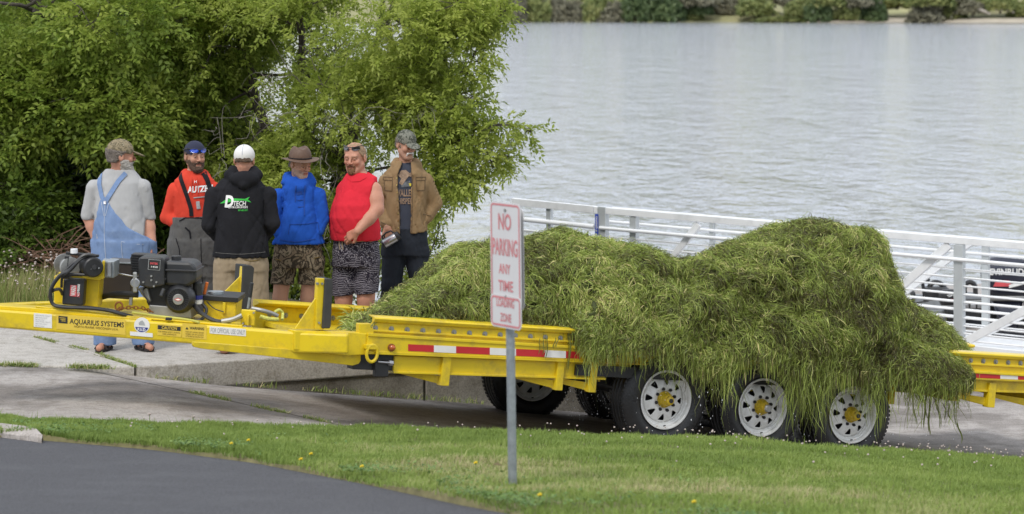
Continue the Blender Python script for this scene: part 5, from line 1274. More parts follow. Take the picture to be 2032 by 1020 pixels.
def curve(p, q, rng, sag=0, wob=.06, n=7):
    p = np.asarray(p); q = np.asarray(q); L = np.linalg.norm(q-p); w1 = rng.normal(0, wob, 3)*L; w2 = rng.normal(0, wob, 3)*L
    return [p+(q-p)*t+w1*math.sin(math.pi*t)+w2*math.sin(2*math.pi*t)*.5+A(0, 0, 1)*sag*L*math.sin(math.pi*t) for t in np.linspace(0, 1, n)]
def make_tree(name, label, lobes, ntw, kind, base, limbs, m, seed, group=None, size=1.0, tint0=.5, droop=.35, nsub=110, trunk_r=.12, cat='tree', thr=-.3, shell=.5, f=1.3, bark='bark', stray=0):
    rng = np.random.default_rng(seed); base = np.asarray(base, float)
    t = thing(name, label, cat, base, group)
    mb = MB(); ends = []
    for (pts, r0) in limbs:
        P = [np.asarray(p, float) for p in pts]; out = []
        for a, b in zip(P[:-1], P[1:]): out += curve(a, b, rng, 0, .04, 6)[:-1]
        out.append(P[-1]); k = len(out); rr = [max(.008, r0*(1-.85*i/(k-1))) for i in range(k)]
        mb.tube(out, rr, 8); ends += [(q, r) for q, r in zip(out[1:], rr[1:])]
    mb.build('trunk', M[bark], t, smooth=True)
    P, d, nz_ = lobes_sample(lobes, ntw, rng, shell, seed=seed, thr=thr, f=f)
    # sub-branches from the limbs into the crown
    E = np.array([e_[0] for e_ in ends]); R_ = np.array([e_[1] for e_ in ends]); mb = MB(); pick = rng.choice(len(P), min(nsub, len(P)), replace=False); tips = []
    for i in pick:
        q = P[i]; dist = np.linalg.norm(E-q, axis=1)+rng.uniform(0, .4, len(E)); j = int(np.argmin(dist))
        c = curve(E[j], q, rng, .08, .07, 6); r0 = min(R_[j]*.7, .012+.006*dist[j]); mb.tube(c, [r0*(1-.75*k/5) for k in range(6)], 5, cap=False); tips += c[2:]
    mb.build('branches', M[bark], t, smooth=True)['kind'] = 'stuff'
    # fine twigs
    mb = MB(); T_ = np.array(tips); pk = rng.choice(len(P), min(nsub*5, len(P)), replace=False)
    for i in pk:
        q = P[i]; dist = np.linalg.norm(T_-q, axis=1); j = int(np.argmin(dist+rng.uniform(0, .15, len(T_))))
        if dist[j] < 1.3: mb.tube(curve(T_[j], q, rng, .05, .08, 4), [.0055, .005, .0035, .0025], 3, cap=False)
    tw_o = mb.build('twigs', M[bark], t); tw_o['kind'] = 'stuff'
    cen = P.mean(0); dirv = d*.9+rng.normal(0, .55, P.shape)+A(0, 0, -droop)
    tint = np.clip(tint0+.20*nz_+.10*vnoise(P, seed+9, 5, 2)+rng.normal(0, .10, len(P)), 0, 1)
    sz = size*rng.uniform(.75, 1.25, len(P))
    fo = foliage('crown', P, dirv, kind, sz, tint, m, t, rng); fo['kind'] = 'stuff'
    return t
M['leaf_a'] = mat_leaf('leaf_yellow_green', (.07, .115, .020), (.21, .30, .045), (.43, .50, .10), .5)
M['leaf_b'] = mat_leaf('leaf_fresh_green', (.10, .145, .028), (.28, .36, .056), (.50, .56, .13), .54)
M['leaf_dark'] = mat_leaf('leaf_dark_green', (.012, .026, .007), (.028, .055, .011), (.065, .11, .018), .25)
M['leaf_mid'] = mat_leaf('leaf_mid_green', (.03, .06, .012), (.085, .14, .02), (.19, .27, .04), .35)
def G_(px, Y, z=-.05): p = W(px, 500, Y); p[2] = z; return p
# dark mass behind, at the left
make_tree('evergreen_tree', 'dark dense tree filling the far left background behind the bearded man in overalls', [(-40, 300, 190, 300, 33, 2.0), (150, 260, 220, 300, 33.5, 2.0), (330, 330, 160, 270, 33, 1.6), (150, 480, 260, 120, 32, 1.6, 1.5), (420, 420, 120, 160, 32.5, 1.2)],
          12000, 'bush', G_(150, 33, -.6), [([G_(150, 33, -.6), W(160, 250, 33), W(170, -60, 33)], .22), ([W(160, 300, 33), W(40, 120, 32.6), W(-60, 0, 32.6)], .12), ([W(160, 320, 33), W(300, 150, 33), W(380, -40, 33)], .12)], M['leaf_dark'], 201, size=1.9, tint0=.45, nsub=60, thr=-.8)
# left tree, yellow green sprays
make_tree('elm_tree', 'tall tree with yellow green leaves behind the grey bearded man, left half of the picture', [(60, 40, 170, 120, 29, 1.4), (250, 60, 160, 130, 28.6, 1.4), (120, 200, 170, 90, 28.4, 1.1, 1.2), (245, 235, 90, 70, 28, .8, 1.2), (-30, 180, 120, 120, 28.6, 1.0), (390, 60, 130, 120, 29.4, 1.2), (370, 190, 110, 90, 29.5, 1.0, .8), (40, 270, 110, 50, 28.3, .8, .7)],
          11500, 'elm', G_(255, 29.6), [([G_(262, 29.6, -.3), W(250, 420, 29.6), W(232, 190, 29.5), W(250, 90, 29.3), W(300, -60, 29)], .15), ([W(236, 260, 29.5), W(130, 150, 28.9), W(95, 22, 28.5), W(20, -10, 28.3)], .07), ([W(236, 240, 29.5), W(330, 120, 29.5), W(420, 10, 29.6)], .08), ([W(98, 38, 28.4), W(40, 10, 28.0), W(-60, -5, 27.8)], .035), ([W(120, 160, 28.9), W(20, 200, 28.4), W(-80, 180, 28.2)], .05)],
          M['leaf_a'], 202, size=1.0, tint0=.60, droop=.25, nsub=90, thr=-.22, shell=.35, f=1.7)
# main tree at the centre
make_tree('ash_tree', 'spreading multi stemmed tree with feathery fresh green leaves behind the middle men',
          [(560, -5, 170, 60, 28.8, 1.0, 1.3), (720, -10, 170, 55, 28.4, 1.0, 1.3), (470, 90, 140, 160, 29, 1.3), (620, 70, 170, 150, 28.5, 1.5), (780, 70, 150, 130, 28, 1.4), (890, 60, 85, 95, 27.6, .9), (940, 25, 50, 40, 27.3, .5, 1.3), (700, 220, 160, 120, 28, 1.2), (850, 200, 85, 110, 27.6, .9), (540, 260, 130, 130, 28.8, 1.1),
           (640, 350, 150, 90, 28, .9), (870, 310, 60, 60, 27, .5, 1.2), (900, 330, 35, 60, 27, .4, .8), (455, 300, 60, 120, 28.6, .6), (480, 420, 60, 80, 28.4, .6, .7), (780, 340, 90, 80, 28, .7, 1.6), (745, 300, 60, 60, 28.2, .6, 1.3)],
          16500, 'pinnate', G_(645, 28.6), [([G_(640, 28.6, -.5), W(650, 430, 28.6), W(690, 220, 28.4), W(740, 100, 28.2), W(800, -50, 28)], .10), ([G_(655, 28.6, -.5), W(690, 360, 28.4), W(735, 150, 28), W(760, -40, 27.8)], .08), ([G_(635, 28.7, -.5), W(610, 400, 28.6), W(600, 150, 28.6), W(610, -60, 28.6)], .10),
           ([G_(630, 28.7, -.5), W(560, 350, 28.8), W(500, 150, 29), W(450, -50, 29)], .09), ([W(680, 300, 28.4), W(720, 215, 28.1), W(800, 212, 27.4), W(855, 260, 26.9)], .022), ([W(700, 200, 28.2), W(820, 130, 27.8), W(930, 60, 27.4)], .05), ([W(660, 400, 28.5), W(780, 330, 27.8), W(880, 300, 27.2)], .024), ([G_(650, 28.6, -.5), W(720, 470, 28.2), W(800, 380, 27.7)], .03)],
          M['leaf_b'], 203, size=.80, tint0=.62, droop=.12, nsub=130, thr=.06, shell=.25, f=1.6)
# low hanging sprays of the same tree over the water: built as their own slender tree limb
make_tree('ash_tree', 'thin leafy sapling leaning over the water right of the man in the tan jacket', [(905, 265, 60, 30, 27, .3), (985, 245, 50, 12, 26.9, .15, .8), (1052, 262, 18, 10, 26.9, .1, 1.6), (935, 300, 60, 28, 27, .3), (985, 318, 40, 18, 27, .2, .8), (1005, 300, 14, 30, 27, .15, .8), (880, 350, 50, 30, 27, .3), (925, 360, 28, 16, 27, .2), (850, 400, 30, 40, 27.2, .3, .6), (930, 210, 50, 30, 27.1, .3), (940, 120, 35, 50, 27.1, .3, .7), (1000, 25, 14, 28, 27.2, .2, 1.5)],
          900, 'pinnate', G_(800, 27.6), [([G_(790, 27.6, -.6), W(830, 420, 27.4), W(880, 300, 27.1), W(960, 250, 27), W(1055, 262, 26.9)], .030), ([W(860, 330, 27.2), W(940, 300, 27), W(1010, 310, 27)], .015), ([W(870, 320, 27.2), W(900, 200, 27.2), W(950, 90, 27.2), W(1002, 20, 27.2)], .02), ([W(850, 380, 27.3), W(900, 370, 27.1), W(930, 360, 27)], .012)],
          M['leaf_b'], 204, size=.8, tint0=.66, droop=.5, nsub=30, thr=-.6, shell=.1)
# undergrowth
for i, (lob, n_, b_, m_, lab, ti, sz) in enumerate([
    ([(30, 420, 90, 90, 28, .8), (10, 480, 60, 60, 27.6, .6)], 1500, G_(30, 28), 'leaf_mid', 'upright green shrub at the left edge above the tall dry grass', .7, 1.0),
    ([(140, 430, 120, 110, 30, .9), (210, 520, 100, 50, 29.4, .6), (90, 360, 90, 70, 30.2, .7)], 2300, G_(140, 30), 'leaf_dark', 'dark shrub between the left edge and the man in overalls', .55, 1.3),
    ([(320, 470, 70, 110, 29.4, .8), (310, 360, 70, 80, 29.8, .7), (290, 560, 70, 50, 29, .5)], 2300, G_(320, 29.4), 'leaf_mid', 'leafy shrub between the man in overalls and the man in the red hooded sweater', .55, 1.15),
    ([(460, 480, 80, 110, 29.2, .8), (440, 380, 60, 90, 29.4, .6), (540, 540, 70, 60, 28.6, .5)], 1700, G_(460, 29.2), 'leaf_mid', 'leafy shrub behind the man in black', .5, 1.1),
    ([(640, 500, 50, 60, 28, .5), (600, 420, 60, 60, 28.4, .5), (655, 560, 25, 30, 27.8, .3)], 800, G_(640, 28), 'leaf_b', 'small light green shrub in the gap between blue and red tops', .45, .95),
    ([(800, 530, 40, 60, 27.6, .4), (760, 460, 30, 60, 27.6, .4), (830, 480, 20, 30, 27.6, .3), (870, 462, 12, 8, 27.4, .1), (840, 380, 35, 50, 27.6, .4)], 420, G_(790, 27.6), 'leaf_b', 'sparse shrub showing between the legs of the man in the tan jacket', .55, .8)]):
    top_ = [W(l[0], l[1], l[4]) for l in lob]
    make_tree('shrub', lab, lob, n_, 'bush' if i in (1,) else ('elm' if i != 5 else 'pinnate'), b_+A(0, 0, -.35), [([b_+A(0, 0, -.35), q], .03) for q in top_], M[m_], 210+i, group='shrubs under the trees', size=sz, tint0=ti, nsub=40, thr=-.7, shell=.1, cat='shrub')
# heap of dead brush
rng = np.random.default_rng(9); bp_ = thing('brush_pile', 'heap of dead brown branches at the foot of the trees behind the winch', 'brush pile', G_(150, 27.3, -.1))
mb = MB()
for k in range(260):
    c = W(rng.uniform(40, 265), rng.uniform(498, 560), rng.uniform(26.8, 28)); d = rng.normal(size=3)*A(1, .7, .28); d = unit(d)*rng.uniform(.15, .55)
    mb.tube(curve(c-d, c+d, rng, rng.normal(0, .12), .08, 5), [.007, .006, .005, .004, .002], 3, cap=False)
o = mb.build('dead_twigs', mat('dead_twig', (.15, .085, .055), .9, var=.5, scale=6), bp_); o['kind'] = 'stuff'
# bare grey vines hanging before the foliage
rng = np.random.default_rng(19); vt = thing('bare_vines', 'tangle of bare grey twigs hanging in front of the central tree', 'vines', G_(600, 27, -.2)); mb = MB()
for (x, y, sx, sy, n_) in ((840, 230, 40, 20, 26), (650, 270, 14, 50, 16), (540, 160, 40, 20, 14), (770, 60, 60, 30, 18), (440, 290, 14, 40, 12), (500, 230, 50, 20, 12), (735, 225, 60, 8, 10), (655, 430, 8, 90, 14)):
    for k in range(n_):
        p = W(x+rng.normal(0, sx*.6), y+rng.normal(0, sy*.6), 26.9+rng.uniform(-.2, .4)); q = p+A(rng.normal(0, sx*.005), rng.normal(0, .15), rng.normal(0, sy*.005)-.08)
        mb.tube(curve(p, q, rng, rng.normal(0, .1), .16, 7), [.0028, .0026, .0024, .002, .0017, .0015, .001], 4, cap=False)
mb.build('vine_stems', M['bark_grey'], vt, smooth=True)['kind'] = 'stuff'
# tall dry grass on the bank at the left
n = 15000; rng = np.random.default_rng(33)
X = rng.uniform(-6.5, -3.9, n); Y = rng.uniform(25.6, 28.3, n); P = np.stack([X, Y, np.full(n, -.05)], 1)
pn = vnoise(P[:, :2], 81, 1.5)
hg = rng.uniform(.12, .40, n)*(1+.25*pn)*np.clip((-3.9-X)/.5+.2, .25, 1)
tg = blades('tall_grass', P, hg, np.full(n, .010), np.clip(.40+.25*pn+rng.normal(0, .25, n), 0, 1), mat_leaf('dry_grass', (.12, .20, .035), (.27, .30, .09), (.50, .43, .24), .3, .7), lean=.22, seg=3, rng=rng)
tag(tg, 'tall half dry grass on the bank at the left edge', 'grass')
n = 2200; X = rng.uniform(-4.3, -3.0, n); Y = rng.uniform(25.7, 29, n)
tg = blades('ground_cover', np.stack([X, Y, np.full(n, -.06)-.5*np.clip((Y-26.5)/3, 0, 1)*(X > -1)], 1), rng.uniform(.08, .3, n), np.full(n, .012), np.clip(rng.normal(.3, .2, n), 0, 1), M['grass'], lean=.4, rng=rng)
mb = MB()
for k in range(240):
    x, y = rng.uniform(-6, -4.1), rng.uniform(25.7, 27); c = A(x, y, rng.uniform(.18, .50)); mb.sphere(c, A(.012, .012, .008), 5)
tag(mb.build('bank_flowers', M['clover']), 'small white flower heads scattered through the tall dry grass at the left', 'flowers', kind='stuff')

# ---------------------------------------------------------------- far bank growth
M['far_a'] = mat_leaf('far_leaf_dark', (.04, .065, .028), (.085, .13, .05), (.17, .22, .085), .2)
M['far_b'] = mat_leaf('far_leaf_light', (.13, .17, .065), (.25, .29, .10), (.38, .38, .15), .2)
M['far_c'] = mat_leaf('far_scrub', (.13, .13, .09), (.22, .21, .145), (.32, .30, .20), .15)
rng = np.random.default_rng(55)
def far_bush_mesh(seed, n, m, ti):
    r = np.random.default_rng(seed); d = r.normal(size=(n, 3)); d /= np.linalg.norm(d, axis=1, keepdims=True); P = d*r.uniform(.45, 1, n)[:, None]**.5; P[:, 2] = np.abs(P[:, 2]*1.0)
    P *= (1+.22*vnoise(d, seed, 2.2, 3))[:, None]; V = []; Fs = []; T = []
    return P, d
protos = {}
def far_bush(px, pyb, wpx, hpx, kind, label, name='far_bush', cat='bush', group='bushes on the far bank', dY=1.6):
    X0 = (px-CX)/F*496; Y = float(far_line(np.array([X0]))[0])+dY; base = A((px-CX)/F*Y, Y, CZ-(pyb-HY)/F*Y)
    w = wpx/F*Y/2; h = hpx/F*Y; k = (kind, int(rng.integers(0, 3)))
    t = thing(name, label, cat, base, group)
    if k not in protos:
        P, d = far_bush_mesh(300+len(protos), 520, None, .5)
        Vt, Ft = TW_['far'][0]; r = np.random.default_rng(len(protos)); n = len(P)
        tint = np.clip(.45+.3*vnoise(P, 5, 2.5, 2)+.15*P[:, 2]+r.normal(0, .12, n), 0, 1)
        o = foliage('crown', P+base, d+r.normal(0, .6, d.shape), 'far', np.full(n, .33), tint, M[kind], t, r); o['kind'] = 'stuff'; protos[k] = o; o.scale = (w, w*.8, h); me = o.data
    else:
        o = protos[k].copy(); SC.collection.objects.link(o); o.parent = t; o.scale = (w, w*.8, h); o.location = (0, 0, 0)
    stem = MB().tube([base-A(0, 0, .6), base+A(0, 0, h*.25), base+A(w*.1, 0, h*.55)], [.09*w, .07*w, .04*w], 5).build('trunk', M['bark'], t)
    return t
spots = [(1018, 42, 60, 60, 'far_c'), (1062, 44, 80, 62, 'far_b'), (1098, 42, 60, 50, 'far_c'), (1140, 44, 70, 40, 'far_c'), (1185, 42, 60, 55, 'far_b'), (1228, 42, 70, 38, 'far_c'), (1262, 42, 70, 60, 'far_a'), (1318, 42, 80, 62, 'far_a'), (1388, 28, 60, 32, 'far_a'), (1378, 38, 40, 14, 'far_b'), (1445, 26, 60, 30, 'far_c'), (1500, 30, 80, 36, 'far_b'),
         (1580, 30, 50, 30, 'far_b'), (1625, 46, 66, 54, 'far_a'), (1680, 38, 60, 34, 'far_b'), (1734, 44, 58, 52, 'far_a'), (1840, 48, 80, 40, 'far_c'), (1890, 40, 60, 30, 'far_b'), (1930, 26, 60, 24, 'far_c'), (1985, 20, 60, 30, 'far_b'), (2030, 30, 60, 26, 'far_b'), (1560, 46, 120, 14, 'far_b'), (1450, 44, 90, 10, 'far_b'), (1700, 14, 80, 30, 'far_c'), (1640, 12, 80, 30, 'far_b'), (1380, 12, 90, 30, 'far_c'), (1850, 10, 90, 30, 'far_b'), (2080, 22, 60, 40, 'far_a'), (960, 42, 90, 60, 'far_a'), (880, 42, 90, 60, 'far_b'), (790, 42, 90, 60, 'far_a'), (700, 42, 90, 60, 'far_c'), (620, 42, 90, 60, 'far_a')]
kw = {'far_a': 'dark green', 'far_b': 'pale green', 'far_c': 'brownish grey'}
xs_sorted = sorted(range(len(spots)), key=lambda i: spots[i][0]); vis_ = [i for i in xs_sorted if 1000 < spots[i][0] < 2040]
ordw = ['first', 'second', 'third', 'fourth', 'fifth', 'sixth', 'seventh', 'eighth', 'ninth', 'tenth', 'eleventh', 'twelfth', 'thirteenth', 'fourteenth', 'fifteenth']
cnt = {}
for i in xs_sorted:
    x, yb, w, h, kd = spots[i]
    if i in vis_:
        cnt[kd] = cnt.get(kd, 0)+1; lab = f"{kw[kd]} bush on the far bank, {ordw[cnt[kd]-1]} of that colour from the left"
    else: continue
    far_bush(x, yb, w, h, kd, lab, dY=7 if x > 1860 or 1400 < x < 1500 else 2)
r2 = np.random.default_rng(71); ordw += ['sixteenth', 'seventeenth', 'eighteenth', 'nineteenth', 'twentieth', 'twenty-first', 'twenty-second', 'twenty-third', 'twenty-fourth']
for i in range(24):
    x_ = 1030+42*i+r2.uniform(-12, 12); far_bush(x_, r2.uniform(8, 17), r2.uniform(50, 90), r2.uniform(16, 26), ('far_c', 'far_b', 'far_b')[int(r2.integers(0, 3))], f'scrub in the upper row on the far bank, {ordw[i]} from the left', group='upper row of scrub on the far bank', dY=9)
def far_pt(px, py, dY=2.5): Y = float(far_line(np.array([(px-CX)/F*496]))[0])+dY; return W(px, py, Y)
t = thing('dead_tree', 'pale leaning dead trunk on the far shore near the left end of the open bank', 'tree', far_pt(1126, 43)); MB().tube([far_pt(1128, 43), far_pt(1124, 22), far_pt(1120, -6)], [.28, .22, .15], 6).tube([far_pt(1128, 42), far_pt(1138, 40), far_pt(1160, 41)], .12, 5).build('trunk', mat('bleached_wood', (.42, .38, .33), .9), t, smooth=True)
for (x0, y0, x1, y1, lab) in ((1940, 18, 1965, 28, 'pale driftwood log lying lower left on the far bank slope at the right'), (1975, 18, 2010, 22, 'longer pale driftwood log on the far bank slope, nearest the right edge'), (1995, 12, 2012, 26, 'short upright driftwood stub crossing the longer log on the far bank')):
    t = thing('driftwood_log', lab, 'driftwood', far_pt(x0, y0, 6), 'driftwood on the far bank'); MB().tube([far_pt(x0, y0, 6), far_pt((x0+x1)/2, (y0+y1)/2-1, 6), far_pt(x1, y1, 6)], [.3, .26, .18], 6).build('log', bpy.data.materials['bleached_wood'], t, smooth=True)
# ================================================================ people: bodies and clothes from blended volumes
def surface_nets(Dv, xs, ys, zs):
    s = Dv < 0; c = np.zeros(tuple(n-1 for n in s.shape), np.int8)
    for i in (0, 1):
        for j in (0, 1):
            for k in (0, 1): c += s[i:s.shape[0]-1+i, j:s.shape[1]-1+j, k:s.shape[2]-1+k]
    act = (c > 0) & (c < 8); I, J, K = np.nonzero(act); n = len(I); ids = np.full(act.shape, -1, np.int64); ids[I, J, K] = np.arange(n)
    S_ = np.zeros((n, 3)); cn = np.zeros(n)
    for ax in range(3):
        for u in (0, 1):
            for v in (0, 1):
                o0 = [0, 0, 0]; oth = [q for q in range(3) if q != ax]; o0[oth[0]] = u; o0[oth[1]] = v; o1 = list(o0); o1[ax] = 1
                d0 = Dv[I+o0[0], J+o0[1], K+o0[2]]; d1 = Dv[I+o1[0], J+o1[1], K+o1[2]]; m = (d0 < 0) != (d1 < 0)
                t = np.where(m, d0/np.where(m, d0-d1, 1), 0)
                P = np.stack([I+o0[0]+0., J+o0[1]+0., K+o0[2]+0.], 1); P[:, ax] += t; S_[m] += P[m]; cn[m] += 1
    P = S_/cn[:, None]
    V = np.stack([np.interp(P[:, 0], np.arange(len(xs)), xs), np.interp(P[:, 1], np.arange(len(ys)), ys), np.interp(P[:, 2], np.arange(len(zs)), zs)], 1)
    Fs = []
    for ax in range(3):
        o = [q for q in range(3) if q != ax]
        a = [slice(None)]*3; b = [slice(None)]*3; a[ax] = slice(0, -1); b[ax] = slice(1, None)
        sa, sb = s[tuple(a)], s[tuple(b)]; ch = sa != sb; i_, j_, k_ = np.nonzero(ch); idx = [i_, j_, k_]
        ok = (idx[o[0]] >= 1) & (idx[o[0]] < s.shape[o[0]]-1) & (idx[o[1]] >= 1) & (idx[o[1]] < s.shape[o[1]]-1)
        idx = [q[ok] for q in idx]
        def cell(d0, d1): q = [x.copy() for x in idx]; q[o[0]] += d0; q[o[1]] += d1; return ids[q[0], q[1], q[2]]
        Q = np.stack([cell(-1, -1), cell(0, -1), cell(0, 0), cell(-1, 0)], 1)
        flip = sa[idx[0], idx[1], idx[2]]
        if ax == 1: flip = ~flip
        Q[~flip] = Q[~flip][:, ::-1]; Fs.append(Q)
    Fq = np.concatenate(Fs); Fq = Fq[(Fq >= 0).all(1)]
    return V, Fq
class Vol:
    """list of soft-blended primitives, evaluated on a grid"""
    def __init__(s): s.ops = []
    def cone(s, a, b, ra, rb, k=.02, sub=False, sq=None):
        a = np.asarray(a, float); b = np.asarray(b, float); r = max(ra, rb)
        def f(P):
            ba = b-a; t = np.clip(((P-a)@ba)/max(ba@ba, 1e-9), 0, 1); q = P-(a+t[..., None]*ba)
            if sq is not None: q = q*np.array(sq)
            return np.sqrt((q*q).sum(-1))-(ra+(rb-ra)*t)
        s.ops.append((np.minimum(a, b)-r*1.4, np.maximum(a, b)+r*1.4, f, k, sub)); return s
    def path(s, pts, rs, k=.02):
        for i in range(len(pts)-1): s.cone(pts[i], pts[i+1], rs[i], rs[i+1], k)
        return s
    def ell(s, c, r, R=None, k=.02, sub=False):
        c = np.asarray(c, float); r = np.asarray(r, float); m = r.max()
        def f(P):
            q = P-c
            if R is not None: q = q@R
            k0 = np.sqrt(((q/r)**2).sum(-1)); k1 = np.sqrt(((q/r**2)**2).sum(-1)); return k0*(k0-1)/np.maximum(k1, 1e-6)
        s.ops.append((c-m, c+m, f, k, sub)); return s
    def loft(s, secs, k=.02, p=2.3, off=0, sub=False):
        """secs: z, cx, cy, rx, ry"""
        S = np.array(sorted(secs)); z = S[:, 0]
        def f(P):
            q = [np.interp(P[..., 2], z, S[:, i]) for i in range(1, 5)]
            rx, ry = q[2]+off, q[3]+off
            e = (np.abs((P[..., 0]-q[0])/rx)**p+np.abs((P[..., 1]-q[1])/ry)**p)**(1/p)
            d = (e-1)*np.minimum(rx, ry); return np.maximum(d, np.maximum(z[0]-P[..., 2], P[..., 2]-z[-1]))
        lo = A((S[:, 1]-S[:, 3]).min()-off, (S[:, 2]-S[:, 4]).min()-off, z[0]); hi = A((S[:, 1]+S[:, 3]).max()+off, (S[:, 2]+S[:, 4]).max()+off, z[-1])
        s.ops.append((lo, hi, f, k, sub)); return s
    def cut(s, f): s.ops.append((None, None, f, 0, 'cut')); return s
    def wrinkle(s, amp, f, seed=0, stretch=(1, 1, 1)):
        st = np.array(stretch)
        def g(P):
            n1 = vnoise(P*st, seed, f*.7, 2)
            if f > 30: return amp*n1
            c_, s_ = .93, .37; Q = np.stack([P[:, 0]*c_+P[:, 2]*s_, P[:, 1], (P[:, 2]*c_-P[:, 0]*s_)*.16], -1); n2 = vnoise(Q, seed+50, f*1.1, 2)
            Q = np.stack([P[:, 0]*c_-P[:, 2]*s_, P[:, 1], (P[:, 2]*c_+P[:, 0]*s_)*.16], -1); n3 = vnoise(Q, seed+51, f*1.1, 2)
            return amp*(.5*n1+.85*np.exp(-(n2/.14)**2)+.6*np.exp(-(n3/.14)**2)-.3)
        s.ops.append((None, None, g, 0, 'add')); return s
    def eval(s, xs, ys, zs):
        Dv = np.full((len(xs), len(ys), len(zs)), .3, np.float32)
        near = None
        for lo, hi, f, k, mode in s.ops:
            if lo is None:
                P = None
                m = np.abs(Dv) < .06 if mode == 'add' else Dv < .06
                I, J, K = np.nonzero(m)
                if not len(I): continue
                P = np.stack([xs[I], ys[J], zs[K]], 1); v = f(P)
                if mode == 'add': Dv[I, J, K] += v
                else: Dv[I, J, K] = np.maximum(Dv[I, J, K], v)
                continue
            mg = k+.035
            i0, i1 = np.searchsorted(xs, lo[0]-mg), np.searchsorted(xs, hi[0]+mg); j0_, j1_ = np.searchsorted(ys, lo[1]-mg), np.searchsorted(ys, hi[1]+mg); k0, k1 = np.searchsorted(zs, lo[2]-mg), np.searchsorted(zs, hi[2]+mg)
            if i1 <= i0 or j1_ <= j0_ or k1 <= k0: continue
            X, Y, Z = np.meshgrid(xs[i0:i1], ys[j0_:j1_], zs[k0:k1], indexing='ij'); d = f(np.stack([X, Y, Z], -1)).astype(np.float32)
            a = Dv[i0:i1, j0_:j1_, k0:k1]
            if mode: h = np.maximum(k-np.abs(a+d), 0)/max(k, 1e-6); Dv[i0:i1, j0_:j1_, k0:k1] = np.maximum(a, -d)+h*h*k/4
            else: h = np.maximum(k-np.abs(a-d), 0)/max(k, 1e-6); Dv[i0:i1, j0_:j1_, k0:k1] = np.minimum(a, d)-h*h*k/4
        return Dv
    def bounds(s, pad=.03):
        L = [o for o in s.ops if o[0] is not None and not o[4]]; return np.min([o[0] for o in L], 0)-pad, np.max([o[1] for o in L], 0)+pad
    def mesh(s, h=.01, lo=None, hi=None):
        l, u = s.bounds(); l = np.maximum(l, lo) if lo is not None else l; u = np.minimum(u, hi) if hi is not None else u
        ax = [np.arange(l[i], u[i]+h, h) for i in range(3)]; return surface_nets(s.eval(*ax), *ax)
def rotz(a): c, s_ = math.cos(a), math.sin(a); return np.array([[c, -s_, 0], [s_, c, 0], [0, 0, 1.0]])
def rotx(a): c, s_ = math.cos(a), math.sin(a); return np.array([[1, 0, 0], [0, c, -s_], [0, s_, c]])
def roty(a): c, s_ = math.cos(a), math.sin(a); return np.array([[c, 0, s_], [0, 1, 0], [-s_, 0, c]])
M['skin'] = mat_attr('skin', .55, .35, .08)
M['skin'].node_tree.nodes['Principled BSDF'].inputs['Subsurface Weight'].default_value = .05

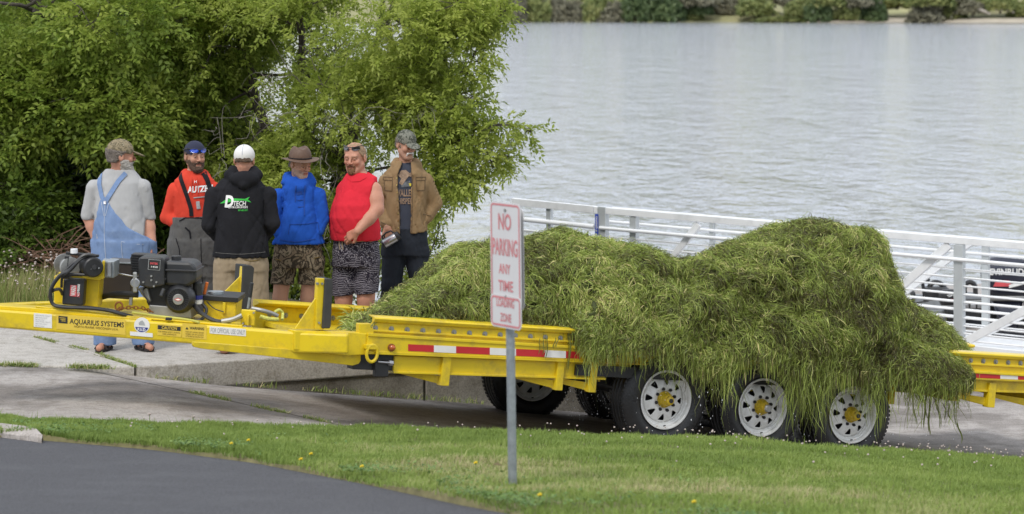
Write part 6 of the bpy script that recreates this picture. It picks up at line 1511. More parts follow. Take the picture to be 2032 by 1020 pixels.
class Head:
    def __init__(s, c, yaw, pitch=0, sc=1.0, wide=1.0, roll=0):
        s.c = np.asarray(c, float); s.R = rotz(math.radians(yaw))@rotx(math.radians(pitch))@roty(math.radians(roll)); s.sc = sc*1.0; s.w = wide
    def g(s, p): p = np.asarray(p, float)*s.sc; p = p*A(s.w, 1, 1); return s.c+s.R@p
    def loc(s, P): return ((P-s.c)@s.R)/s.sc/A(s.w, 1, 1)
    def ell(s, V, c, r, **k): R = k.pop('R', None); V.ell(s.g(c), np.asarray(r)*s.sc*A(s.w, 1, 1), R=(s.R if R is None else s.R@R), **k)
    def cone(s, V, a, b, ra, rb, **k): V.cone(s.g(a), s.g(b), ra*s.sc, rb*s.sc, **k)
    def build(s, V):
        s.ell(V, (0, .012, .030), (.074, .094, .083), k=.02)
        s.ell(V, (0, -.020, -.040), (.059, .066, .074), k=.03)
        s.ell(V, (0, -.070, -.098), (.026, .022, .019), k=.03)
        for x in (-1, 1):
            s.cone(V, (x*.056, -.005, -.055), (x*.022, -.066, -.098), .018, .017, k=.03)
            s.ell(V, (x*.038, -.064, -.026), (.022, .022, .022), k=.02)
        s.cone(V, (-.036, -.076, .022), (.036, -.076, .022), .014, .014, k=.02)
        for x in (-1, 1): s.ell(V, (x*.031, -.100, .001), (.017, .017, .011), k=.014, sub=True)
        for x in (-1, 1): s.ell(V, (x*.031, -.0785, .001), (.0120,)*3, k=.006)
        s.cone(V, (0, -.086, .014), (0, -.108, -.026), .0070, .0110, k=.014)
        for x in (-1, 1): s.ell(V, (x*.013, -.100, -.030), (.009, .011, .008), k=.008)
        s.cone(V, (-.018, -.084, -.056), (.018, -.084, -.056), .007, .007, k=.010); s.cone(V, (-.015, -.082, -.068), (.015, -.082, -.068), .008, .008, k=.010)
        s.cone(V, (-.021, -.093, -.0622), (.021, -.093, -.0622), .003, .003, k=.004, sub=True)
        for x in (-1, 1): s.ell(V, (x*.078, .012, -.010), (.010, .020, .032), k=.008); s.ell(V, (x*.088, .008, -.006), (.006, .011, .019), k=.006, sub=True)
    def color(s, P, skin, brow=(.10, .06, .03), stub=None, stub_amt=.5):
        L = s.loc(P); x, y, z = L.T; ax_ = np.abs(x); n = len(P); C = np.tile(np.array(skin, float), (n, 1))
        def mixc(mk, col): C[:] = C*(1-mk[:, None])+np.array(col)*mk[:, None]
        front = np.clip((-y-.04)/.02, 0, 1)
        red = np.exp(-((ax_-.038)**2+(z+.028)**2)/.0006)*front+np.exp(-(x**2+(z+.026)**2)/.0003)*np.clip((-y-.09)/.01, 0, 1); mixc(np.clip(red*.25, 0, .25), np.array(skin)*A(1.05, .72, .70))
        if stub is not None:
            m = np.clip((-.030-z)/.015, 0, 1)*np.clip((.02-y)/.03, 0, 1); mixc(m*stub_amt, stub)
        lip = front*(np.abs(z+.062) < .011)*(ax_ < .022); mixc(lip*.7, np.array(skin)*A(.85, .48, .45))
        groove = front*(np.abs(z+.0622) < .0025)*(ax_ < .022); mixc(groove*.8, (.08, .03, .025))
        de = np.sqrt((ax_-.031)**2+(z-.001)**2); eye = front*(np.sqrt(((ax_-.031)/.0115)**2+((z+.001)/.0030)**2) < 1); mixc(eye*1.0, (.26, .22, .20)); mixc(eye*(de < .0062), (.025, .025, .03))  # eye whites kept dull and dark: shade of the slits put into the colour
        lid = front*((np.abs(z-.0065) < .0020) & (np.abs(ax_-.031) < .0145)); mixc(lid*.5, (.07, .04, .03))
        br = front*np.exp(-((z-.0225-.10*(ax_-.03)*(ax_ < .05))/.0038)**2)*((ax_ > .010) & (ax_ < .050)); mixc(np.clip(br, 0, 1)*.75, brow)
        return C
def hand_vol(V, w, d, n, curl=.5, side=1, sc=1.0, spread=1.0, thumb=1.0):
    """w wrist, d along the hand, n palm normal (fingers curl towards it), side +1/-1: where the thumb is"""
    d = unit(d); n = unit(n-d*np.dot(n, d)); b = np.cross(d, n)*side
    P = lambda a, bb, nn: w+(d*a+b*bb+n*nn)*sc
    V.cone(w, P(.02, 0, 0), .024*sc, .026*sc, k=.02)
    base = [(.088, .030), (.092, .010), (.088, -.010), (.080, -.028)]; lens = [(.040, .024, .020), (.045, .028, .021), (.041, .026, .020), (.032, .019, .018)]
    for (a, bb), ls in zip(base, lens):
        V.cone(P(.015, bb*.55, 0), P(a, bb, 0), .015*sc, .0125*sc, k=.012)
        p = A(a, bb*spread, 0); th_ = curl*.5
        q = P(*p); r = .0095*sc
        for j, l in enumerate(ls):
            p2 = p+A(math.cos(th_)*l, (bb*.12 if j == 0 else 0)*spread, math.sin(th_)*l); q2 = P(*p2); V.cone(q, q2, r, r*.92, k=.004); p, q = p2, q2; r *= .92; th_ += curl
    p0, p1, p2_, p3 = P(.018, .020, .004), P(.045, .042, .012), P(.070, .052+.006*thumb, .020), P(.092, .050, .026+.01*curl)
    V.cone(p0, p1, .015*sc, .012*sc, k=.012); V.cone(p1, p2_, .0115*sc, .0105*sc, k=.005); V.cone(p2_, p3, .0105*sc, .0085*sc, k=.003)

PPL = {}
class Person:
    def __init__(s, label, px, Y, pxm=None):
        s.X0 = (px-CX)/F*Y; s.Y = Y; s.t = None; s.root = A(s.X0, Y, 0); s.label = label; s.body = Vol(); s.hands = []
    def J(s, px, py, dy=0.0):          # picture point with a depth offset -> local coordinates
        Yd = s.Y+dy; return A((px-CX)/F*Yd-s.X0, dy, CZ-(py-HY)/F*Yd)
    def m(s, n_px): return n_px/F*s.Y
    def secs(s, L):                    # (py, x left, x right, depth radius, centre dy)
        out = []
        for py, a, b, ry, cy in L:
            p, q = s.J(a, py, cy), s.J(b, py, cy); out.append((p[2], (p[0]+q[0])/2, cy, (q[0]-p[0])/2, ry))
        if len(out) >= 6:
            for i_, f_ in ((-1, .97), (-2, .86), (-3, .90), (-4, .95)): z_, cx_, cy_, rx_, ry_ = out[i_]; out[i_] = (z_-.008, cx_, cy_, rx_*f_, ry_*.95)
        return out
    def begin(s, head, skin, **ck):
        """mesh of the whole body, then clothes become its children"""
        s.head = head; head.build(s.body)
        zc = head.c[2]-.135*head.sc; lo, hi = s.body.bounds()
        xs = np.arange(lo[0], hi[0], .0115); ys = np.arange(lo[1], hi[1], .0115)
        zb = np.arange(lo[2], zc, .0125); zt = np.arange(zb[-1], hi[2], .0045)
        V1, F1 = surface_nets(s.body.eval(xs, ys, zb), xs, ys, zb)
        hx = head.c; xs2 = np.arange(hx[0]-.16, hx[0]+.16, .0042); ys2 = np.arange(hx[1]-.16, hx[1]+.16, .0045); zt = np.arange(zb[-1]-.0125, hx[2]+.16, .0042)
        V2, F2 = surface_nets(s.body.eval(xs2, ys2, zt), xs2, ys2, zt)
        Vs, Fs, Cs = [V1, V2], [F1, F2+len(V1)], [np.tile(np.array(skin, float), (len(V1), 1)), head.color(V2, skin, **ck)]
        n = len(V1)+len(V2)
        for hv in s.hands:
            Vh, Fh = hv.mesh(.0042); Vs.append(Vh); Fs.append(Fh+n); n += len(Vh); Cs.append(np.tile(np.array(skin)*A(1, .93, .9), (len(Vh), 1)))
        s.t = mesh_np('person', np.concatenate(Vs)+s.root, np.concatenate(Fs), M['skin'], None, s.root, True, {'Col': np.concatenate(Cs)})
        tag(s.t, s.label, 'person'); s.surf = {}
        return s.t
    def wear(s, name, V, m, h=.0095, keep=True, par=None, col=None):
        P, Fq = V.mesh(h) if not isinstance(V, tuple) else V
        o = mesh_np(name, P+s.root, Fq, m, par or s.t, None, True, {'Col': np.tile(np.array(col), (len(P), 1))} if col is not None else None)
        if keep: s.surf[name] = BVHTree.FromPolygons([Vector(p) for p in P], [tuple(f) for f in Fq])
        return o
    def project(s, name, on, pts2, faces, m, off=.004, par=None, diry=1, subdiv=0):
        """flat print pressed onto a garment: pts2 are (px,py) picture points at the person's distance"""
        bv = s.surf[on]; V = []
        for x, y in pts2:
            p = s.J(x, y, 0); h, n, i, d = bv.ray_cast(Vector((p[0], -1.5*diry, p[2])), Vector((0, diry, 0)))
            V.append((np.array(h)+A(0, -off*diry, 0)) if h is not None else (np.array(V[-1]) if V else p))
        return mesh_np(name, np.array(V)+s.root, faces, m, par or s.t)
    def ptext(s, txt, on, x0, y0, x1, y1, m, bold=.01, slope=0, arc=0, slant=0, off=.004, name='lettering'):
        V, Fs, mx_ = text_mesh(txt, bold); pts = []
        for v in V:
            u, w = v[0]/mx_[0], v[1]/mx_[1]; pts.append((x0+(x1-x0)*u+slant*w*(y1-y0), y1-(y1-y0)*w+slope*u+arc*(4*(u-.5)**2)))
        return s.project(name, on, pts, Fs, m, off)
    def band(s, name, on, cpts, width, m, off=.006, n=26):
        """a strap pressed on a garment along picture points"""
        C = np.array(cpts, float); seg = np.concatenate([[0], np.cumsum(np.linalg.norm(np.diff(C, axis=0), axis=1))]); tt_ = np.linspace(0, seg[-1], n); x = np.interp(tt_, seg, C[:, 0]); y = np.interp(tt_, seg, C[:, 1])
        dx, dy = np.gradient(x), np.gradient(y); l = np.hypot(dx, dy); nx, ny = -dy/l, dx/l; pts = []
        for k in range(n):
            for w in (-.5, 0, .5): pts.append((x[k]+nx[k]*w*width, y[k]+ny[k]*w*width))
        Fs = [(3*k+j, 3*k+j+1, 3*k+j+4, 3*k+j+3) for k in range(n-1) for j in (0, 1)]
        o = s.project(name, on, pts, Fs, m, off); sl_ = o.modifiers.new('thick', 'SOLIDIFY'); sl_.thickness = .004; sl_.offset = 0
        return o
def cap_vol(H, brim=True, back=False, tall=.0, bw=.066, bl=.07, tilt=0, low=.022):
    V = Vol(); H.ell(V, (0, .010, .036+tall*.3), (.085, .103, .088+tall), k=.004)
    f = lambda P: -(H.loc(P)[..., 2]-low-.12*H.loc(P)[..., 1])*H.sc
    V.cut(f)
    W_ = Vol()
    if brim:
        R = rotx(math.radians(12+tilt)); H.ell(W_, (0, -.118, .030-.0015*tilt), (bw, bl*.92, .009), R=R, k=.004)
    return V, W_
def hair_vol(H, low=-.05, front=-.05, grow=.009, col=None, side=0, cap=True):
    V = Vol(); H.ell(V, (0, .014, .028), (.074+grow+.003, .094+grow, .083+grow), k=.01); H.ell(V, (0, .050, -.03), (.068+grow*.6, .055, .06), k=.02)
    V.cut(lambda P: np.maximum((front-.5*np.minimum(H.loc(P)[..., 2]-.06, 0)*0-H.loc(P)[..., 1]+(np.minimum(0, H.loc(P)[..., 2]-.045))*(-.75)), low-H.loc(P)[..., 2])*H.sc)
    if cap: V.cut(lambda P: (H.loc(P)[..., 2]-.034-.12*H.loc(P)[..., 1])*H.sc)
    V.wrinkle(.0035, 55, 3); return V
def beard_vol(H, top=-.035, grow=.010, mous=True, length=0, wide=1, seed=4, amp=.003):
    V = Vol(); H.ell(V, (0, -.024, -.048-length*.3), (.060*wide+grow*.5, .066+grow*.6, .072+grow), k=.01); H.ell(V, (0, -.072, -.104-length), (.028*wide+grow, .022+grow, .020+grow+length), k=.02)
    for x in (-1, 1): H.cone(V, (x*.058*wide, -.005, -.045), (x*.024, -.066, -.100-length), .018+grow*.5, .017+grow, k=.02)
    def f(P):
        L = H.loc(P); z, y, x = L[..., 2], L[..., 1], np.abs(L[..., 0]); face = np.where((y < -.06), z-(-.050 if mous else -.07)-.0, z-top+.0*x)
        lipgap = np.where((y < -.06) & (x < .021), .012-np.abs(z+.064), -1)
        return np.maximum(np.maximum(face, y-.012), lipgap)*H.sc
    V.cut(f)
    if mous: H.cone(V, (-.028, -.084, -.056), (0, -.098, -.046), .006, .009, k=.004); H.cone(V, (.028, -.084, -.056), (0, -.098, -.046), .006, .009, k=.004)
    V.wrinkle(amp, 60, seed); return V
def leg(V, hip, knee, ank, r=(.088, .062, .045), k=.03, calf=True, off=0):
    V.cone(hip, knee, r[0]+off, r[1]+off, k=k); mid = np.asarray(knee)*.7+np.asarray(ank)*.3+A(0, .012, 0)
    V.cone(knee, mid, r[1]*.95+off, r[1]*(.98 if calf else .9)+off, k=k); V.cone(mid, ank, r[1]*.95+off, r[2]+off, k=k)
def foot(V, ank, dir_, L=.25):
    d = unit(A(dir_[0], dir_[1], 0)); a = np.asarray(ank); V.cone(a, a-A(0, 0, .03)-d*.03, .042, .040, k=.03); V.cone(a-A(0, 0, .035)-d*.035, A(a[0], a[1], .035)+d*(L*.62), .036, .030, k=.03)
def arm(V, sh, el, wr, r=(.055, .043, .030), k=.03, off=0):
    V.cone(sh, el, r[0]+off, r[1]+off, k=k); mid = np.asarray(el)*.65+np.asarray(wr)*.35; V.cone(el, mid, r[1]*1.0+off, r[1]*.97+off, k=k); V.cone(mid, wr, r[1]*.95+off, r[2]+off, k=k)
SK = (.46, .25, .165); SK_R = (.50, .245, .165)
# cloth materials
M['tee_grey'] = mat('tee_grey', (.40, .40, .40), .95, var=.05, spec=.15, bump=.15, bscale=300)
M['denim'] = mat('denim', (.17, .25, .42), .9, var=.12, scale=5, spec=.15, dirt=(.30, .38, .52), dirt_amt=.35, dscale=12, bump=.2, bscale=260)
M['denim_dark'] = mat('denim_dark', (.022, .026, .034), .9, var=.25, scale=6, spec=.15)
M['hoodie_red'] = mat('hoodie_red', (.60, .060, .035), .95, var=.08, spec=.12)
M['wader'] = mat('wader_grey', (.085, .083, .080), .75, var=.22, scale=7, dirt=(.15, .14, .12), dirt_amt=.5, dscale=6)
M['black_cloth'] = mat('black_cloth', (.017, .017, .020), .95, var=.2, spec=.15)
M['khaki'] = mat('khaki', (.33, .26, .175), .95, var=.08, spec=.15, dirt=(.22, .17, .11), dirt_amt=.4, dscale=5)
M['hoodie_blue'] = mat('hoodie_blue', (.018, .085, .42), .95, var=.1, spec=.12)
M['tee_red'] = mat('tee_red', (.62, .028, .045), .95, var=.06, spec=.12)
M['tan'] = mat('jacket_tan', (.25, .165, .085), .92, var=.12, scale=5, spec=.15, dirt=(.33, .24, .14), dirt_amt=.4, dscale=8)
M['tee_slate'] = mat('tee_slate', (.052, .060, .082), .95, var=.1, spec=.12)
M['camo'] = mat_ramp('camo_shorts', [(.085, .065, .042), (.16, .12, .08), (.045, .035, .024), (.22, .175, .12), (.07, .06, .035)], 11, .95, dist=1.5, stretch=(1, 1, .8), detail=5)
M['camo_cap'] = mat_ramp('camo_cap', [(.16, .13, .08), (.27, .22, .14), (.13, .11, .07), (.36, .31, .21)], 34, .9, dist=.8)
M['camo_cap_grey'] = mat_ramp('camo_cap_grey', [(.09, .095, .075), (.19, .19, .155), (.06, .065, .05), (.27, .27, .23)], 36, .9, dist=.8)
M['leather'] = mat('hat_leather', (.105, .058, .036), .6, var=.25, scale=9, dirt=(.20, .13, .09), dirt_amt=.5, dscale=14)
M['hair_brown'] = mat('hair_brown', (.11, .07, .045), .8, var=.4, scale=50, bump=.8, bscale=90); M['hair_grey'] = mat('hair_grey', (.15, .125, .105), .8, var=.45, scale=50, bump=.8, bscale=90)
M['beard_grey'] = mat('beard_grey', (.42, .39, .35), .9, var=.4, scale=60, bump=.8, bscale=110); M['beard_brown'] = mat('beard_brown', (.085, .050, .032), .9, var=.4, scale=60, bump=.8, bscale=110)
M['beard_red'] = mat('beard_red', (.20, .095, .045), .9, var=.35, scale=60, bump=.8, bscale=110); M['hair_blond'] = mat('hair_blond', (.34, .22, .13), .85, var=.2, scale=60, bump=.6, bscale=110)
M['hair_white'] = mat('hair_white', (.62, .60, .56), .85, var=.15, scale=50)
M['cap_navy'] = mat('cap_navy', (.022, .026, .055), .9, var=.2); M['cap_white'] = mat('cap_white', (.72, .70, .68), .9, var=.04)
M['stitch'] = mat('stitch_light', (.42, .47, .55), .9); M['brass'] = mat('brass', (.45, .33, .12), .35, metal=.9)
M['lens_blue'] = mat('lens_blue', (.01, .07, .55), .12, spec=.9, coat=1); M['lens_dark'] = mat('lens_dark', (.02, .02, .03), .12, spec=.8, coat=1)
M['sandal'] = mat('sandal', (.025, .02, .02), .8)
def m_print(name):
    m = bpy.data.materials.new(name); m.use_nodes = True; n = m.node_tree.nodes; l = m.node_tree.links; b = n['Principled BSDF']; b.inputs['Roughness'].default_value = .9; b.inputs['Specular IOR Level'].default_value = .15
    t = n.new('ShaderNodeTexCoord'); mp = n.new('ShaderNodeMapping'); mp.inputs['Scale'].default_value = (1, 1, 1); l.new(t.outputs['Object'], mp.inputs[0])
    vo = n.new('ShaderNodeTexVoronoi'); vo.feature = 'DISTANCE_TO_EDGE'; vo.distance = 'EUCLIDEAN' if False else vo.distance; vo.inputs['Scale'].default_value = 11; l.new(mp.outputs[0], vo.inputs['Vector'])
    w = n.new('ShaderNodeTexWave'); w.inputs['Scale'].default_value = 22; w.inputs['Distortion'].default_value = 5; w.inputs['Detail'].default_value = 2; w.bands_direction = 'Z'; l.new(mp.outputs[0], w.inputs['Vector'])
    vo2 = n.new('ShaderNodeTexVoronoi'); vo2.inputs['Scale'].default_value = 13; l.new(mp.outputs[0], vo2.inputs['Vector'])
    br = n.new('ShaderNodeTexBrick'); br.inputs['Scale'].default_value = 1; br.inputs['Brick Width'].default_value = .17; br.inputs['Row Height'].default_value = .10; br.inputs['Mortar Size'].default_value = .0035; br.inputs['Color1'].default_value = (0, 0, 0, 1); br.inputs['Color2'].default_value = (0, 0, 0, 1); br.inputs['Mortar'].default_value = (1, 1, 1, 1)
    mp2 = n.new('ShaderNodeMapping'); mp2.inputs['Rotation'].default_value = (math.radians(90), 0, 0); l.new(t.outputs['Object'], mp2.inputs[0]); l.new(mp2.outputs[0], br.inputs['Vector'])
    nz_ = n.new('ShaderNodeTexNoise'); nz_.inputs['Scale'].default_value = 42; nz_.inputs['Detail'].default_value = 1; nz_.inputs['Distortion'].default_value = 2.5; l.new(t.outputs['Object'], nz_.inputs['Vector'])
    def mth(op, a, bb): q = n.new('ShaderNodeMath'); q.operation = op; (l.new(a, q.inputs[0]) if hasattr(a, 'links') else setattr(q.inputs[0], 'default_value', a)); (l.new(bb, q.inputs[1]) if hasattr(bb, 'links') else setattr(q.inputs[1], 'default_value', bb)); return q.outputs[0]
    e_ = mth('LESS_THAN', vo.outputs['Distance'], .035); a_ = mth('GREATER_THAN', w.outputs['Fac'], .80); sel = mth('GREATER_THAN', vo2.outputs['Color'], .5) if False else mth('GREATER_THAN', nz_.outputs['Fac'], .585)
    cellsel = n.new('ShaderNodeSeparateColor'); l.new(vo2.outputs['Color'], cellsel.inputs[0]); c1 = mth('GREATER_THAN', cellsel.outputs[0], .55)
    pat = mth('ADD', mth('MULTIPLY', a_, c1), mth('MULTIPLY', sel, mth('SUBTRACT', 1.0, c1))); pat = mth('MAXIMUM', pat, mth('LESS_THAN', vo.outputs['Distance'], .008))
    mx = n.new('ShaderNodeMix'); mx.data_type = 'RGBA'; mx.inputs[6].default_value = (.022, .018, .028, 1); mx.inputs[7].default_value = (.27, .25, .28, 1); l.new(mth('MINIMUM', pat, 1.0), mx.inputs[0]); l.new(mx.outputs[2], b.inputs['Base Color']); return m
M['tribal'] = m_print('printed_shorts')
def below(z): return lambda P: P[..., 2]-z          # keep below z
def above(z): return lambda P: z-P[..., 2]
def sunglasses(name, H, z, y, label, lens, group='sunglasses worn on the head', up=20, par=None, wrapx=.076):
    V = Vol(); t = thing(name, label, 'sunglasses', H.c_world+H.R@A(0, -.09, z)*H.sc, group)
    off = H.c_world-H.c
    mb = MB(); pts = []
    for u in np.linspace(-1, 1, 15): pts.append(H.g((u*wrapx, y+.055*abs(u)**2.4, z+.006*abs(u)))+off)
    mb.tube(pts, .0045, 6)
    for s_ in (-1, 1): mb.tube([H.g((s_*wrapx, y+.055, z+.006))+off, H.g((s_*(wrapx+.012), .0, z-.004))+off, H.g((s_*(wrapx+.006), .055, z-.016))+off], .004, 5)
    mb.build('frame', M['black_plastic'], t, smooth=True)
    for s_ in (-1, 1):
        P = []; n = 12
        for k in range(n):
            a = 2*math.pi*k/n; uu = s_*(.036+.028*math.cos(a)); zz = -.010+.0165*math.sin(a); xx = uu/ .076
            P.append(H.g((uu*wrapx/.07, y-.004+.055*abs(uu/.07)**2.4*.9, z+zz))+off)
        Fs = [tuple(range(n))]; o = mesh_np('lens', P, Fs, lens, t); so_ = o.modifiers.new('thick', 'SOLIDIFY'); so_.thickness = .003
    return t

# ---- 1: man in overalls, seen from behind
p = Person('bearded man in pale denim overalls and grey tee shirt seen from behind', 246, 23.16)
J = p.J; H = Head(J(240, 308, 0), 108, 4, 1.09, 1.05)
tor = p.secs([(520, 190, 300, .15, 0), (485, 188, 305, .165, 0), (455, 190, 294, .165, -.01), (420, 190, 284, .155, 0), (385, 188, 284, .14, .01), (360, 186, 287, .115, .02), (345, 196, 276, .085, .02), (334, 213, 262, .062, .01)])
p.body.loft(tor, k=.03, off=-.02); p.body.cone(J(238, 345, .01), H.g((0, .02, -.05)), .060, .058, k=.03)
shL, shR = J(187, 362, 0), J(284, 362, 0); shL, shR = shL-A(0, 0, .042), shR-A(0, 0, .042); elL, wrL = J(176, 432, .03), J(193, 482, -.02); elR, wrR = J(293, 437, .03), J(302, 480, -.06)
arm(p.body, shL, elL, wrL, (.046, .045, .033)); arm(p.body, shR, elR, wrR, (.046, .048, .035))
for w_, e_, sd_ in ((wrL, elL, 1), (wrR, elR, -1)):
    hv = Vol(); hand_vol(hv, w_, A(0, -.25, -1), A(-sd_*-1.0, .2, 0)*(-sd_), .5, sd_); p.hands.append(hv)
hipL, hipR = J(222, 520, 0), J(272, 520, 0); knL, knR = J(212, 600, -.02), J(281, 598, -.02); anL, anR = J(208, 682, 0), J(284, 679, .02)
for a, b, c in ((hipL, knL, anL), (hipR, knR, anR)): leg(p.body, a, b, c)
foot(p.body, A(anL[0], anL[1], .085), A(-.15, -1, 0)); foot(p.body, A(anR[0], anR[1], .085), A(.5, -.9, 0))
H.c_world = H.c+p.root
p.begin(H, SK_R, brow=(.2, .16, .12), stub=(.30, .25, .22), stub_amt=.5)
V = Vol(); V.loft(tor, k=.03, off=.012); V.path([shL, elL*.92+shL*.08], [.066, .066], .010); V.path([shR, elR*.9+shR*.1], [.068, .066], .010)
V.cut(below(J(0, 335)[2])); V.cut(above(J(0, 500)[2])); el_z = J(0, 436)[2]
V.cut(lambda P: np.where(np.abs(P[..., 0]-tor[3][1]) > .215, el_z-P[..., 2]+.0, -1.0)); V.wrinkle(.006, 9, 5, (1, 1, .7)); V.wrinkle(.003, 22, 6)
p.wear('tee_shirt', V, M['tee_grey'])
V = Vol(); V.loft(tor, k=.03, off=.024); 
for a, b, c in ((hipL, knL, anL), (hipR, knR, anR)): leg(V, a, b, c, (.105, .088, .082), off=.012, calf=False)
V.loft(p.secs([(540, 196, 292, .14, 0), (480, 189, 305, .170, 0)]), k=.05, off=.016)
cxo = J(214, 393)[0]; z0_, z1_, z2_ = J(0, 393)[2], J(0, 440)[2], J(0, 478)[2]
def mask(P):
    z = P[..., 2]; hwR = np.interp(z, [z2_, J(0, 450)[2], J(0, 420)[2], z0_], [.40, .20, .085, .012]); hwL = np.interp(z, [z2_, J(0, 450)[2], J(0, 420)[2], z0_], [.16, .115, .075, .045])
    x = P[..., 0]-cxo; return np.maximum(np.maximum(x-hwR, -x-hwL), z-z0_)
V.cut(mask); V.cut(above(.045)); V.wrinkle(.006, 8, 15, (1, 1, .8)); V.wrinkle(.004, 26, 16)
p.wear('overalls', V, M['denim'])
p.wear('tee_hidden', V, M['denim'], keep=False) if False else None
w1 = p.m(1)
p.band('overall_strap', 'tee_shirt', [(199, 341), (200, 365), (206, 388), (214, 398)], 8.5, M['denim'], .010); p.band('overall_strap', 'tee_shirt', [(252, 342), (238, 358), (226, 378), (214, 398)], 9, M['denim'], .010)
for pts in ([(214, 397), (213, 430), (213, 460), (216, 510)], [(247, 475), (268, 480), (290, 481)], [(247, 476), (249, 505), (254, 520)], [(206, 398), (212, 425)], [(222, 398), (215, 425)]): p.band('seam', 'overalls', pts, .9, M['stitch'], .002)
o_ = p.band('hammer_pocket', 'overalls', [(268, 476), (270, 520)], 38, M['denim'], .005)
p.project('buckle', 'overalls', [(211, 396), (216, 396), (216, 402), (211, 402)], [(0, 1, 2, 3)], M['steel'], .012)
C, B = cap_vol(H, True, bw=.070, bl=.075, tilt=6); p.wear('cap', C, M['camo_cap'], .006); p.wear('cap_brim', B, M['camo_cap'], .005, par=None)
p.wear('hair', hair_vol(H, -.055, -.035, .012), M['hair_grey'], .006); p.wear('beard', beard_vol(H, -.03, .012, True, .012), M['beard_grey'], .005)
# sandals
for a, dr in ((anL, A(-.15, -1, 0)), (anR, A(.5, -.9, 0))):
    d = unit(dr); s_ = A(-d[1], d[0], 0); c = A(a[0], a[1], 0)+p.root; mb = MB()
    mb.prism([c-d*.09+s_*.045+A(0, 0, .004), c+d*.05+s_*.052+A(0, 0, .004), c+d*.17+s_*.03+A(0, 0, .004), c+d*.17-s_*.03+A(0, 0, .004), c+d*.05-s_*.052+A(0, 0, .004), c-d*.09-s_*.045+A(0, 0, .004)], A(0, 0, .022))
    for q in (-.03, .05, .11): mb.tube([c+d*q+s_*.050+A(0, 0, .02), c+d*q+s_*.03+A(0, 0, .075-.2*q), c+d*q-s_*.03+A(0, 0, .075-.2*q), c+d*q-s_*.050+A(0, 0, .02)], .011, 6)
    mb.build('sandal', M['sandal'], p.t, bevel=.003)

# ---- 2: man in red hooded sweater and waders
p = Person('bearded man in red hooded sweater, black suspenders and dark grey bib waders', 385, 24.1)
J = p.J; H = Head(J(387, 309, -.02), 28, 4, 1.03, 1.0); H.c_world = H.c+p.root
tor = p.secs([(520, 345, 425, .13, 0), (480, 344, 427, .135, 0), (440, 348, 424, .135, 0), (405, 347, 424, .13, 0), (375, 343, 428, .125, 0), (355, 348, 424, .10, 0), (346, 358, 414, .08, 0), (338, 370, 402, .06, 0)])
p.body.loft(tor, k=.03, off=-.015); p.body.cone(J(386, 350, .01), H.g((0, .02, -.05)), .058, .055, k=.03)
shL, shR = J(349, 367, 0), J(423, 367, 0); shL, shR = shL-A(0, 0, .042), shR-A(0, 0, .042); elL, wrL = J(334, 430, .02), J(366, 450, -.115); elR, wrR = J(434, 430, .02), J(412, 455, -.10)
arm(p.body, shL, elL, wrL); arm(p.body, shR, elR, wrR)
hv = Vol(); hand_vol(hv, wrL+A(.0, .015, 0), A(.8, .12, -.6), A(0, 1, 0), .3, 1); p.hands.append(hv); hv = Vol(); hand_vol(hv, wrR+A(0, .02, 0), A(-.6, .12, -.8), A(0, 1, 0), .3, -1); p.hands.append(hv)
hips = [(J(366, 520), J(360, 600, -.02), J(358, 684)), (J(405, 520), J(410, 600, -.02), J(412, 684))]
for a, b, c in hips: leg(p.body, a, b, c)
for a, b, c in hips: foot(p.body, A(c[0], c[1], .085), A(.2, -1, 0))
p.begin(H, SK, brow=(.10, .06, .035))
V = Vol(); V.loft(tor, k=.03, off=.014); V.path([shL, elL, wrL*.45+elL*.55], [.068, .070, .064], .010); V.path([shR, elR, wrR*.45+elR*.55], [.068, .070, .064], .010)
V.cone(J(372, 352, -.02), J(386, 362, -.09), .035, .032, k=.03); V.cone(J(402, 352, -.02), J(388, 362, -.09), .035, .032, k=.03); V.cone(J(370, 347, .06), J(403, 347, .06), .046, .046, k=.015); V.cone(J(361, 354, -.02), J(369, 346, .05), .030, .042, k=.012); V.cone(J(413, 354, -.02), J(405, 346, .05), .030, .042, k=.012)
V.wrinkle(.009, 8, 25, (1, 1, .6)); V.wrinkle(.005, 18, 26); p.wear('hooded_sweater', V, M['hoodie_red'])
V = Vol(); V.loft(tor, k=.03, off=.038)
for a, b, c in hips: leg(V, a, b, c, (.125, .112, .105), off=.0, calf=False)
V.loft(p.secs([(545, 340, 430, .13, 0), (480, 343, 428, .135, 0)]), k=.06, off=.02)
zb_ = J(0, 428)[2]; V.cut(lambda P: P[..., 2]-zb_+.10*np.clip(np.abs(P[..., 0])-.10, 0, 1)-.0); V.cut(above(.06)); V.wrinkle(.006, 7, 35, (1, 1, .6)); V.wrinkle(.004, 20, 36); p.wear('bib_waders', V, M['wader'])
for c in hips:
    V = Vol(); foot(V, A(c[2][0], c[2][1], .095), A(.2, -1, 0), .29); V.cone(c[2], A(c[2][0], c[2][1], .09), .06, .055); p.wear('boot', V, M['rubber'], .012, keep=False)
p.band('suspender', 'hooded_sweater', [(357, 343), (366, 365), (376, 390), (383, 412), (384, 426)], 8, M['black_cloth'], .008); p.band('suspender', 'hooded_sweater', [(405, 342), (413, 355), (419, 372), (421, 395), (420, 426)], 8, M['black_cloth'], .008)
p.band('bib_edge', 'bib_waders', [(360, 436), (372, 429), (392, 429), (416, 430)], 2, M['black_cloth'], .004)
p.band('zip_seam', 'bib_waders', [(403, 470), (404, 520), (405, 560)], 1.3, M['black_cloth'], .004); p.band('pocket_seam', 'bib_waders', [(353, 470), (360, 490), (362, 510)], 1.3, M['black_cloth'], .004)
p.band('hand_pocket', 'bib_waders', [(372, 448), (381, 456), (383, 470)], 3, M['black_cloth'], .005)
p.ptext('AUTZEN', 'hooded_sweater', 376, 368, 424, 381, M['ink_white'], .045, slope=-3, arc=0, off=.006)
